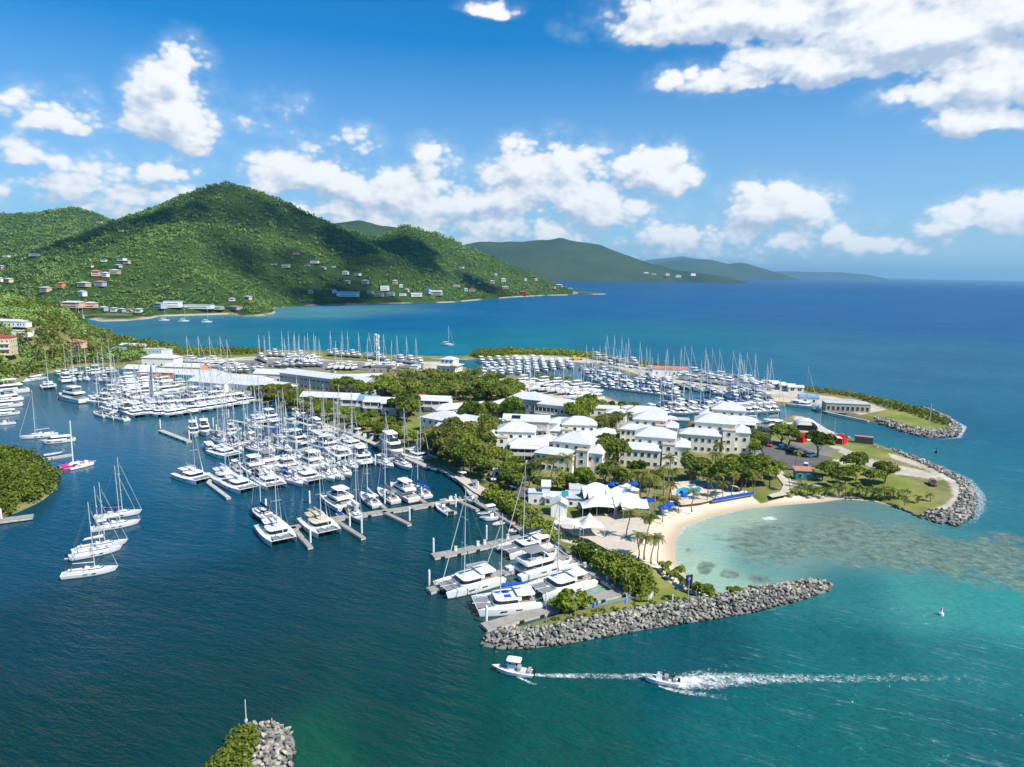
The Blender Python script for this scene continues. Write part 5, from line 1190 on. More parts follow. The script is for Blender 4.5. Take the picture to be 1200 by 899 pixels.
def window(parent, x, y, z, w, h, ang, style='w'):
    """ang: direction the window looks; 0 = front (-y), 90 = right (+x), -90 = left"""
    k = (round(w, 1), round(h, 1), style)
    if k not in WINC:
        b = MB(); b.box((0, -.02, h / 2), (w, .10, h)); b.mat(1)
        n = max(1, int(round(w / 1.1)))
        for i in range(n): b.box((-w / 2 + (i + .5) * w / n, -.06, h / 2), (w / n - .14, .10, h - .18))
        o = b.build('window', [MT['trim'], MT['shutter'] if style == 's' else MT['shade_glass']], parent); WINC[k] = o.data
    else:
        o = bpy.data.objects.new('window', WINC[k]); C.objects.link(o); o.parent = parent
    o.location = (x, y, z); o.rotation_euler = (0, 0, R(ang)); return o
FOOT = []
class Bld:
    def __init__(s, name, label, cat, px, py, rz=0.0, z=None, group=None, pos=None):
        p = pos or at(px, py, 1.12); s.p = p; s.rz = R(rz)
        s.t = thing(name, label, cat, (p.x, p.y, (p.z if z is None else z)), s.rz, group)
    def foot(s, x, y, w, d):
        ca, sa = math.cos(s.rz), math.sin(s.rz); FOOT.append((s.p.x + x * ca - y * sa, s.p.y + x * sa + y * ca, max(w, d) * .5, w, d, s.rz))
    def block(s, x, y, w, d, h, z0=0.0, wall='w_cream', roof='hip', rm='r_white', rh=1.8, over=.38, front=None, right=None, left=None, style='w', wh=1.3, ww=1.1):
        b = MB(); b.box((0, 0, h / 2 - .3), (w, d, h + .6))
        if roof == 'gable':
            b.add([(-w/2, -d/2, h), (-w/2, d/2, h), (-w/2, 0, h + rh - .02), (w/2, -d/2, h), (w/2, d/2, h), (w/2, 0, h + rh - .02)], [(0, 1, 2), (3, 5, 4), (0, 2, 5, 3), (1, 4, 5, 2)])
        b.build('wall', MT[wall], s.t, loc=(x, y, z0)); s.foot(x * s.t.scale[0], y * s.t.scale[0], w * s.t.scale[0], d * s.t.scale[0])
        r = MB(); W, D = w / 2 + over, d / 2 + over; th = .16; zz = h + .04
        if roof == 'hip':
            rl = max(w - d, 0) / 2; rd = max(d - w, 0) / 2
            top = [(-rl, -rd, zz + rh), (rl, -rd, zz + rh), (rl, rd, zz + rh), (-rl, rd, zz + rh)]
            r.loft([[(-W, -D, zz), (W, -D, zz), (W, D, zz), (-W, D, zz)], [(-W, -D, zz + th), (W, -D, zz + th), (W, D, zz + th), (-W, D, zz + th)], [(a[0] + (.02 if i in (1, 2) else -.02), a[1] + (.02 if i > 1 else -.02), a[2]) for i, a in enumerate(top)]])
        elif roof == 'gable':
            r.add([(-W, -D, zz - .1), (W, -D, zz - .1), (W, 0, zz + rh), (-W, 0, zz + rh), (-W, D, zz - .1), (W, D, zz - .1), (-W, -D, zz + th - .1), (W, -D, zz + th - .1), (W, 0, zz + rh + th), (-W, 0, zz + rh + th), (-W, D, zz + th - .1), (W, D, zz + th - .1)],
                  [(0, 3, 2, 1), (3, 4, 5, 2), (6, 7, 8, 9), (9, 8, 11, 10), (0, 1, 7, 6), (4, 10, 11, 5), (0, 6, 9, 3), (3, 9, 10, 4), (1, 2, 8, 7), (2, 5, 11, 8)])
        elif roof == 'shed':
            r.loft([[(-W, -D, zz), (W, -D, zz), (W, D, zz + rh), (-W, D, zz + rh)], [(-W, -D, zz + th), (W, -D, zz + th), (W, D, zz + rh + th), (-W, D, zz + rh + th)]])
        else:
            r.box((0, 0, zz + .1), (w + over, d + over, .2))
        r.build('roof', MT[rm], s.t, loc=(x, y, z0))
        def rowz(n, fl, ln, fx):
            for k in range(fl):
                for i in range(n):
                    fx((i + .5) / n - .5, z0 + .9 + k * (h / fl))
        if front: rowz(front[0], front[1], w, lambda f, z: window(s.t, x + f * (w - .4), y - d / 2 - .03, z, ww, wh, 0, style))
        if right: rowz(right[0], right[1], d, lambda f, z: window(s.t, x + w / 2 + .03, y + f * (d - .4), z, ww, wh, 90, style))
        if left: rowz(left[0], left[1], d, lambda f, z: window(s.t, x - w / 2 - .03, y + f * (d - .4), z, ww, wh, -90, style))
        return s
    def veranda(s, x, y, w, d, z, h=2.5, n=5, roof=True, rail=True, rm='r_white'):
        b = MB(); b.box((x, y, z - .1), (w, d, .2))
        for i in range(n): b.box((x - w / 2 + .12 + i * (w - .24) / (n - 1), y - d / 2 + .1, z + h / 2), (.16, .16, h))
        if rail:
            b.box((x, y - d / 2 + .08, z + .98), (w, .09, .09)); b.box((x, y - d / 2 + .08, z + .50), (w, .05, .62))
        b.build('veranda', MT['trim'], s.t)
        g = MB(); g.box((x, y + d / 2 + .04, z + 1.15), (w - .6, .08, 2.1)); g.build('glass_door', MT['shade_glass'], s.t)
        if roof:
            r = MB(); r.loft([[(x - w/2 - .3, y - d/2 - .4, z + h), (x + w/2 + .3, y - d/2 - .4, z + h), (x + w/2 + .3, y + d/2, z + h + .7), (x - w/2 - .3, y + d/2, z + h + .7)], [(x - w/2 - .3, y - d/2 - .4, z + h + .14), (x + w/2 + .3, y - d/2 - .4, z + h + .14), (x + w/2 + .3, y + d/2, z + h + .84), (x - w/2 - .3, y + d/2, z + h + .84)]])
            r.build('veranda_roof', MT[rm], s.t)
        return s
    def door(s, x, y, z=0.0, w=1.0, h=2.1, ang=0, m='shutter'):
        b = MB(); b.box((0, -.03, h / 2), (w, .12, h)); b.build('door', MT[m], s.t, loc=(x, y, z), rz=R(ang)); return s

def villa(label, px, py, rz=-14, k=1.0, mir=1, group='cream villas with white hipped roofs', var=0):
    k *= 1.30; b = Bld('villa', label, 'villa', px, py, rz, group=group); m = mir
    k2 = k * .83
    b.block(0, 5 * k, 12 * k, 8.5 * k, 10.0 * k2, rh=2.5 * k, front=(4, 3), right=(3, 2), left=(3, 2))
    b.block(-4.2 * m * k, -1.2 * k, 12 * k, 5.6 * k, 6.4 * k2, rh=1.7 * k, front=(6, 2), right=(1, 2), left=(1, 2))
    b.block(7.6 * m * k, 2.8 * k, 5.2 * k, 7.5 * k, 7.6 * k2, rh=1.9 * k, front=(2, 2), right=(3, 2), left=(1, 1))
    b.block(4.2 * m * k, -.6 * k, 3.6 * k, 3.2 * k, 8.4 * k2, wall='w_cream', roof='flat', over=.3, rm='w_tan', front=(1, 3))
    if m < 0: b.veranda(-4.2 * m * k, -4.9 * k, 10.5 * k, 1.8, 3.3 * k2 - .2, 2.3, 6); b.veranda(-4.2 * m * k, -4.9 * k, 10.5 * k, 1.7, .1, 2.5, 6, roof=False)
    if var:
        b.block(-9.6 * m * k, 4.2 * k, 6.5 * k, 6.5 * k, 6.6 * k2, rh=1.6 * k, front=(2, 2), left=(2, 1), right=(1, 1)); b.veranda(-9.6 * m * k, .2 * k, 5.6 * k, 1.4, 2.7 * k, 2.3, 4, roof=False)
    return b
villa('cream villa with pyramid porch roof, leftmost of the villas and closest to the inner harbour', 604, 537, -4, .84, -1, var=1)
villa('cream villa in front of the bathing pavilion trees, nearest villa to the white restaurant', 668, 551, -22, .82)
villa('cream villa with grey upper balconies directly behind the nearest villa', 678, 526, -4, .80, -1, var=1)
villa('cream villa with long low white wing right of the dark tree clump', 766, 545, -14, .86)
villa('tall cream villa in the middle behind the one with the long low wing', 760, 519, -14, .80)
villa('cream villa beside the canal, its stepped roof ending at the car park', 836, 528, -16, .92)
villa('cream villa standing behind the canal villa at the yacht basin', 852, 507, -16, .84, -1)
bl = Bld('villa', 'wide white roofed villa at the water behind the tall middle villa', 'villa', 750, 503, -12, group='cream villas with white hipped roofs')
bl.block(2, 4, 17, 9, 6.2, rh=3.0, front=(6, 2), right=(3, 2)); bl.block(-10, 1, 8, 7, 6.5, rh=1.6, front=(3, 2), left=(2, 2)); bl.block(12, 1, 5, 5, 5, rh=1.4, front=(2, 1), right=(2, 1)); bl.veranda(2, -1.6, 14, 1.8, 2.8, 2.4, 7, roof=False)
bl = Bld('house', 'small white flat house among palms between the villas and the yard', 'house', 710, 488, -8); bl.block(0, 3, 15, 6, 3.4, wall='w_white', roof='hip', rh=1.2, front=(5, 1), right=(2, 1)); bl.block(10, 0, 6, 5, 4.4, wall='w_cream', roof='hip', rh=1.2, front=(2, 1))
# hotel block and wings
bl = Bld('hotel', 'large white roofed hotel with cream end wall and blue grey galleries', 'hotel', 634, 494, -24)
bl.block(-9, 8, 17, 10, 8.4, wall='w_blue', roof='hip', rh=2.6, front=(6, 2), left=(3, 2)); bl.block(7, 5, 18, 10, 7.6, wall='w_cream', rh=2.4, roof='hip', front=(7, 2), right=(3, 2)); bl.block(-13, 1.5, 4, 4, 8.6, wall='w_blue', roof='flat', front=(1, 2)); bl.veranda(3, -1.0, 11, 1.8, 4.0, 2.4, 7, roof=False); bl.veranda(3, -1.0, 11, 1.8, .3, 2.5, 7, roof=False)
bl = Bld('hotel', 'long low hotel wing with solar panel on its white roof', 'hotel', 628, 512, -6)
bl.block(-4, 3, 18, 8, 6.2, wall='w_cream', roof='gable', rh=1.9, front=(8, 1), left=(2, 2)); bl.veranda(-4, -2.0, 17, 2.0, 3.4, 2.5, 8, roof=False); bl.block(14, 4, 19, 8, 5.6, wall='w_cream', roof='hip', rh=1.9, front=(6, 1), right=(2, 1), style='s')
sl_ = MB(); sl_.box((0, 0, 0), (3.4, 2.2, .12)); so = sl_.build('solar_panel', MT['solar'], bl.t, loc=(-8, 1.0, 7.5)); so.rotation_euler = (R(24), 0, 0)
bl = Bld('hotel', 'rambling cream hotel building with many joined white roofs behind the flat lawn', 'hotel', 520, 510, -34)
bl.block(-2, 4, 20, 8, 5.6, rh=2.0, front=(6, 2), left=(3, 2)); bl.block(10, 1, 12, 7, 4.6, rh=1.7, front=(4, 1), right=(2, 1)); bl.block(-8, 12, 11, 8, 5.2, rh=1.8, left=(2, 2)); bl.block(4, 12, 14, 8, 5.0, rh=1.7); bl.block(3, -4, 4, 5, 4.6, wall='w_yellow', roof='gable', rh=1.2, front=(1, 1))
bl = Bld('hotel', 'white roofed hotel wing with open gallery behind the rambling hotel', 'hotel', 546, 494, 22)
bl.block(0, 4, 26, 8, 5.6, rh=2.0, wall='w_cream', front=(8, 2), right=(2, 2)); bl.veranda(4, -1.0, 12, 1.7, 2.8, 2.4, 6, roof=False); bl.block(17, 7, 10, 7, 5, rh=1.8, front=(3, 1))
bl = Bld('house', 'white roofed house half hidden by dark trees left of the large hotel', 'house', 592, 486, -10); bl.block(0, 3, 10, 7, 5, wall='w_white', rh=1.8, front=(3, 1), right=(2, 1))
bl = Bld('house', 'low house with broad white roof among trees right of the rambling hotel', 'house', 574, 507, 12); bl.block(0, 2, 17, 8, 3.6, rh=1.8, front=(5, 1), right=(2, 1))
bl = Bld('pavilion', 'open waterside pavilion with pale blue grey hipped roof', 'pavilion', 508, 527, -18)
pv = MB()
for i in (-1, 0, 1):
    for j in (-1, 1): pv.box((i * 5, 4 + j * 3.6, 2.0), (.25, .25, 4.0))
pv.build('post', MT['trim'], bl.t)
bl.foot(0, 4, 12, 9)
r_ = MB(); r_.loft([[(-6.4, -.6, 4.0), (6.4, -.6, 4.0), (6.4, 8.6, 4.0), (-6.4, 8.6, 4.0)], [(-6.4, -.6, 4.15), (6.4, -.6, 4.15), (6.4, 8.6, 4.15), (-6.4, 8.6, 4.15)], [(-1.6, 3.9, 6.6), (1.6, 3.9, 6.6), (1.6, 4.1, 6.6), (-1.6, 4.1, 6.6)]]); r_.build('roof', MT['r_grey'], bl.t)
# terrace of two storey houses above the quay garden
GT = 'terraced white houses above the quay garden'
for (px, py, w, rm, lab) in ((385, 479, 27, 'r_white', 'longest white terraced house, left end of the terrace above the quay'), (414, 482, 11, 'r_white', 'short white terraced house second from the left above the quay'), (430, 483, 9, 'r_blue', 'narrow terraced house with blue roof strip'), (445, 485, 15, 'r_white', 'white terraced house right of the blue roof strip'), (460, 487, 10, 'r_white', 'white terraced house left of the big dark tree'),
                             (490, 481, 6, 'r_red', 'narrow terraced house with red roof'), (507, 483, 15, 'r_white', 'white terraced house right of the red roofed one')):
    bl = Bld('terraced_house', lab, 'house', px, py, -7, group=GT); bl.block(0, 4, w, 8, 5.2, wall='w_white', roof='gable', rh=1.7, rm=rm, right=(2, 1)); bl.veranda(0, -1.1, w - .6, 2.0, 2.9, 2.2, max(3, int(w / 3)), roof=False)
    for i in range(max(1, int(w / 4))): window(bl.t, -w / 2 + (i + .5) * w / max(1, int(w / 4)), -.04, .5, 1.6, 1.8, 0)
# sheds and yard buildings
bl = Bld('warehouse', 'long two storey boatyard building with white roof and grey striped front', 'warehouse', 376, 458, -30); bl.block(0, 6, 62, 12, 7.0, wall='w_grey', roof='gable', rh=1.8, front=(20, 2), right=(3, 2), ww=2.2, wh=1.1)
bl = Bld('warehouse', 'low white roofed extension right of the long boatyard building', 'warehouse', 421, 448, 14); bl.block(0, 4, 26, 8, 3.2, wall='w_grey', roof='gable', rh=1.0, front=(8, 1))
for (px, py, w, d, rz, lab) in ((232, 449, 26, 14, -14, 'white roofed shed beside the green shed, leftmost of the white sheds'), (244, 458, 24, 13, -20, 'white roofed shed nearest the packed catamarans'), (282, 455, 24, 14, -16, 'white roofed shed with roof touching the yard motor boats'), (300, 462, 34, 14, -24, 'long white shed at the quay left of the olive trees'), (318, 448, 22, 10, -10, 'white shed between the long shed and the boatyard building')):
    bl = Bld('shed', lab, 'shed', px, py, rz, group='white roofed sheds'); bl.block(0, 5, w, d, 4.6, wall='w_white', roof='gable', rh=2.0, front=(5, 1), right=(2, 1))
bl = Bld('shed', 'orange walled boat shed with white roof above the stacked yachts', 'shed', 196, 447, -6); bl.block(0, 4, 34, 9, 5.0, wall='w_orange', roof='gable', rh=1.6, front=(7, 1), right=(2, 1)); bl.block(4, 13, 22, 8, 7, wall='w_orange', roof='gable', rh=1.8, front=(5, 1))
bl = Bld('shed', 'teal green shed right of the orange boat shed', 'shed', 213, 449, -12); bl.block(0, 4, 9, 9, 4.6, wall='w_teal', roof='flat', front=(2, 1))
bl = Bld('shed', 'blue shed with pale roof left of the orange boat shed', 'shed', 163, 443, -6); bl.block(0, 4, 18, 9, 5.2, wall='w_blue', roof='gable', rh=1.8, front=(3, 1), right=(2, 1))
bl = Bld('shed', 'wide pale roofed shed behind the blue shed', 'shed', 185, 430, -6); bl.block(0, 5, 22, 10, 5.6, wall='w_white', roof='hip', rh=2.2, front=(4, 1), right=(2, 1))
bl = Bld('office_block', 'grey block with blank white end wall by the north shore', 'building', 180, 419, 8); bl.t.scale = (.62, .62, .75); bl.block(0, 5, 21, 9, 8, wall='w_grey', roof='flat', front=(5, 2), rm='r_white'); bl.block(13, 5, 9, 10, 7.2, wall='w_white', roof='flat', rm='r_white')
for (px, py, w, h, wm, rm, lab) in ((148, 411, 12, 4, 'w_white', 'r_white', 'small white house at the foot of the near hill, left of two'), (137, 415, 10, 3.4, 'w_white', 'r_blue', 'small house with blue roof under the near hill palms'), (160, 411, 10, 3.6, 'w_white', 'r_white', 'small white house right of two at the shore')):
    bl = Bld('house', lab, 'house', px, py, -8); bl.block(0, 4, w, 7, h, wall=wm, roof='gable', rm=rm, rh=1.3, front=(3, 1))
bl = Bld('house', 'square two storey white house beside the palms near the sea wall', 'house', 523, 436, -20); bl.block(0, 5, 13, 11, 4, z0=0, wall='w_white', rh=1.6, front=(4, 1), right=(3, 1), over=1.2); bl.block(0, 5, 9, 8, 2.8, z0=5.0, wall='w_white', rh=1.8, front=(3, 1), right=(2, 1))
for (px, py, w, d, h, wm, lab) in ((447, 444, 13, 8, 7, 'w_tan', 'tan flat roofed block left of the palms by the yard'), (476, 443, 14, 8, 6, 'w_tan', 'tan flat roofed block right of the dark tree by the yard'), (484, 445, 5, 6, 8, 'w_white', 'thin white tower block beside the tan blocks'), (452, 460, 10, 6, 3, 'w_cream', 'low cream house between the bright trees')):
    bl = Bld('house', lab, 'building', px, py, -12); bl.block(0, 4, w, d, h, wall=wm, roof='flat', rm='r_dark' if wm == 'w_tan' else 'r_white', front=(3, 2 if h > 5 else 1))
for i, (px, py, w) in enumerate(((520, 452, 9), (534, 455, 10), (548, 457, 11), (560, 452, 9))):
    bl = Bld('bungalow', 'low white bungalow under palms, %s from the left between sea wall and villas' % ORD[i], 'house', px, py, -8 + i * 5, group='bungalows under the palms'); bl.block(0, 3, w, 6, 2.9, wall='w_white', rh=1.3, front=(3, 1))
# restaurant by the boardwalk
bl = Bld('restaurant', 'white roofed restaurant with outdoor stairs and a teal roof panel', 'restaurant', 659, 596, -3); bl.t.scale = (.74, .74, .74)
bl.block(-2, 6, 10, 6, 3.2, wall='w_white', roof='gable', rh=1.2, front=(3, 1)); bl.block(9.5, 5, 16, 6, 3.3, wall='w_white', roof='shed', rh=1.0, front=(5, 1), rm='r_grey'); bl.block(7, 11, 8, 5, 4.6, wall='w_white', roof='shed', rh=.8, rm='r_grey'); bl.block(-10, 6, 5.5, 5, 4.4, wall='w_white', roof='flat', front=(1, 1), rm='r_white'); bl.block(-6.2, 6.2, 3.0, 4.2, 6.8, wall='w_white', roof='shed', rh=1.2, front=(1, 1)); bl.block(18, 5.5, 6, 6, 3.2, wall='w_white', roof='hip', rh=2.2)
st = MB()
for i in range(9): st.box((-6.6 - i * .28, 2.6, 3.0 - i * .33), (.3, 1.1, .14))
st.box((-5.5, 2.8, 3.1), (2.0, 2.4, .14)); st.box((-5.5, 1.65, 3.7), (2.0, .06, .9)); st.box((-6.3, 1.8, 1.5), (.15, .15, 3)); st.box((-4.7, 1.8, 1.5), (.15, .15, 3)); st.build('staircase', MT['trim'], bl.t)
tp = MB(); tp.box((0, 0, 0), (2.6, 4.0, .1)); to = tp.build('roof_panel', MT['w_teal'], bl.t, loc=(1.0, 4.6, 4.15)); to.rotation_euler = (R(18), 0, 0)
bl = Bld('kiosk', 'small white kiosk with gabled roof in front of the restaurant', 'kiosk', 659, 602, -3); bl.block(0, 1, 4.0, 4.2, 3.0, wall='w_white', roof='gable', rh=1.2, front=(2, 1), right=(1, 1)); bl.t.rotation_euler.z = R(87)
bl = Bld('kiosk', 'pale pink roofed kiosk at the quay corner under the trees', 'kiosk', 588, 560, -10); bl.block(0, 1, 5, 4, 2.8, wall='w_white', roof='hip', rh=1.0, front=(2, 1), rm='r_white')
# east point
for i, (px, py, rz, lab) in enumerate(((939, 518, 38, 'red wooden hut left of three at the tents'), (962, 519, 8, 'red wooden hut with pale door, middle of three'), (986, 520, 38, 'red wooden hut right of three near the container'))):
    b_ = Bld('beach_hut', lab, 'hut', px, py, rz, group='red huts'); b_.block(0, 0, 2.9, 2.8, 2.3, wall='w_red', roof='gable', rm='w_red', rh=1.2, over=.2); b_.t.rotation_euler.z += R(90) if i != 1 else R(90)
    b_.door(1.48, 0, .2, 1.1, 2.0, 90, 'canvas' if i == 1 else 'w_red')
b_ = Bld('shipping_container', 'container near the channel, sides darkened for shade and lit end orange', 'container', 1012, 520, -26)
b_.t.scale = (.75, .75, .8); b_.block(0, 1.3, 8.5, 3.0, 3.2, wall='w_dark', roof='flat', rm='r_rust', over=.05); e = MB(); e.box((4.28, 1.3, 1.6), (.06, 2.8, 3.0)); e.build('container_lit_end', MT['w_orange'], b_.t)  # shade painted into the dark walls, sunlight into the orange end
b_ = Bld('shed', 'small teal beach shed beside the racked white boats', 'shed', 942, 563, -6); b_.block(0, 1.5, 5.2, 3, 3.0, wall='w_teal', roof='shed', rh=.5, rm='r_rust', front=(2, 1))
b_ = Bld('shed', 'dark slatted flat block on the spit seawall', 'building', 993, 483, -9); b_.block(0, 3, 20, 7, 4.0, wall='w_tan', roof='flat', rm='r_grey', front=(9, 1), ww=1.2, wh=2.0, right=(2, 1))
for i, (px, py, w) in enumerate(((903, 454, 9), (913, 456, 7), (923, 458, 8), (933, 460, 8))):
    b_ = Bld('storage_tent', 'white flat topped storage tent on the spit, %s from the left' % ORD[i], 'storage tent', px, py, -10, group='storage tents on the spit'); b_.block(0, 3, w, 5, 2.8, wall='w_white', roof='gable', rh=.8, front=(2, 1), ww=2.0, wh=1.6)
b_ = Bld('shed', 'workshop with orange brown roof at the start of the spit', 'shed', 785, 440, -8); b_.block(0, 3, 22, 7, 4.2, wall='w_white', roof='gable', rm='r_rust', rh=1.2, front=(4, 1), right=(2, 1)); b_.block(14, 2, 8, 6, 3.6, wall='w_blue', roof='flat', rm='r_blue', front=(2, 1))
b_ = Bld('shed', 'blue covered store at the spit quay beside the last catamaran', 'shed', 948, 473, -8); b_.block(0, 2, 9, 5, 3.2, wall='w_white', roof='gable', rm='r_blue', rh=1.0, front=(2, 1))
# near hill houses
def hpos(px, py): p = hit_ground(px, py); return p
b_ = Bld('apartment_house', 'three storey cream apartment house with red roof at the left picture edge', 'house', 0, 0, 14, pos=hpos(2, 417)); b_.t.scale = (.85, .85, .85); b_.block(-3, 5, 18, 11, 11.5, wall='w_yellow', roof='hip', rm='r_red', rh=1.8, front=(6, 3), right=(3, 3)); b_.veranda(-3, -1.2, 17, 1.8, 3.8, 2.6, 7, roof=False); b_.veranda(-3, -1.2, 17, 1.8, 7.6, 2.6, 7, roof=False)
b_ = Bld('house', 'wide white bungalow with terrace high on the near hill', 'house', 0, 0, -6, pos=hpos(12, 386)); b_.t.scale = (.8, .8, .8); b_.block(-3, 4, 25, 9, 3.8, wall='w_white', roof='hip', rh=1.6, front=(7, 1), right=(2, 1)); b_.block(12, 2, 6, 6, 3.2, wall='w_white', roof='flat', front=(2, 1))
b_ = Bld('house', 'white flat roofed house behind the cream apartment house', 'house', 0, 0, -4, pos=hpos(21, 395)); b_.block(0, 3, 13, 6, 3.4, wall='w_white', roof='flat', rm='r_white', front=(3, 1))
b_ = Bld('house', 'small house with salmon red roof amid palms on the near hill', 'house', 0, 0, -8, pos=hpos(85, 409)); b_.block(0, 3, 12, 7, 3.6, wall='w_pink', roof='hip', rm='r_rust', rh=1.8, front=(3, 1))
# ---- houses across the bay, each one its own small building
FH = [ # px, py, width, height, wall, roof, kind of place
 (203,362,34,12,'w_white','flat'),(188,362,22,10,'w_grey','flat'),(233,363,60,7,'w_white','flat'),(252,364,34,6,'w_tan','flat'),(276,364,26,6,'w_blue','hip'),(291,352,14,7,'w_pink','hip'),(272,354,12,5,'w_white','hip'),(86,362,40,10,'w_pink','hip'),(107,362,22,9,'w_pink','hip'),(122,365,14,7,'w_blue','hip'),(134,366,12,6,'w_white','hip'),(143,367,12,6,'w_blue','hip'),(152,367,11,6,'w_white','hip'),(163,367,12,6,'w_white','hip'),
 (54,343,20,9,'w_pink','hip'),(72,338,14,9,'w_orange','hip'),(97,348,15,9,'w_white','hip'),(99,337,22,8,'w_tan','hip'),(118,336,20,9,'w_blue','hip'),(113,325,17,10,'w_pink','hip'),(124,325,13,8,'w_white','hip'),(135,323,20,8,'w_tan','hip'),(143,306,18,5,'w_white','flat'),(149,310,14,6,'w_pink','hip'),(139,315,14,5,'w_grey','hip'),(122,307,12,4,'w_white','flat'),(107,314,9,4,'w_white','hip'),
 (42,301,26,6,'w_blue','flat'),(8,302,18,6,'w_white','flat'),(2,317,18,9,'w_pink','hip'),(11,332,16,8,'w_yellow','hip'),(1,331,9,8,'w_white','hip'),(117,262,22,6,'w_yellow','flat'),(142,272,12,4,'w_yellow','flat'),
 (347,299,18,6,'r_red','hip'),(335,314,22,9,'w_yellow','flat'),(369,310,24,7,'w_white','flat'),(360,313,16,5,'w_grey','hip'),(321,312,16,4,'w_grey','flat'),(379,317,15,6,'w_pink','hip'),(391,315,10,4,'w_white','flat'),(405,323,18,8,'w_white','hip'),(419,324,20,7,'w_white','flat'),(407,334,16,8,'w_pink','hip'),(428,334,20,10,'w_grey','hip'),(408,349,66,11,'w_white','gable'),(364,345,14,8,'w_pink','hip'),(392,345,12,8,'w_white','hip'),
 (451,341,26,14,'w_white','flat'),(463,334,14,10,'w_pink','hip'),(470,338,12,7,'w_white','hip'),(434,345,18,8,'w_grey','flat'),(444,348,26,8,'w_tan','flat'),(458,347,22,9,'w_blue','flat'),(472,348,20,7,'w_white','flat'),(488,348,34,8,'w_white','gable'),(501,345,20,14,'w_blue','flat'),(512,347,34,11,'w_grey','gable'),(477,343,12,8,'w_pink','hip'),
 (535,337,26,7,'w_pink','flat'),(541,315,18,6,'w_white','flat'),(555,328,14,8,'w_pink','hip'),(561,333,12,5,'w_white','hip'),(553,342,22,7,'w_pink','hip'),(546,342,12,8,'w_white','hip'),(577,333,18,9,'w_pink','hip'),(590,331,18,12,'w_white','hip'),(592,339,28,8,'w_tan','hip'),(581,323,10,6,'w_white','hip'),(613,346,30,10,'w_red','hip'),(616,330,12,9,'w_white','hip'),(628,330,14,8,'w_pink','hip'),(640,329,22,14,'w_tan','hip'),(650,331,16,10,'w_pink','hip'),(655,337,30,10,'w_tan','hip'),(668,340,26,9,'w_tan','hip'),(647,339,28,10,'w_pink','flat'),(674,345,22,7,'w_white','hip'),(662,334,18,8,'w_white','hip')]
COLN = {'w_white': 'white', 'w_grey': 'grey', 'w_tan': 'tan', 'w_pink': 'pale pink', 'w_blue': 'pale blue', 'w_yellow': 'cream yellow', 'w_orange': 'orange', 'r_red': 'red', 'w_red': 'red roofed'}
FARC = {}
for i, (px, py, w, h, wm, rt) in enumerate(FH):
    p = hit_hill(px, py)
    if p is None: continue
    place = ('on the shore left of the hill' if py > 350 and px < 170 else 'along the beach below the main hill' if py > 350 and px < 300 else 'on the left spur of the hill' if px < 160 else 'on the shaded middle slope' if px < 445 and py < 335 else 'at the shaded shore' if px < 520 else 'on the right hill above the point' if py < 335 else 'on the point across the bay')
    FARC[place] = FARC.get(place, -1) + 1
    b_ = Bld('house', '%s house %s, number' % (COLN[wm], place), 'house', 0, 0, rnd.uniform(-25, 15), pos=Vector((p.x, p.y, p.z + 1.0)), group='houses across the bay')
    b_.t['label'] = '%s %s house %s, %s from the left' % (('wide' if w > 25 else 'small' if w < 14 else 'mid sized'), COLN[wm], place, ORD[min(FARC[place], 27)])
    w *= .64; h *= .8; k = 1.0; rm = rnd.choice(['r_white', 'r_white', 'r_grey', 'r_white', 'r_rust']) if rt == 'hip' else 'r_white'
    b_.block(0, 0, w * k, min(12, w * .7), h * .8, wall=wm if wm[0] == 'w' else 'w_pink', roof=rt, rm='r_red' if wm in ('r_red', 'w_red') else rm, rh=h * .25, over=.8)
    s_ = MB()
    for fl in range(max(1, int(h // 4))): s_.box((0, -min(12, w * .7) / 2 - .1, 1.6 + fl * 3.2), (w * .7, .25, .8))
    s_.build('window_row', MT['shade_glass'], b_.t)
# far headland: settlement
for i, (px, py, w) in enumerate([(662,318,40),(672,316,50),(676,322,34),(668,322,36),(690,318,60),(702,322,44),(752,318,50),(757,321,60),(762,320,44),(766,322.5,60),(742,317,40),(812,322,60),(730,325.5,90),(745,326,110),(782,322,50),(795,324,60)]):
    d_ = 5700 if py > 320 else 5900
    p = far_at(px, py, d_)
    b_ = Bld('house', 'tiny pale house on the distant headland, %s of its scatter' % ORD[i], 'house', 0, 0, rnd.uniform(-20, 20), pos=Vector((p.x, p.y, max(p.z - 8, 2))), group='houses on the distant headland')
    b_.t['label'] = 'tiny pale house, %s from the left on the distant headland' % ORD[sorted([662,672,676,668,690,702,752,757,762,766,742,812,730,745,782,795]).index(px)]
    b_.block(0, 0, w * .7, 16, 16, wall=rnd.choice(['w_white', 'w_white', 'w_pink']), roof='hip', rm=rnd.choice(['r_white', 'r_rust']), rh=5)
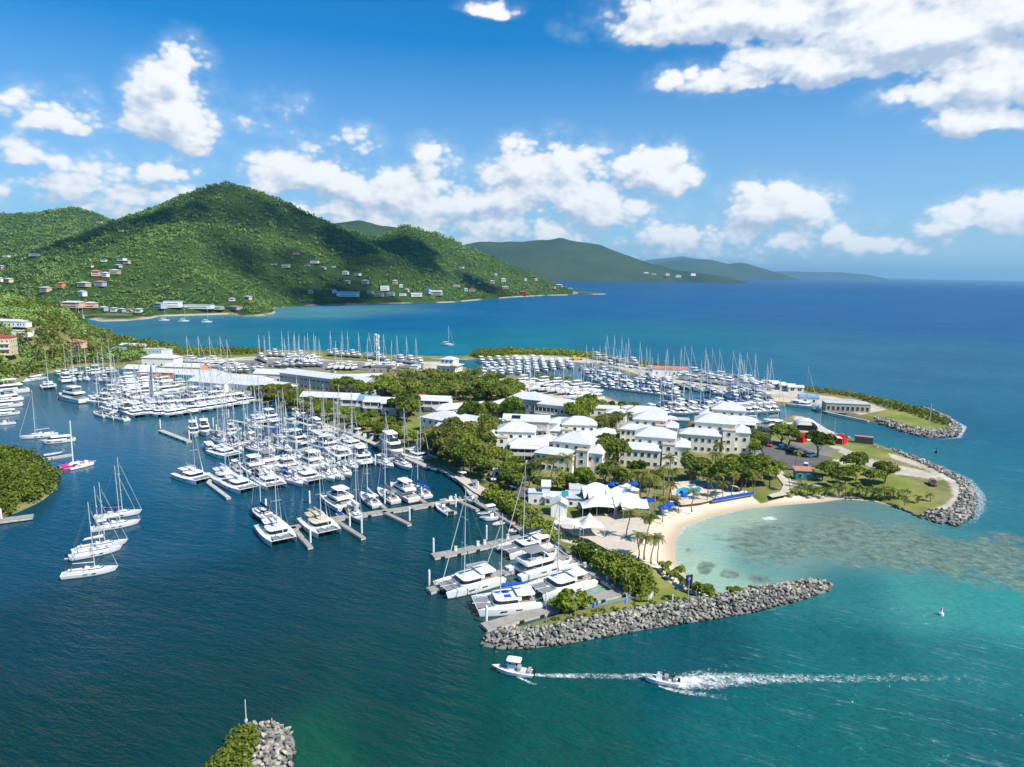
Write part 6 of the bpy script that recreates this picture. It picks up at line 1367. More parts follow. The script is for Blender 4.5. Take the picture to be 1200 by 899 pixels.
# ------------------------------------------------------------------ foliage
def leaf_cloud(cent, rad, n_per, size, zmin=-0.35, jit=0.25, flat=0.0):
    cent = np.asarray(cent, float); rad = np.asarray(rad, float); N = len(cent)
    u = rng.normal(size=(N, n_per, 3)); u /= np.linalg.norm(u, axis=2, keepdims=True)
    u[..., 2] = np.where(u[..., 2] < zmin, -u[..., 2] * .6, u[..., 2]); u /= np.linalg.norm(u, axis=2, keepdims=True)
    rr = 1.0 - rng.random((N, n_per, 1)) ** 2 * .45 + rng.normal(size=(N, n_per, 1)) * .06
    P = cent[:, None, :] + u * rad[:, None, :] * rr
    n = u + rng.normal(size=u.shape) * .75; n[..., 2] += .25; n /= np.linalg.norm(n, axis=2, keepdims=True)
    P = P.reshape(-1, 3); n = n.reshape(-1, 3); M = len(P)
    a = np.cross(n, rng.normal(size=(M, 3))); a /= np.linalg.norm(a, axis=1, keepdims=True) + 1e-9; b = np.cross(n, a)
    s = (size * (.6 + .8 * rng.random(M)))[:, None] if np.isscalar(size) else (np.repeat(size, n_per) * (.6 + .8 * rng.random(M)))[:, None]
    bend = n * s * .18
    V = np.stack([P - a * s - b * s * .55, P + a * s * .2 - b * s * .7 + bend, P + a * s + b * s * .5, P - a * s * .3 + b * s * .75 + bend], 1).reshape(-1, 3)
    F = np.arange(M * 4).reshape(-1, 4)
    return V, F
def trunk_mesh(mb, H, r, lean=0.0, limbs=5, spread=2.2, top=None):
    x = 0; pts = [(0, 0, -.3, r * 1.3), (lean * .3, 0, H * .35, r), (lean, 0.1, H * .7, r * .75)]
    for a, b in zip(pts[:-1], pts[1:]): mb.tube(a[:3], b[:3], a[3], b[3], 7)
    for i in range(limbs):
        t = 2 * math.pi * i / limbs + .4; e = (lean + math.cos(t) * spread, .1 + math.sin(t) * spread, H * (1.0 + .12 * (i % 2)))
        mb.tube(pts[-1][:3] if i % 2 else pts[1][:3], e, r * .5, r * .15, 5)
TREE = {}
def tree_proto(key):
    if key in TREE: return TREE[key]
    kind, var = key; rs = np.random.default_rng(100 + var * 7 + len(kind))
    t = thing({'broad': 'broadleaf_tree', 'dark': 'broadleaf_tree', 'bright': 'broadleaf_tree', 'olive': 'broadleaf_tree', 'shrub': 'shrub', 'shrubd': 'shrub'}[kind], 'x', 'shrub' if kind[:5] == 'shrub' else 'tree')
    sh = kind[:5] == 'shrub'
    Rr, H = (4.2, 4.2) if not sh else (1.5, .7)
    nl = 13 if not sh else 6; c = []; r = []
    for i in range(nl):
        ang = rs.random() * 6.28; d = math.sqrt(rs.random()) * Rr * .72; z = H + (1 - (d / Rr) ** 2) * Rr * .62 * rs.uniform(.5, 1.15) if not sh else .5 + rs.random() * .5
        c.append((math.cos(ang) * d, math.sin(ang) * d, z)); q = Rr * rs.uniform(.30, .50); r.append((q, q, q * .75))
    V, F = leaf_cloud(c, r, 100 if not sh else 60, .46 if not sh else .26)
    mt = {'broad': 'leaf', 'dark': 'leaf_dark', 'bright': 'leaf_bright', 'olive': 'leaf_olive', 'shrub': 'leaf', 'shrubd': 'leaf_dark'}[kind]
    mesh_np('crown', V, F, MT[mt], t)
    b = MB(); trunk_mesh(b, H, .26 if not sh else .06, rs.uniform(-.4, .4), 5, Rr * .5); b.build('trunk', MT['bark'], t, 60)
    TREE[key] = [t, False]; KIDS[t.name] = [(x, []) for x in t.children]; return TREE[key]
PALM = {}
def palm_proto(var):
    if var in PALM: return PALM[var]
    rs = random.Random(50 + var); t = thing('palm_tree', 'x', 'palm tree'); H = (6.0, 7.5, 8.6, 3.2)[var % 4]; lean = rs.uniform(-1.1, 1.1)
    b = MB(); pts = [(lean * (i / 6) ** 1.6, .3 * math.sin(i), H * i / 6, .19 - .07 * i / 6 + (.10 if i == 0 else 0)) for i in range(7)]
    for a, q in zip(pts[:-1], pts[1:]): b.tube(a[:3], q[:3], a[3], q[3], 7)
    b.build('trunk', MT['palm_bark'], t, 60)
    top = Vector(pts[-1][:3]); V = []; F = []
    for k in range(15):
        az = k * 2.4 + rs.uniform(-.2, .2); el0 = rs.uniform(-.25, 1.15); Lf = rs.uniform(2.6, 3.5); p = top.copy(); dirh = Vector((math.cos(az), math.sin(az), 0)); side = Vector((-math.sin(az), math.cos(az), 0)); el = el0
        ns = 9
        for i in range(ns):
            d = dirh * math.cos(el) + Vector((0, 0, math.sin(el))); q = p + d * Lf / ns; el -= .22
            w = .46 * math.sin(math.pi * min(1, (i + 1.2) / (ns + .8))) + .12; up = d.cross(side)
            for s in (-1, 1):
                tip = side * s * w - Vector((0, 0, 1)) * w * .55 + d * w * .45; base = len(V)
                V += [tuple(p), tuple(p + d * Lf / ns * .72), tuple(p + d * Lf / ns * .60 + tip), tuple(p + tip * .9)]; F.append((base, base + 1, base + 2, base + 3))
            p = q
    mesh_np('crown', V, F, MT['palm'], t)
    n = MB()
    for k in range(5): a = k * 1.26; n.tube((top.x + .22 * math.cos(a), top.y + .22 * math.sin(a), top.z - .35), (top.x + .24 * math.cos(a), top.y + .24 * math.sin(a), top.z - .05), .13, .08, 6)
    n.build('coconut_cluster', MT['leaf_olive'], t)
    PALM[var] = [t, False]; KIDS[t.name] = [(x, []) for x in t.children]; return PALM[var]
def use(P):
    if not P[1]: P[1] = True; return P[0]
    return copy_tree(P[0])
TREES = []
def tree(kind, p, s, label, group):
    o = use(tree_proto((kind, rnd.randrange(4)))) if kind[:4] != 'palm' else use(palm_proto(rnd.choice([0, 1, 2, 1, 2]) if kind == 'palm' else 3))
    if kind == 'palmlet': pass
    o.location = p; o.rotation_euler = (0, 0, rnd.uniform(0, 6.28)); o.scale = (s * rnd.uniform(.9, 1.1), s * rnd.uniform(.9, 1.1), s * rnd.uniform(.85, 1.1))
    o['label'] = label; o['group'] = group; TREES.append((p[0], p[1], s)); return o
def clear(x, y, m=2.0):
    for (fx, fy, r, w, d, rz) in FOOT:
        dx, dy = x - fx, y - fy
        if abs(dx) > 45 or abs(dy) > 45: continue
        lx = dx * math.cos(rz) + dy * math.sin(rz); ly = -dx * math.sin(rz) + dy * math.cos(rz)
        if abs(lx) < w / 2 + m and abs(ly) < d / 2 + m: return False
    return True
def grove(poly, gap, kinds, s0, s1, label, group, m=1.5, plab=None, maxn=200):
    W_ = wp(poly, 1.1); xs = [p[0] for p in W_]; ys = [p[1] for p in W_]; pts = []; tries = 0
    while tries < 4000 and len(pts) < maxn:
        tries += 1; x = rnd.uniform(min(xs), max(xs)); y = rnd.uniform(min(ys), max(ys))
        if not inside(np.array([x]), np.array([y]), W_)[0]: continue
        if any((x - a) ** 2 + (y - b) ** 2 < gap * gap for a, b in pts): continue
        if not clear(x, y, m): continue
        pts.append((x, y))
    for x, y in pts:
        k = rnd.choice(kinds); z = gz_at(x, y)
        if z < .3: continue
        if k == 'palm': tree(k, (x, y, z), rnd.uniform(.85, 1.15), plab or label.replace('tree', 'palm'), group + ', palms')
        else: tree(k, (x, y, z), rnd.uniform(s0, s1), label, group)
grove([(292,466),(330,470),(372,482),(402,494),(440,510),(472,522),(500,536),(506,528),(470,508),(440,497),(400,489),(372,480),(335,468),(300,461)], 4.4, ['bright', 'bright', 'broad', 'olive'], .55, .85, 'bushy bright green tree in the garden strip above the inner quay', 'trees of the quay garden')
grove([(320,470),(372,484),(430,500),(470,512),(462,520),(400,497),(340,480)], 5.0, ['bright', 'broad'], .55, .8, 'bushy bright green tree in the garden strip above the inner quay', 'trees of the quay garden')
grove([(300,466),(330,466),(352,470),(345,478),(322,474)], 5, ['olive', 'olive', 'dark'], .8, 1.1, 'olive green tree at the end of the long white shed', 'olive trees by the long shed')
grove([(390,458),(444,457),(450,469),(438,472),(392,468)], 5.5, ['bright', 'broad', 'bright', 'palm'], .9, 1.25, 'tall bright green tree behind the terraced houses', 'trees behind the terrace')
grove([(450,462),(500,456),(548,462),(596,460),(606,468),(600,478),(570,476),(530,476),(500,474),(470,474)], 5.2, ['broad', 'dark', 'bright', 'olive', 'palm'], .9, 1.25, 'dense green tree in the belt between terrace and yard', 'trees between terrace and yard')
grove([(455,448),(500,445),(545,448),(560,446),(560,458),(500,455),(456,458)], 5.0, ['palm', 'palm', 'dark', 'broad'], .7, 1.0, 'green tree among the palms by the sea wall', 'trees by the sea wall')
grove([(556,448),(575,447),(600,460),(585,464),(556,462)], 5.5, ['palm', 'dark', 'broad'], .6, .9, 'tree left of the yard', 'trees left of the yard')
grove([(466,484),(482,484),(484,496),(468,496)], 5.0, ['dark'], 1.15, 1.4, 'large dark tree right of the terraced houses', 'large dark trees at the terrace')
grove([(544,492),(590,488),(604,494),(604,508),(592,506),(584,494),(552,500)], 5.2, ['dark', 'dark', 'broad'], .95, 1.3, 'dark tree in the courtyard of the hotel', 'trees of the hotel court')
grove([(500,526),(520,520),(530,515),(556,512),(596,516),(578,540),(562,556),(552,560),(530,549),(512,540)], 5.0, ['olive', 'broad', 'dark', 'olive', 'palm'], .95, 1.3, 'broad shore tree overhanging the inner harbour', 'shore trees of the inner harbour')
grove([(564,560),(578,548),(596,552),(630,562),(670,568),(700,566),(690,580),(650,583),(620,582),(590,574)], 4.6, ['broad', 'broad', 'dark', 'palm'], .62, 1.0, 'leafy tree in the belt below the left villas', 'trees below the left villas')
grove([(702,566),(740,566),(790,566),(850,558),(900,552),(912,558),(905,572),(880,576),(850,578),(838,572),(800,568),(782,588),(748,586),(738,578),(704,576)], 4.7, ['broad', 'dark', 'broad', 'palm'], .7, 1.08, 'leafy tree in the belt between the right villas and the pool', 'trees between villas and pool')
grove([(697,546),(722,540),(728,552),(704,556)], 4.6, ['dark', 'dark'], 1.0, 1.3, 'dark tree in the clump between the villas', 'dark clump between villas')
grove([(690,512),(718,505),(728,515),(700,524)], 4.6, ['palm', 'broad', 'palm', 'olive'], .8, 1.1, 'green tree among palms between hotel and villas', 'trees between hotel and villas')
grove([(660,490),(686,486),(690,500),(668,506)], 5.0, ['bright', 'bright', 'broad'], 1.1, 1.4, 'bright green tree right of the large hotel', 'bright trees by the hotel')
grove([(700,480),(745,486),(740,491),(704,487)], 4.0, ['dark', 'broad'], .6, .8, 'low round tree in the hedge row at the basin edge', 'hedge trees at the basin')
grove([(620,440),(655,444),(690,455),(680,458),(640,450)], 5.0, ['broad'], .4, .6, 'small bush tree between the yard and the canopy rows', 'bush trees in the yard')
grove([(955,562),(1000,552),(1040,556),(1052,570),(1015,572),(980,572),(960,570)], 5.6, ['broad', 'dark', 'broad', 'olive'], .62, .9, 'leafy tree in the clump on the east lawn', 'trees on the east lawn')
grove([(880,520),(895,522),(892,534),(880,534)], 4.0, ['broad', 'dark'], .6, .8, 'small tree at the corner of the canal villa', 'small trees at the canal villa')
grove([(805,556),(870,546),(880,550),(806,564)], 4.6, ['broad', 'dark', 'palm'], .5, .75, 'tree in front of the canal villa', 'trees in front of canal villa')
tree('broad', at(915, 522, 1.1), 1.25, 'wide round tree alone beside the car park', 'lone trees at the car park')
tree('broad', at(924, 524, 1.1), 1.0, 'smaller round tree joined to the wide one at the car park', 'lone trees at the car park')
tree('dark', at(958, 536, 1.1), 1.15, 'umbrella shaped dark tree at the end of the parked cars', 'lone trees at the car park')
# palms by the beach
for (px, py, s, lab) in ((755, 656, .88, 'tall palm in the clump on the grass above the beach'), (763, 661, .92, 'tallest palm of the clump above the beach'), (748, 655, .8, 'leaning small palm of the clump above the beach'), (771, 660, .75, 'short palm on the sand side of the clump'),
    (758, 637, .85, 'single palm on the sand left of the beach curve'), (735, 632, .9, 'slim palm on the paved terrace in front of the tents'), (811, 600, .85, 'single palm on open beach with a thin trunk'), (795, 602, .55, 'young palm on the beach near the blue umbrella'), (776, 612, .8, 'palm at the sand edge by the blue umbrellas'), (768, 600, 1.0, 'palm right of the white tents'), (748, 598, 1.2, 'big palm over the cafe terrace'), (757, 594, 1.1, 'palm behind the big one over the cafe terrace'),
    (713, 578, 1.1, 'palm left of the terrace parasols'), (726, 576, 1.05, 'palm behind the terrace parasols'), (786, 588, .9, 'palm at the pool bar'), (828, 588, .75, 'palm at the seaward pool edge, left'), (838, 586, .85, 'palm at the seaward pool edge, middle'), (846, 585, .85, 'palm at the seaward pool edge, right'), (857, 583, .9, 'palm behind the blue loungers, left'), (872, 581, .85, 'palm behind the blue loungers, middle'), (884, 579, .8, 'palm behind the blue loungers, right'), (931, 551, .75, 'palm at the car park exit'), (620, 572, 1.0, 'palm left of the restaurant stairs'), (705, 520, 1.25, 'large palm between villas and hotel'), (733, 508, 1.0, 'palm in front of the wide roofed villa'), (925, 576, .7, 'palm beside the sandy path')):
    o = tree('palm', tuple(at(px, py, 1.0)), s, lab, 'palms around the beach')
for i in range(17):
    px = 930 + i * 7.6 + rnd.uniform(-1.5, 1.5); tree('palmlet', tuple(at(px, 580 + (i > 10) * (i - 10) * .8 + rnd.uniform(-2, 2), 1.0)), rnd.uniform(.6, .85), 'low wind bent palm in the row along the east beach, %s from the left' % ORD[i], 'low palms along the east beach')
for i, (px, py) in enumerate(((1062, 583), (1046, 580), (1090, 588), (1075, 590), (1060, 592))):
    tree('palmlet', tuple(at(px, py, 1.0)), .6, 'stunted palm on the dry grass of the point, %s of its scatter' % ORD[i], 'stunted palms on the point')
for i, (px, py, s, k) in enumerate(((672, 712, 2.1, 'shrub'), (760, 700, 1.5, 'shrub'), (755, 703, 1.3, 'shrub'), (822, 696, 1.5, 'shrub'), (832, 697, 1.3, 'shrub'), (812, 692, 1.3, 'shrub'), (860, 697, 1.2, 'shrub'), (868, 696, .9, 'shrub'), (880, 693, .8, 'shrub'), (780, 668, 1.2, 'shrub'), (790, 678, 1.1, 'shrub'), (795, 672, 1.0, 'shrub'), (660, 714, 1.6, 'shrub'), (683, 709, 1.8, 'shrub'), (805, 688, 1.0, 'shrub'), (798, 684, .8, 'shrub'))):
    tree(k, tuple(at(px, py, 1.0)), s, ['round bush on the breakwater grass beside the pier end', 'bush at the end of the tall hedge', 'smaller bush at the end of the tall hedge', 'bush on the rocks right of the sign', 'low bush on the rocks second from the sign', 'bush left of the sign post', 'bush growing on the breakwater near its neck', 'small bush on the breakwater neck', 'last bush on the breakwater before the bare rocks', 'shrub below the palm clump', 'shrub at the beach corner', 'shrub between palm clump and beach corner', 'left lobe of the bush beside the pier end', 'right lobe of the bush beside the pier end', 'shrub under the sign', 'small shrub left of the sign'][i], 'bushes around the breakwater')
# hedges
def hedge(label, pts, w, h, n_per=70, mt='leaf', size=.34):
    P = [at(x, y, 1.1) for x, y in pts]; c = P[0]; cs = []; rs_ = []
    for a, b in zip(P[:-1], P[1:]):
        L = (b - a).length; n = max(1, int(L / 1.1))
        for i in range(n):
            for j in range(max(1, int(w / 1.3))):
                q = a.lerp(b, (i + rnd.random()) / n); nrm = Vector((-(b - a).y, (b - a).x, 0)).normalized(); off = (j + .5 - max(1, int(w / 1.3)) / 2) * 1.3 + rnd.uniform(-.4, .4); q = q + nrm * off
                hh = h * rnd.uniform(.55, 1.05); cs.append((q.x - c.x, q.y - c.y, hh * .5)); rs_.append((1.15, 1.15, hh * .55))
    V, F = leaf_cloud(cs, rs_, n_per, size, zmin=-.8); t = mesh_np('hedge', V, F, MT[mt]); t.location = (c.x, c.y, 1.0)
    return setp(t, label, 'hedge')
hedge('tall dense hedge between boardwalk and lawn, running down to the grass point', [(704, 663), (716, 668), (736, 682), (752, 693)], 6.5, 4.2)
hedge('tall dense hedge along the boardwalk below the paved terrace', [(680, 646), (692, 655), (704, 663)], 5.0, 3.4)
hedge('leafy hedge above the boardwalk in front of the restaurant', [(572, 583), (594, 595), (612, 606), (622, 614)], 6.0, 4.0)
hedge('round hedge block between restaurant kiosk and boardwalk', [(622, 622), (640, 630), (650, 634)], 6.0, 3.8)
hedge('trimmed green hedge line behind the restaurant', [(650, 568), (690, 562)], 2.0, 2.2, 50, 'leaf_bright')
hedge('trimmed hedge beside the white kiosk at the tents', [(680, 600), (699, 600)], 2.0, 1.8, 50)
hedge('dark hedge along the basin edge beside the hotel yard', [(704, 484), (725, 487), (748, 491)], 5.0, 4.0, 40, 'leaf_dark', .45)
# scrub and woods too dense to count
def stuff_leaves(name, cs, rs_, n_per, size, mt):
    V, F = leaf_cloud(cs, rs_, n_per, size); o = mesh_np(name, V, F, MT[mt]); return setp(o, kind='stuff')
def scatter(poly, gap, hfun, cond=None):
    W_ = np.array(poly); x0, y0 = W_.min(0); x1, y1 = W_.max(0); xs, ys = np.meshgrid(np.arange(x0, x1, gap), np.arange(y0, y1, gap)); xs = xs + rng.uniform(-.5, .5, xs.shape) * gap; ys = ys + rng.uniform(-.5, .5, ys.shape) * gap
    k = inside(xs, ys, poly); return xs[k], ys[k]
# mangrove island
x_, y_ = scatter(mang_w, 2.6, None); s_ = sdf(x_, y_, mang_w); x_, y_ = x_[s_ > -.5], y_[s_ > -.5]; s_ = s_[s_ > -.5]
rr_ = rng.uniform(1.7, 2.8, len(x_)); hh_ = 1.0 + np.minimum(s_, 12) * .36
stuff_leaves('mangrove', np.stack([x_, y_, hh_ + rng.uniform(-.4, .8, len(x_))], 1), np.stack([rr_, rr_, rr_ * .9], 1), 60, .42, 'leaf')
# near hill wood
PROMW = [p for p in coast_w if p[0] < -190 and p[1] > 300]
PW = wp([(-160,480),(-60,468),(0,455),(28,446),(50,439),(78,431),(112,427),(140,428),(168,424),(206,414),(202,409.5),(160,405.5),(143,402),(112,389),(80,378.5),(50,370.5),(20,359),(-30,350),(-160,352)], 0)
x_, y_ = scatter(PW, 4.2, None); z_, s2_, _ = near_height(x_, y_)
cl_ = np.array([clear(a, b, 3.5) for a, b in zip(x_, y_)]); k = cl_ & (s2_ > 0)
x_, y_, z_ = x_[k], y_[k], z_[k]; rr_ = rng.uniform(2.2, 4.0, len(x_))
big = rng.random(len(x_)) < .5; mk = fbm(x_ / 30, y_ / 30, 3, 77)
for nm, sel, mt_ in (('woodland', mk > 0.02, 'forest'), ('woodland', mk <= 0.02, 'leaf')):
    stuff_leaves(nm, np.stack([x_, y_, z_ + rr_ * .8], 1)[sel], np.stack([rr_, rr_, rr_ * .9], 1)[sel], 34, .75, mt_)
for i in range(26):
    px, py = rnd.uniform(20, 140), rnd.uniform(396, 428); p = hit_ground(px, py)
    tree('palm', (p.x, p.y, p.z), 1.25, 'tall palm rising from the wood on the near hill', 'palms of the near hill')
# scrub on the spits
def strip_scrub(name, polypx, gap, r0, r1, mt, n=30, size=.5):
    P_ = wp(polypx, .9); x_, y_ = scatter(P_, gap, None)
    if not len(x_): return
    z_ = near_height(x_, y_)[0]; k = (z_ > .2) & np.array([clear(a, b, 1.0) for a, b in zip(x_, y_)]); x_, y_, z_ = x_[k], y_[k], z_[k]; rr_ = rng.uniform(r0, r1, len(x_))
    stuff_leaves(name, np.stack([x_, y_, z_ + rr_ * .5], 1), np.stack([rr_, rr_, rr_ * .9], 1), n, size, mt)
strip_scrub('scrub', [(552,418),(562,413),(600,411.6),(652,412.3),(690,415.5),(715,419),(700,420),(650,417),(600,416),(575,418),(560,420)], 2.6, 1.4, 2.6, 'leaf_bright')
strip_scrub('scrub', [(552,418),(562,413),(590,411.8),(610,412),(590,418),(562,420)], 2.6, 1.8, 3.2, 'leaf')
strip_scrub('scrub', [(740,422.5),(790,431.3),(830,438.2),(870,445.2),(900,449.3),(950,455.3),(1000,461.5),(1055,474),(1045,476),(1000,466),(945,459.5),(895,453),(860,447.5),(790,434),(740,425)], 2.2, .6, 1.3, 'leaf_olive', 24, .35)
strip_scrub('scrub', [(1000,466),(1055,475),(1085,481),(1108,491),(1116,500),(1100,498),(1070,487),(1040,479)], 2.2, .6, 1.3, 'leaf', 24, .35)
strip_scrub('scrub', [(150,405),(200,409.6),(250,411.3),(300,412.4),(300,416),(250,417),(215,417),(205,414),(170,414)], 3.2, 1.5, 2.8, 'leaf')
strip_scrub('scrub', [(255,411.5),(312,412.2),(300,415.5),(262,416)], 3.0, 2.0, 3.4, 'leaf_dark')
strip_scrub('scrub', [(500,436),(545,440),(560,446),(520,450),(490,446)], 3.0, .9, 1.8, 'leaf')
strip_scrub('scrub', [(238,925),(252,893),(272,871),(292,857),(306,858),(303,870),(296,890),(290,915)], 1.1, .6, 1.2, 'leaf', 50, .22)
strip_scrub('scrub', [(640,734),(700,723),(760,712),(800,706),(790,700),(700,716),(640,728)], 1.3, .2, .45, 'leaf_olive', 14, .22)
# forest on the hills across the bay
def hill_forest():
    r_out = []
    for (r0, r1, g) in ((800, 1350, 6.2), (1350, 2500, 8.0)):
        n = int((r1 * r1 - r0 * r0) / 2 * R(62) / (g * g)); r = np.sqrt(rng.uniform(r0 * r0, r1 * r1, n)); a = np.radians(rng.uniform(-50, 12, n)); x, y = r * np.sin(a), r * np.cos(a)
        z, s = hill_height(x, y); k = (s > 5) & (z > 2.4)
        x, y, z = x[k], y[k], z[k]; rr = (.30 + .65 * rng.random(len(x)) ** 2) * g
        r_out.append((np.stack([x, y, z + rr * .25], 1), np.stack([rr, rr, rr * rng.uniform(.6, 1.1, len(x))], 1), rr * .27))
    cs = np.concatenate([a[0] for a in r_out]); rs_ = np.concatenate([a[1] for a in r_out]); sz = np.concatenate([a[2] for a in r_out])
    hp = np.array([(o.location.x, o.location.y) for o in bpy.data.objects if o.get('group') == 'houses across the bay'])
    d = np.full(len(cs), 1e9)
    for h in hp: d = np.minimum(d, (cs[:, 0] - h[0]) ** 2 + (cs[:, 1] - h[1] + 7) ** 2)
    k = d > 15 ** 2
    V, F = leaf_cloud(cs[k], rs_[k], 21, sz[k], zmin=-.1); o = mesh_np('hillside_forest', V, F, MT['forest']); setp(o, kind='stuff'); print('forest', len(F))
hill_forest()
# ------------------------------------------------------------------ rocks
def rock_mat():
    m, q, b = new_mat('boulder_stone'); geo = q.node('ShaderNodeNewGeometry'); oi = q.node('ShaderNodeObjectInfo'); P = geo.outputs['Position']
    f = q.math('FRACT', q.math('ADD', q.math('MULTIPLY', geo.outputs['Random Per Island'], 3.7), q.math('MULTIPLY', oi.outputs['Random'], 5.3)))
    c = q.ramp(f, [(0, (.10, .10, .095)), (.3, (.28, .265, .23)), (.6, (.40, .375, .32)), (.85, (.51, .46, .38)), (1, (.17, .175, .17))])
    n = q.noise(P, 1.7, 6, .65); c = q.mix(q.mapr(n, .35, .7, 0, .55), c, q.mix(1.0, c, (.45, .46, .44, 1), 'MULTIPLY'))
    s = q.node('ShaderNodeSeparateXYZ'); q.l.new(P, s.inputs[0]); c = q.mix(q.mapr(s.outputs[2], .75, .2), c, (.030, .031, .025, 1))   # wet, weedy foot
    q.put(b.inputs['Base Color'], c); b.inputs['Roughness'].default_value = .9; b.inputs['Specular IOR Level'].default_value = .2
    bn = q.node('ShaderNodeBump'); bn.inputs['Strength'].default_value = .5; bn.inputs['Distance'].default_value = .15; q.put(bn.inputs['Height'], q.noise(P, 3.5, 5, .65)); q.l.new(bn.outputs[0], b.inputs['Normal'])
    return m
MT['rock'] = rock_mat()
ROCKS = []
def rock_mesh(i):
    rs = np.random.default_rng(900 + i); bm = bmesh.new()
    for _ in range(15):
        v = rs.normal(size=3); v /= np.linalg.norm(v); v *= np.array((1.0, .75, .62)) * rs.uniform(.85, 1.1); bm.verts.new(v)
    r = bmesh.ops.convex_hull(bm, input=bm.verts)
    bmesh.ops.delete(bm, geom=[v for v in bm.verts if not v.link_faces], context='VERTS')
    bmesh.ops.bevel(bm, geom=list(bm.edges), offset=.05, segments=1, affect='EDGES')
    bmesh.ops.recalc_face_normals(bm, faces=bm.faces)
    me = bpy.data.meshes.new('boulder'); bm.to_mesh(me); bm.free(); me.materials.append(MT['rock']); return me
RM = [rock_mesh(i) for i in range(9)]
def rock_points(poly, gap, top, edge=3.2):
    x, y = scatter(poly, gap, None); s = sdf(x, y, poly); out = []
    gh = np.maximum(near_height(x, y)[0], -.3)
    for a, b, d, g in zip(x, y, s, gh): out.append((a, b, max(min(top, .05 + d / edge * top), g + .25) + rnd.uniform(-.15, .25)))
    return out
def boulder(p, sc, label, group):
    o = bpy.data.objects.new('boulder', rnd.choice(RM)); C.objects.link(o); o.location = p; s = sc * rnd.uniform(.75, 1.25); o.scale = (s, s * rnd.uniform(.8, 1.1), s * rnd.uniform(.8, 1.1)); o.rotation_euler = (rnd.uniform(-.7, .7), rnd.uniform(-.7, .7), rnd.uniform(0, 6.28))
    setp(o, label, 'boulder', group); return o
def rock_stuff(name, pts, sc):
    V = []; F = []; base = 0; tv = [(np.array([v.co for v in m.vertices]), [tuple(p.vertices) for p in m.polygons]) for m in RM]; fs = []
    for p in pts:
        v, f = rnd.choice(tv); s = sc * rnd.uniform(.55, 1.45); M = Matrix.Rotation(rnd.uniform(0, 6.28), 3, 'Z') @ Matrix.Rotation(rnd.uniform(-.7, .7), 3, 'X')
        V.append(v @ np.array(M).T * s + np.array(p)); fs += [tuple(base + i for i in q) for q in f]; base += len(v)
    me = bpy.data.meshes.new(name); me.from_pydata(np.concatenate(V).tolist(), [], fs); me.materials.append(MT['rock']); me.update(); o = bpy.data.objects.new(name, me); C.objects.link(o); return setp(o, kind='stuff')
ISL_R = wp(ISL_P)
MAIN_R = wp(MAIN_P)
pts_i = rock_points(ISL_R, .72, 1.6, 2.0); pts_m = rock_points(MAIN_R, .62, 1.8, 2.8)
for p in pts_i: boulder(p, .52, 'grey brown boulder piled on the small islet in the foreground', 'boulders of the small islet')
rnd.shuffle(pts_m); pts_m.sort(key=lambda p: p[1]); nobj = max(0, 296 - len(pts_i))
for p in pts_m[:nobj]: boulder(p, rnd.choice((.38, .48, .60)), 'angular grey boulder in the rock armour of the long breakwater', 'boulders of the long breakwater')
rock_stuff('breakwater_rocks', pts_m[nobj:] , .48)
EAST_R = wp(EAST_P)
rock_stuff('breakwater_rocks', rock_points(EAST_R, .95, 1.5, 3.5), .60)
SPIT_R = wp(SPIT_P)
rock_stuff('breakwater_rocks', rock_points(SPIT_R, 1.15, 1.5, 4.0), .72)
WALL_R = [at(985 + i * 5.0, 511 + i * 1.65, .3) for i in range(13)]
rock_stuff('breakwater_rocks', [(p.x + rnd.uniform(-1, 1), p.y + rnd.uniform(-1, 1), rnd.uniform(.1, .9)) for p in WALL_R for _ in range(5)], .75)
rock_stuff('shore_stones', [(lambda p: (p.x, p.y, rnd.uniform(.0, .3)))(at(990 + i * .95, 584.5 + (i > 40) * (i - 40) * .42 + rnd.uniform(-.8, .8), 0)) for i in range(95)], .42)
rock_stuff('shore_stones', [(lambda p: (p.x, p.y, rnd.uniform(-.1, .35)))(at(66 - i * .75, 568 + i * .48 + rnd.uniform(-2, 1), 0)) for i in range(80)], .4)
for i, (px, py) in enumerate(((1013, 535), (1020, 537), (1026, 538.5), (1032, 539.5), (1038, 540.5), (1044, 541.5), (1050, 542.5))): boulder(tuple(at(px, py, 1.3)), .55, 'kerb boulder along the gravel track, %s from the left' % ORD[i], 'kerb boulders on the east lawn')

# ------------------------------------------------------------------ paths and paving, laid in thin sheets over the ground
def sheet(name, px, z, m):
    P = wp(px, z); tri = tessellate_polygon([[Vector((x, y, 0)) for x, y in P]]); b = MB(); b.add([(x, y, z) for x, y in P], [tuple(t) for t in tri]); o = b.build(name, m)
    return setp(o, kind='structure')
MT['asphalt'] = mat('asphalt', (.115, .115, .115), .95, .1, var=.18, scale=.35, bump=.2); MT['paving'] = mat('pale_paving', (.50, .44, .37), .9, .15, var=.12, scale=.5); MT['gravel'] = mat('gravel_track', (.52, .48, .42), .95, .1, var=.2, scale=.3)
MT['pave_pool'] = mat('pool_paving', (.60, .49, .37), .9, .15, var=.10, scale=.4)
sheet('car_park', [(862,499),(900,500),(897,514),(930,521),(955,531),(978,537),(970,543),(948,547),(938,551),(912,548),(900,538),(888,520),(866,510)], 1.47, MT['asphalt'])
sheet('path', [(906,551),(914,550),(926,560),(930,571),(922,580),(905,583),(900,580),(914,576),(918,568),(912,560)], 1.45, MT['paving'])
sheet('promenade', [(556,577),(564,581),(600,599),(606,597),(572,574),(548,560),(536,556),(532,559)], 1.42, MT['paving'])
sheet('service_road', [(592,552),(606,550),(612,566),(622,590),(636,604),(628,608),(606,590),(596,570)], 1.40, MT['asphalt'])
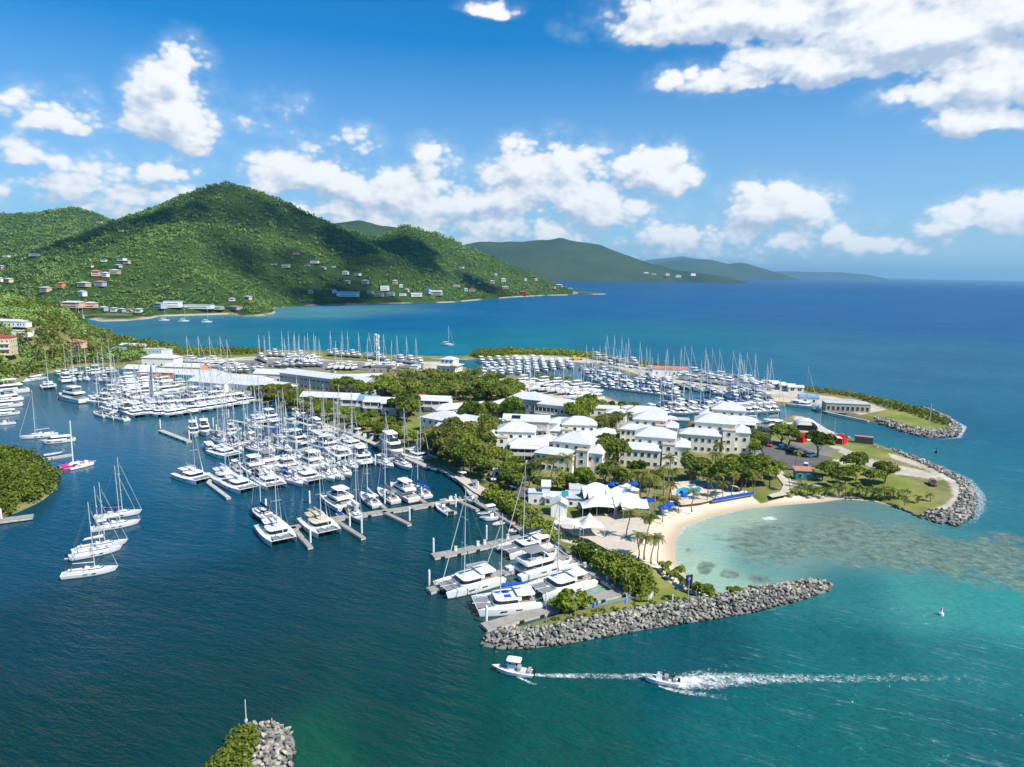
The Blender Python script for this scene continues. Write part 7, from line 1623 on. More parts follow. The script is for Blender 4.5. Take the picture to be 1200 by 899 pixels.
sheet('terrace', [(652,612),(690,604),(730,600),(752,607),(760,618),(752,640),(735,652),(715,646),(690,632),(668,626)], 1.43, MT['paving'])
sheet('pool_terrace', [(786,572),(792,566),(830,562.5),(858,563),(866,572),(850,582),(824,589),(800,592),(785,588)], 1.50, MT['pave_pool'])
sheet('deck', [(935,509),(958,507),(966,514),(948,516.5),(938,514)], 1.52, MT['canvas'])
sheet('road', [(612,510),(650,514),(655,519),(640,520),(610,515)], 1.42, MT['paving'])
m_, q_, b_2 = new_mat('pool_water'); b_2.inputs['Base Color'].default_value = (.01, .30, .62, 1); b_2.inputs['Roughness'].default_value = .08; b_2.inputs['IOR'].default_value = 1.33
bn_ = q_.node('ShaderNodeBump'); bn_.inputs['Strength'].default_value = .15; g_ = q_.node('ShaderNodeNewGeometry'); q_.put(bn_.inputs['Height'], q_.noise(g_.outputs['Position'], 1.5, 3)); q_.l.new(bn_.outputs[0], b_2.inputs['Normal'])
def pool(label, px):
    P = wp(px, 1.6); t = thing('swimming_pool', label, 'pool', (P[0][0], P[0][1], 0)); o = P[0]
    loc = [(x - o[0], y - o[1]) for x, y in P]; cx, cy_ = sum(p[0] for p in loc) / len(loc), sum(p[1] for p in loc) / len(loc)
    tri = tessellate_polygon([[Vector((x, y, 0)) for x, y in loc]]); b = MB(); b.add([(x, y, 1.56) for x, y in loc], [tuple(q) for q in tri]); b.build('pool_water', m_, t)
    r = MB(); n = len(loc); out = [(cx + (x - cx) * 1.06, cy_ + (y - cy_) * 1.10) for x, y in loc]
    r.add([(x, y, 1.60) for x, y in loc] + [(x, y, 1.60) for x, y in out] + [(x, y, 1.3) for x, y in out], [(i, (i + 1) % n, n + (i + 1) % n, n + i) for i in range(n)] + [(n + i, n + (i + 1) % n, 2 * n + (i + 1) % n, 2 * n + i) for i in range(n)]); r.build('coping', MT['canvas'], t)
pool('large free form blue pool on the beige terrace', [(791.5,576),(794,573),(799,571),(804,571),(808,572.6),(814,571.5),(820,570.5),(822.5,573),(820,576.5),(812,577.5),(807,579.8),(800,580.5),(795,579.5)])
pool('small round blue pool behind the large pool', [(805.5,569),(808,567.8),(812,567.8),(815,569),(812,570.2),(808,570.2)])
pool('end of the blue pool seen between palms on the right', [(827,570),(830,568),(836,568),(836,571.5),(831,573),(827,572.5)])

# ------------------------------------------------------------------ tents, parasols, loungers
MT['fabric'] = mat('tent_fabric', (.58, .585, .59), .8, .2, var=.04, scale=.4); MT['wood'] = mat('brown_wood', (.20, .12, .07), .8, .2, var=.2); MT['steel'] = mat('galvanised_pole', (.50, .51, .52), .45, .5, metal=.3)
def canopy(t, cx, cy, w, d, z0, z1, name='canopy', m='fabric', n=10):
    V = []; F = []
    for j in range(n + 1):
        for i in range(n + 1):
            u, v = i / n * 2 - 1, j / n * 2 - 1; r = max(abs(u), abs(v)); rr = math.hypot(u, v) / 1.2
            k = (1 - min(1, .30 * abs(u) ** 1.5 + .85 * abs(v) if d < w * .6 else .55 * r + .45 * rr)); h = z0 + (z1 - z0) * (k ** 1.35); edge = (1 - abs(u) ** 2) * (1 - abs(v) ** 2)
            sag = .35 * ((1 - u * u) if abs(v) > .99 else (1 - v * v) if abs(u) > .99 else 0); V.append((cx + u * w / 2, cy + v * d / 2, h + sag))
    for j in range(n):
        for i in range(n): a = j * (n + 1) + i; F.append((a, a + 1, a + n + 2, a + n + 1))
    b = MB(); b.add(V, F); b.build(name, MT[m], t, 60)
def marquee(label, px, py, rz, mods, z0=2.7, z1=6.6):
    p = at(px, py, 1.43); t = thing('marquee', label, 'tent', p, R(rz))
    for (x, y, w, d, zz) in mods:
        canopy(t, x, y, w, d, z0, zz)
        for i in (-1, 1):
            for j in (-1, 1): b = MB(); b.tube((x + i * (w / 2 - .05), y + j * (d / 2 - .05), 0), (x + i * (w / 2 - .05), y + j * (d / 2 - .05), z0), .07, n=6); b.build('pole', MT['steel'], t)
    return t
marquee('white peaked marquee with a row of three swooping ridges, left of two', 716, 605, 14, [(0, 2.2, 8.0, 4.1, 5.6), (-.5, 6.0, 8.0, 4.1, 5.9), (-1.0, 9.8, 7.6, 4.1, 6.4)])
marquee('white marquee with three swooping ridges, right of two, next to the beach palm', 746, 610, 16, [(0, 2.2, 7.6, 4.1, 5.5), (-.5, 6.0, 7.6, 4.1, 5.8), (-1.0, 9.8, 7.2, 4.1, 6.3)])
marquee('white single peaked marquee joined to the left side of the tents', 701, 607, 6, [(0, 2.4, 8.6, 5.2, 6.0)])
marquee('small white pagoda tent alone beside the hedge', 693, 630, 10, [(0, 2.0, 6.2, 5.2, 5.6)], 2.4)
marquee('flat pale awning by the boardwalk railing in front of the kiosk', 668, 628, -20, [(0, 1.5, 7, 4.5, 3.4)], 2.7)
marquee('white pagoda tent at the right end of the restaurant roof', 703, 589, 0, [(0, 2, 6.5, 6, 5.0)], 2.8)
marquee('white canopy near the middle red hut', 975, 521, 6, [(0, 1.5, 7.5, 4.5, 4.0)], 2.4)
t = thing('dome_tent', 'white arched dome tent at the channel with dark ends', 'tent', at(945, 505, 1.4), R(-12)); t.scale = (.72, .72, .72); V = []; F = []; nu, nv = 14, 8
for j in range(nv + 1):
    y = j / nv * 11; sc_ = 1 - .25 * ((j / nv - .4) / .6) ** 2
    for i in range(nu + 1): a = math.pi * i / nu; V.append((-math.cos(a) * 7.0 * sc_, y, math.sin(a) ** .75 * 6.4 * sc_ + .1))
for j in range(nv):
    for i in range(nu):
        if j == 0 and 5 < i < 9 and False: continue
        a = j * (nu + 1) + i; F.append((a, a + 1, a + nu + 2, a + nu + 1))
b = MB(); b.add(V, F); b.build('canopy', MT['fabric'], t, 60)
b = MB(); b.box((0, 3.5, .8), (12.6, .3, 1.6)); b.box((0, 7, .9), (11, .3, 1.8)); b.build('wall_panel', MT['w_dark'], t)
b = MB()
for k in (0, nv): b.tube(V[k * (nu + 1)], V[k * (nu + 1) + 3], .1); [b.tube(V[k * (nu + 1) + i], V[k * (nu + 1) + i + 1], .09, n=5) for i in range(nu)]
b.build('frame', MT['steel'], t)
def parasol(label, px, py, m, w=3.4, group=None, h=2.5):
    p = at(px, py, 1.43); t = thing('parasol', label, 'parasol', p, rnd.uniform(0, 1), group); n = 8
    c = MB(); c.add([(w / 2 * math.cos(i * math.pi / 4), w / 2 * math.sin(i * math.pi / 4), h) for i in range(n)] + [(w / 2 * math.cos(i * math.pi / 4), w / 2 * math.sin(i * math.pi / 4), h - .22) for i in range(n)] + [(0, 0, h + .75)], [(i, (i + 1) % n, 2 * n) for i in range(n)] + [(i, n + i, n + (i + 1) % n, (i + 1) % n) for i in range(n)]); c.build('canopy', MT[m], t)
    s = MB(); s.tube((0, 0, 0), (0, 0, h + .7), .04, n=6); s.box((0, 0, .06), (.7, .7, .12)); s.build('pole', MT['steel'], t)
for i, (px, py) in enumerate(((720, 572), (730, 572), (731, 578), (724, 586), (736, 592), (726, 592), (741, 583), (715, 589))): parasol('white parasol on the cafe terrace, %s of the cluster by the palms' % ORD[i], px, py, 'fabric', 4.0, 'white parasols of the cafe')
for i, (px, py, l) in enumerate(((717, 577, 'blue parasol behind the left marquee, leftmost blue one'), (742, 576, 'blue parasol in front of the big trees'), (736, 596, 'blue parasol tucked behind the right marquee'), (756, 595, 'blue parasol on the terrace, left of a pair'), (760, 596, 'blue parasol on the terrace, right of a pair'), (783, 601, 'blue parasol at the beach edge, upper of two'), (777, 605, 'blue parasol at the beach edge, lower of two'), (829, 581, 'blue parasol by the pool palms'), (801, 591, 'blue parasol at the pool bar'), (798, 587, 'closed looking dark blue parasol at the pool edge'))): parasol(l, px, py, 'canvas_blue' if i != 9 else 'canvas_navy', 3.2 if i < 7 else 2.2 if i != 9 else 1.2, 'blue parasols')
def make_lounger(m):
    t = thing('sun_lounger', 'x', 'sun lounger'); f = MB(); f.box((0, 0, .28), (1.9, .65, .08)); [f.box((x, y, .13), (.06, .06, .26)) for x in (-.8, .8) for y in (-.28, .28)]; f.build('frame', MT['trim'], t)
    b = MB(); b.box((-.25, 0, .37), (1.35, .62, .12)); b.loft([[(.42, -.31, .31), (.42, .31, .31), (.42, .31, .43), (.42, -.31, .43)], [(1.0, -.31, .55), (1.0, .31, .55), (.97, .31, .66), (.97, -.31, .66)]]); b.build('cushion', MT[m], t); return t
LG = {}
def lounger(m, px, py, rz, label, group):
    if m not in LG: o = LG[m] = make_lounger(m); KIDS[o.name] = [(c, []) for c in o.children]
    else: o = copy_tree(LG[m])
    o.location = at(px, py, 1.25); o.rotation_euler = (0, 0, R(rz)); o['label'] = label; o['group'] = group; o.scale = (.9, .85, .8)
for r_i, (y0, nn) in enumerate(((587.5, 22), (583.6, 18))):
    for i in range(nn):
        px = 836 + i * 2.2 + r_i; lounger('canvas_blue' if r_i == 0 else 'canvas', px, y0 - i * .38, 70, '%s sun lounger on the beach, %s from the left in the %s row' % (('blue', 'white')[r_i], ORD[i], ('sea side', 'rear')[r_i]), 'blue sun loungers on the beach')
for i in range(16): lounger('canvas', 792 + i * 2.6, 566.6 - i * .16, -80, 'pale sun lounger behind the pool, %s from the left' % ORD[i], 'pale sun loungers at the pool')
for i in range(7): lounger('canvas', 800 + i * 3.0, 584.5 - i * .3, -60, 'pale sun lounger in front of the pool, %s from the left' % ORD[i], 'pale sun loungers at the pool')
for i, (px, py) in enumerate(((786, 586), (789, 586.5), (792, 587), (795, 587.5), (788, 584), (791, 584.5))):
    t = thing('dining_table', 'brown table with chairs at the pool bar, %s of its cluster' % ORD[i], 'table', at(px, py, 1.5), rnd.uniform(0, 1), 'brown tables at the pool bar'); b = MB(); b.box((0, 0, .74), (1.2, 1.2, .06)); b.build('tabletop', MT['wood'], t); b = MB(); b.tube((0, 0, 0), (0, 0, .74), .06); b.build('pedestal', MT['wood'], t)
# ------------------------------------------------------------------ cars
def paint(name, c): return mat(name, c, .3, .5, var=.03, coat=.6)
PAINT = {'white': paint('car_white', (.72, .72, .72)), 'dark': paint('car_dark', (.025, .027, .032)), 'blue': paint('car_blue', (.02, .12, .36)), 'red': paint('car_red', (.50, .03, .035)), 'silver': paint('car_silver', (.40, .41, .42)), 'maroon': paint('car_maroon', (.16, .03, .04)), 'yellow': paint('digger_yellow', (.70, .42, .03))}
MT['lamp'] = mat('lamp_glass', (.75, .75, .72), .15, .6); MT['tail'] = mat('tail_lamp', (.35, .01, .01), .2, .5)
def make_car(col, suv=True, pick=False):
    t = thing('parked_car', 'x', 'car'); H = 1.75 if suv else 1.45
    b = MB(); sec = [(-2.15, .80, .55, .80), (-2.1, .88, .38, 1.0), (-1.2, .90, .32, 1.02), (.9, .90, .32, 1.0), (1.6, .88, .34, .92), (2.1, .80, .42, .78), (2.2, .7, .5, .68)]
    b.loft([[(x, -w, z0), (x, -w * 1.0, (z0 + z1) / 2), (x, -w * .88, z1), (x, w * .88, z1), (x, w, (z0 + z1) / 2), (x, w, z0)] for x, w, z0, z1 in sec]); b.build('body', PAINT[col], t, 40)
    x0, x1 = (-2.0, .9) if not pick else (-.3, 1.0)
    g = MB(); g.loft([[(x0, -.80, .98), (x1 + .25, -.80, .98), (x1 + .25, .80, .98), (x0, .80, .98)], [(x0 + .25, -.66, H - .08), (x1 - .45, -.66, H - .08), (x1 - .45, .66, H - .08), (x0 + .25, .66, H - .08)]]); g.build('window_glass', MT['shade_glass'], t)
    r = MB(); r.box(((x0 + .25 + x1 - .45) / 2, 0, H - .05), (x1 - x0 - .62, 1.36, .08)); r.build('roof', PAINT[col], t)
    if pick: q = MB(); q.box((-1.35, 0, 1.03), (1.4, 1.4, .06)); q.build('cargo_bed', MT['black'], t)
    for x in (-1.35, 1.4):
        for s in (-1, 1):
            w = MB(); w.tube((x, s * .68, .34), (x, s * .90, .34), .34, n=14); wo = w.build('wheel', MT['tyre'], t, 40); u = MB(); u.tube((x, s * .90, .34), (x, s * .915, .34), .2, n=10); u.build('rim', MT['steel'], wo)
    for s in (-1, 1):
        l = MB(); l.box((2.13, s * .58, .70), (.12, .34, .14)); l.build('headlight', MT['lamp'], t); l = MB(); l.box((-2.13, s * .66, .84), (.08, .2, .18)); l.build('tail_light', MT['tail'], t)
    return t
CARS = {}
def car(col, px, py, d, label, group=None, suv=True, pick=False, z=1.47):
    k = (col, suv, pick)
    if k not in CARS: o = CARS[k] = make_car(*k); KIDS[o.name] = [(c, list(c.children)) for c in o.children]
    else: o = copy_tree(CARS[k])
    o.location = at(px, py, z); o.rotation_euler = (0, 0, heading(px, py, d[0], d[1], z)); o['label'] = label
    if group: o['group'] = group
GC = 'cars in the car park'
for a in (('red', 902, 522.5, (-.2, 1), 'red car at the entrance of the car park beside the round tree'), ('blue', 916, 526, (1, -.5), 'blue car, first in the parked row'), ('dark', 923, 527.2, (1, -.5), 'dark car right of the blue one'), ('dark', 929, 529, (1, -.5), 'dark car in the middle of the parked row'), ('silver', 935, 530, (1, -.5), 'grey car in the parked row'), ('dark', 941, 533, (1, -.35), 'long black car left of the white one'), ('white', 951, 535, (1, -.2), 'white car at the right end of the parked row'), ('white', 944, 549, (-.3, 1), 'white car alone by the teal beach shed'), ('white', 870, 508, (1, -.1), 'white car by the canal villa wall'), ('dark', 881, 503, (1, .3), 'dark car at the marina edge, left of two'), ('dark', 890, 504.5, (1, .3), 'dark car at the marina edge, right of two'), ('dark', 897, 506, (1, .3), 'black car closest to the docked catamaran with raised sail')): car(*a, group=GC)
car('dark', 1027, 555, (1, .1), 'dark van on the grass below the gravel track', z=1.3); car('maroon', 1093, 568, (.6, .8), 'maroon car alone on the grass of the point', z=1.3); car('white', 1001, 541, (1, -.1), 'white pickup under the small tree by the track', pick=True)
car('blue', 598, 562, (.3, 1), 'blue car in the shade of the trees by the quay corner'); car('white', 577, 562, (.6, 1), 'white car beside the shaded quay kiosk', z=1.42); car('dark', 622, 514, (1, -.1), 'dark car in front of the low hotel wing', z=1.43); car('maroon', 613, 514.5, (1, -.1), 'maroon car left of the dark one before the hotel', z=1.43); car('silver', 860, 540, (1, .3), 'silver car beneath the palms at the canal villa', z=1.3)
for i, (px, py, c_) in enumerate(((391, 437, 'white'), (372, 429, 'silver'), (360, 428, 'white'), (352, 431, 'dark'), (306, 428, 'white'), (318, 430, 'silver'))): car(c_, px, py, (1, .2), '%s vehicle on the grey boatyard ground, %s of the scattered ones' % (c_, ORD[i]), 'vehicles in the boatyard', z=1.3)
t = thing('travel_lift', 'yellow boat crane standing at the edge of the scrub on the spit', 'crane', at(676, 422, 1.0), .2); b = MB(); b.box((0, 0, 1.2), (9, 3, .8)); b.box((-2, 0, 2.4), (2.4, 2.4, 1.8)); b.build('body', PAINT['yellow'], t); b = MB(); b.tube((1, 0, 2), (6, 0, 5), .25); b.build('boom', PAINT['yellow'], t)
for x in (-3, 3):
    for s in (-1, 1): w = MB(); w.tube((x, s * 1.3, .6), (x, s * 1.75, .6), .6, n=12); w.build('wheel', MT['tyre'], t, 40)
# racked boats on the lawn
for i in range(6):
    px, py = 931 + (i % 3) * 9 + (i // 3) * 4, 569.5 + (i % 3) * 1.5 - (i // 3) * 3.2
    t = thing('beach_catamaran_hull', 'white narrow boat on the lawn in front of the teal shed, %s of six' % ORD[i], 'kayak', at(px, py, 1.7), heading(px, py, 1, .16), 'white racked boats on the lawn'); h = MB(); h.loft(hull_rings(5.4, .8, .28, .34, .2, 0, .2, .3, 9)); h.build('hull', MT['gel'], t, 40); b = MB(); b.box((-.3, 0, .34), (1.3, .42, .06)); b.build('cockpit', MT['deckgrey'], t)
# small craft and goods on the boardwalk
t = thing('kayak', 'red and yellow kayak lying at the hedge by the boardwalk', 'kayak', at(672, 645, 1.3), heading(672, 645, 1, .5)); h = MB(); h.loft(hull_rings(3.4, .75, .25, .32, .12, 0, .1, .2, 9)); h.build('hull', MT['hull_orange'], t, 40); b = MB(); b.box((.5, 0, .33), (1.2, .5, .06)); b.build('deck', PAINT['yellow'], t)
t = thing('float_raft', 'orange float on the boardwalk beside the grey inflatable', 'float', at(602, 615, 1.05), heading(602, 615, 1, -.1)); b = MB(); b.tube((-1, 0, .25), (1, 0, .25), .25, n=8); b.build('tube', MT['hull_orange'], t, 50)
for i, (px, py) in enumerate(((534, 645.5), (560, 639.5), (568, 638), (595, 631.5), (651, 648), (668, 657), (685, 665), (712, 680))):
    t = thing('dock_box', 'white service pedestal on the piers by the boardwalk, %s counting from the left' % ORD[i], 'pedestal', at(px, py, .8), .3, 'service pedestals'); b = MB(); b.box((0, 0, .5), (.6, .5, 1.0)); b.build('cabinet', MT['trim'], t); b = MB(); b.box((0, 0, 1.06), (.7, .6, .12)); b.build('lid', MT['deckgrey'], t)
# railing with dark mesh along the boardwalk
t = thing('fence', 'dark railing between boardwalk and the restaurant hedge', 'fence', at(624, 620, 1.2)); P_ = [at(x, y, 1.2) for x, y in ((624, 620), (640, 633), (656, 643), (664, 650))]; b = MB(); c_ = P_[0]
for a, q in zip(P_[:-1], P_[1:]):
    d = q - a; b.box(((a + q) / 2 - c_ + Vector((0, 0, .55))), (d.length, .05, .9), math.atan2(d.y, d.x))
b.build('mesh_panel', MT['black'], t)
for q in P_: b = MB(); b.tube(q - c_, q - c_ + Vector((0, 0, 1.25)), .06); b.build('post', MT['steel'], t)
# ------------------------------------------------------------------ flagpoles, posts, masts, sign
FLAG = {'white': MT['canvas'], 'blue': mat('flag_blue', (.18, .30, .62), .8, .1)}
def flagpole(label, px, py, hpx_m, flag=None, group='flagpoles on the breakwater'):
    t = thing('flagpole', label, 'flagpole', at(px, py, 1.1), rnd.uniform(-.3, .3), group); b = MB(); b.tube((0, 0, 0), (0, 0, hpx_m), .06, .04, 8); b.box((0, 0, .1), (.4, .4, .2)); b.build('pole', MT['steel'], t)
    if flag:
        V = []; F = []; n = 6
        for i in range(n + 1):
            for j in (0, 1): V.append((-.05 - i * .17, .10 * math.sin(i * 1.3) , hpx_m - .1 - j * 1.05 - i * .13))
        for i in range(n): F.append((i * 2, i * 2 + 1, i * 2 + 3, i * 2 + 2))
        m = MB(); m.add(V, F); m.build('flag', FLAG[flag], t)
flagpole('bare pole at the western end of the breakwater grass', 640, 737, 4.2); flagpole('bare short pole in front of the bush on the breakwater', 674, 726, 3.2)
flagpole('flagpole with drooping blue flag, left of the three with flags', 700, 724, 3.6, 'blue'); flagpole('flagpole with pale blue flag at the pier end', 737, 720, 4.0, 'blue'); flagpole('flagpole flying a white flag, right of the three with flags', 765, 715, 4.0, 'white'); flagpole('bare pole between sign and rocks', 815, 711, 3.6)
t = thing('post', 'short white post on the breakwater lawn', 'post', at(788, 706, 1.1)); b = MB(); b.box((0, 0, .8), (.22, .22, 1.6)); b.build('shaft', MT['trim'], t)
t = thing('sign_board', 'dark blue sign on a tall grey post above the beach corner', 'sign', at(806, 706, 1.1), R(22)); b = MB(); b.tube((0, 0, 0), (0, 0, 5.6), .09, n=8); b.build('post', MT['steel'], t); b = MB(); b.box((0, 0, 4.7), (1.5, .14, 2.1)); b.build('panel', MT['canvas_navy'], t); b = MB(); b.box((.79, 0, 4.7), (.06, .2, 2.14)); b.build('edge_panel', MT['w_orange'], t)
b = MB(); b.tube((0, -.075, 5.0), (0, -.09, 5.0), .34, n=16); b.build('emblem', MT['canvas_grey'], t)
def mast(label, px, py, h, r=.12, m='alu', name='light_mast', z=1.1):
    t = thing(name, label, 'mast', at(px, py, z)); b = MB(); b.tube((0, 0, 0), (0, 0, h), r, r * .6, 8); b.build('shaft', MT[m], t); b = MB(); b.box((0, 0, .15), (r * 5, r * 5, .3)); b.build('base', MT['concrete'], t); return t
mast('tall white mast on the grass tip of the spit', 1088, 506, 12, .16); mast('thin pale mast beside the white canopy at the channel', 977, 517, 9, .09); mast('thin lamp mast behind the dome tent', 961, 500, 8, .08)
t = mast('white navigation pole on the foreground islet', 289, 855, 4.6, .10, 'alu', 'navigation_pole', 1.2); b = MB(); b.box((0, 0, 1.4), (.3, .25, .4)); b.build('lamp_box', MT['trim'], t)
mast('short white marker post on the foreground islet', 319, 854, 1.6, .09, 'alu', 'marker_post', 1.2)
t = thing('lattice_tower', 'white lattice communications tower with dish antennas by the north yard', 'tower', at(443, 436, 1.1)); H_ = 24.0; s_ = MB()
for i in (-1, 1):
    for j in (-1, 1): s_.tube((i * .9, j * .9, 0), (i * .5, j * .5, H_), .12, n=5)
for k in range(14):
    z0, z1 = H_ * k / 14, H_ * (k + 1) / 14; w0 = .9 - .4 * k / 14; s = 1 if k % 2 else -1
    for a, q in (((-1, -1), (1, -1)), ((1, -1), (1, 1)), ((1, 1), (-1, 1)), ((-1, 1), (-1, -1))): s_.tube((a[0] * w0, a[1] * w0, z0), (q[0] * w0, q[1] * w0, z1), .07, n=4)
s_.build('lattice', MT['pile'], t)
for z, a in ((15, 0), (18, 2.1), (20, 4), (22.5, 1), (23.5, 3)): d_ = MB(); d_.tube((.8 * math.cos(a), .8 * math.sin(a), z), (1.3 * math.cos(a), 1.3 * math.sin(a), z), .9, .8, 12); d_.build('dish_antenna', MT['gel'], t, 40)
# raised sail
o = boat('sc', 180, 477, (.9, .3), 'catamaran with white mainsail fully hoisted among the packed yachts'); V = []; F = []; n = 10
for j in range(n + 1):
    for i in range(5): s = j / n; w = 4.9 * (1 - s) ** .75 + .5; x = .75 - .2 * s - w * i / 4; V.append((x, .5 * math.sin(math.pi * i / 4) * (1 - s * .6), 4.4 + 15.8 * s))
for j in range(n):
    for i in range(4): a = j * 5 + i; F.append((a, a + 1, a + 6, a + 5))
b = MB(); b.add(V, F); b.build('mainsail', MT['fabric'], o, 60)
# open grey bimini of the near catamaran
# ------------------------------------------------------------------ foam and wakes
def foam_mat():
    m, q, b = new_mat('sea_foam'); a = q.node('ShaderNodeAttribute'); a.attribute_name = 'foam'; s = q.node('ShaderNodeSeparateColor'); q.l.new(a.outputs['Color'], s.inputs[0]); geo = q.node('ShaderNodeNewGeometry'); P = geo.outputs['Position']
    n = q.noise(P, .9, 7, .72, 1.2); n2 = q.noise(P, 3.2, 4, .7, .6); f = q.math('ADD', q.math('MULTIPLY', n, .65), q.math('MULTIPLY', n2, .35))
    k = q.mapr(q.math('ADD', f, s.outputs[0]), .94, 1.24, 0, 1, True)
    b.inputs['Base Color'].default_value = (.78, .83, .84, 1); b.inputs['Roughness'].default_value = .8; q.put(b.inputs['Alpha'], q.math('MULTIPLY', k, .92)); return m
MT['foam'] = foam_mat()
def foam(name, rows_, z=.06):
    """rows_: list of (left point, right point, density) across the strip"""
    n = 9; V = []; A = []; F = []
    for (p, q, d) in rows_:
        for i in range(n):
            t = i / (n - 1); V.append((p.x + (q.x - p.x) * t, p.y + (q.y - p.y) * t, z)); A.append(d * (1 - abs(2 * t - 1) ** 3) if d < 9 else 0)
    for j in range(len(rows_) - 1):
        for i in range(n - 1): a = j * n + i; F.append((a, a + 1, a + n + 1, a + n))
    o = mesh_np(name, V, F, MT['foam']); c = o.data.color_attributes.new('foam', 'FLOAT_COLOR', 'POINT'); A = np.array(A, np.float32); c.data.foreach_set('color', np.stack([A, A, A, A * 0 + 1], 1).ravel()); return setp(o, kind='stuff')
def track(name, pts, zz=.06):
    """pts: px, py, half width m, density"""
    P = [(at(x, y, zz), w, d) for x, y, w, d in pts]; R_ = []
    Q = []
    for (a, w0, d0), (b, w1, d1) in zip(P[:-1], P[1:]):
        k = max(2, int((b - a).length / 1.5))
        for i in range(k): t = i / k; Q.append((a.lerp(b, t), w0 + (w1 - w0) * t, d0 + (d1 - d0) * t))
    Q.append(P[-1])
    for i, (c, w, d) in enumerate(Q):
        a = Q[max(0, i - 1)][0]; b = Q[min(len(Q) - 1, i + 1)][0]; t = (b - a).normalized(); nrm = Vector((-t.y, t.x, 0)); R_.append((c + nrm * w, c - nrm * w, d))
    foam(name, R_, zz)
track('wake_foam', [(622, 790, .4, .60), (632, 791, .9, .58), (660, 792, 1.2, .56), (700, 792, 1.4, .53), (760, 793, 2.0, .52)])
track('wake_foam', [(606, 793, .3, .6), (622, 800, .6, .55), (640, 806, .6, .40)], .07)
track('wake_foam', [(776, 802, .4, .62), (786, 803, 1.0, .66), (800, 800, 3.0, .66), (830, 797, 4.2, .58), (880, 796, 3.0, .55), (940, 795, 2.3, .53), (1000, 795, 2.2, .50), (1060, 794, 2.6, .47), (1130, 795, 3.0, .43), (1180, 797, 3.2, .38)])
track('wake_foam', [(772, 804, .3, .6), (790, 809, .8, .58), (815, 813, 1.3, .54), (850, 817, 1.6, .44), (890, 820, 1.8, .34)], .08)
track('wake_foam', [(778, 799, .4, .55), (795, 792, 1.0, .50), (820, 787, 1.8, .46), (860, 781, 2.4, .40), (900, 776, 2.6, .32)], .08)
track('surf_foam', [(1078, 538, 1.2, .42), (1110, 550, 1.8, .48), (1136, 562, 2.2, .52), (1149, 580, 2.6, .55), (1149, 596, 2.6, .54), (1139, 612, 2.0, .48), (1120, 621, 1.4, .40)])
track('surf_foam', [(1152, 588, 1.8, .40), (1157, 598, 1.6, .42), (1148, 610, 1.4, .40)], .05)
track('surf_foam', [(1112, 489, 1.6, .5), (1130, 500, 2.0, .6), (1124, 513, 1.6, .55), (1095, 516, 1.2, .44)])
track('surf_foam', [(890, 609, 1.0, .40), (897, 608, 2.2, .62), (905, 607.5, 2.6, .66), (914, 610, 1.4, .40)])
track('surf_foam', [(1108, 651, .8, .30), (1122, 655, 1.3, .50), (1134, 658, .8, .30)]); track('surf_foam', [(1064, 656, .8, .30), (1076, 659, 1.2, .48), (1088, 662, .8, .30)])
track('surf_foam', [(851, 696, .5, .40), (838, 692, .6, .46), (810, 680, .7, .48), (795, 659, .7, .50), (791.5, 636, .8, .52), (802, 618, .9, .55), (835, 606, 1.0, .55), (874, 597, 1.0, .52), (920, 593, .9, .44)], .10)
track('surf_foam', [(566, 764, .7, .42), (620, 764, .8, .42), (700, 752, .8, .42), (780, 738, .8, .40), (880, 721, .9, .42), (975, 695, 1.0, .45)])
for i in range(46):
    px, py = rnd.uniform(900, 1200), rnd.uniform(400, 890)
    if py > 520 and px < 1150 and py < 720: continue
    if px < 1150 and 440 < py < 640: continue
    track('whitecap', [(px, py, .15, .2), (px + 2.5, py + .4, .35, .44), (px + 5, py + 1.2, .15, .2)])
t = thing('buoy', 'white marker buoy in the turquoise water off the bay', 'buoy', at(1103, 721, 0)); b = MB(); b.tube((0, 0, -.2), (0, 0, .5), .45, .45, 10); b.tube((0, 0, .5), (0, 0, 1.3), .2, .12, 8); b.build('body', MT['gel'], t, 50); b = MB(); b.tube((0, 0, 1.3), (0, 0, 1.6), .2, .05, 8); b.build('top_mark', MT['w_orange'], t)
t = thing('buoy', 'dark channel marker near the spit end', 'buoy', at(1097, 531, 0)); b = MB(); b.tube((0, 0, -.2), (0, 0, .8), .5, .4, 10); b.build('body', MT['black'], t, 50); b = MB(); b.tube((0, 0, .8), (0, 0, 2.2), .1, .1, 6); b.build('top_mark', MT['black'], t)
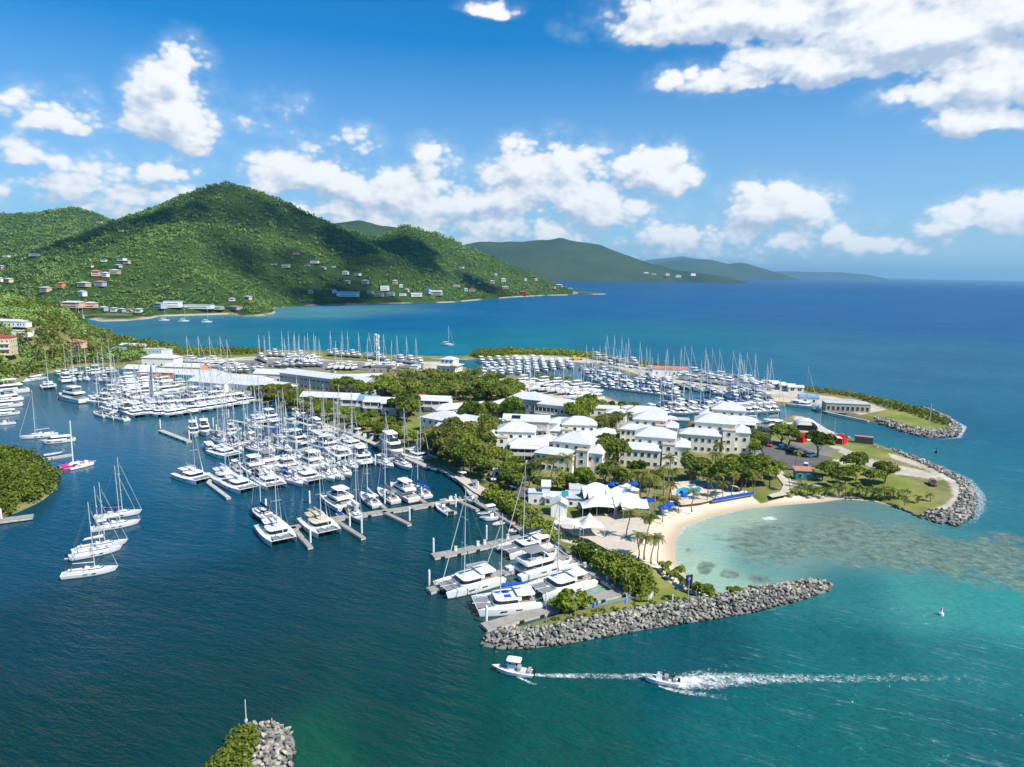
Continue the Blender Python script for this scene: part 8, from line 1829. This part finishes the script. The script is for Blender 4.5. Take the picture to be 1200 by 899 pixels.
# ------------------------------------------------------------------ people in the two boats under way
SKIN = mat('skin', (.42, .25, .17), .6, .3); CL = {'navy': mat('navy_shirt', (.02, .03, .07), .9, .1), 'black': mat('black_shirt', (.015, .015, .017), .9, .1), 'grey': mat('grey_shirt', (.20, .20, .22), .9, .1), 'short': mat('dark_shorts', (.04, .045, .06), .9, .1), 'hair': mat('dark_hair', (.02, .014, .01), .7, .2)}
def person(label, loc, rz, shirt, sit=False):
    hz = .46 if sit else .92
    J = {'pel': (0, 0, hz + .02), 'wai': (0, 0, hz + .22), 'che': (.02, 0, hz + .43), 'nec': (.02, 0, hz + .58), 'hd': (.04, 0, hz + .68), 'top': (.045, 0, hz + .80)}
    E = [('pel', 'wai'), ('wai', 'che'), ('che', 'nec'), ('nec', 'hd'), ('hd', 'top')]; RD = {'pel': .15, 'wai': .13, 'che': .155, 'nec': .055, 'hd': .095, 'top': .075}
    for s, n in ((-1, 'l'), (1, 'r')):
        J['sh' + n] = (.02, s * .19, hz + .50); J['el' + n] = (.10, s * .26, hz + .24); J['wr' + n] = (.34, s * .16, hz + .28); J['ha' + n] = (.42, s * .14, hz + .30)
        J['hi' + n] = (.0, s * .09, hz - .02); J['kn' + n] = (.40 if sit else .03, s * .12, hz + .02 if sit else .48); J['an' + n] = (.42 if sit else -.02, s * .12, .08); J['to' + n] = (.58 if sit else .15, s * .13, .04)
        E += [('che', 'sh' + n), ('sh' + n, 'el' + n), ('el' + n, 'wr' + n), ('wr' + n, 'ha' + n), ('pel', 'hi' + n), ('hi' + n, 'kn' + n), ('kn' + n, 'an' + n), ('an' + n, 'to' + n)]
        RD.update({'sh' + n: .075, 'el' + n: .05, 'wr' + n: .032, 'ha' + n: .04, 'hi' + n: .10, 'kn' + n: .062, 'an' + n: .042, 'to' + n: .04})
    ks = list(J); me = bpy.data.meshes.new('person'); me.from_pydata([J[k] for k in ks], [(ks.index(a), ks.index(b)) for a, b in E], [])
    o = bpy.data.objects.new('person', me); C.objects.link(o); md = o.modifiers.new('skin', 'SKIN'); o.modifiers.new('sub', 'SUBSURF').levels = 2; o.modifiers['sub'].render_levels = 2
    for i, k in enumerate(ks): me.skin_vertices[0].data[i].radius = (RD[k], RD[k]); me.skin_vertices[0].data[i].use_root = (k == 'pel')
    dg = bpy.context.evaluated_depsgraph_get(); ev = bpy.data.meshes.new_from_object(o.evaluated_get(dg)); o.modifiers.clear(); o.data = ev
    for m in (SKIN, CL[shirt], CL['short']): ev.materials.append(m)
    for p in ev.polygons:
        c = p.center; ax = abs(c.y) > .215 and c.z < hz + .32 and c.z > hz + .1 or c.x > .2 and c.z > hz + .1 and abs(c.y) < .25
        p.material_index = 0 if (c.z > hz + .545 or ax) else 1 if c.z > hz + .08 else 2 if (c.z > (.55 if not sit else .3)) else 0; p.use_smooth = True
    o.location = loc; o.rotation_euler = (0, 0, rz); setp(o, label, 'person')
    h = MB(); h.loft([[(.03 + .105 * math.cos(a) * q, .10 * math.sin(a) * q, hz + .72 + z) for a in [i * math.pi / 5 for i in range(10)]] for q, z in ((1.0, 0), (.98, .07), (.62, .125), (.1, .14))]); h.build('hair', CL['hair'], o, 60)
    return o
def on_boat(px, py, d, lx, ly, z):
    p = at(px, py, 0); a = heading(px, py, *d); return (p.x + lx * math.cos(a) - ly * math.sin(a), p.y + lx * math.sin(a) + ly * math.cos(a), z), a
l_, a_ = on_boat(600, 789, (-1, -.15), -.78, .1, .93); person('person in dark shirt standing at the wheel of the hard top motorboat', l_, a_, 'black')
l_, a_ = on_boat(772, 800, (-1, -.15), -.75, .15, .93); person('person in black standing at the helm of the speeding open boat', l_, a_, 'black')
l_, a_ = on_boat(772, 800, (-1, -.15), -2.4, -.2, .93); person('person in navy sitting at the stern of the speeding open boat', l_, a_, 'navy', True)
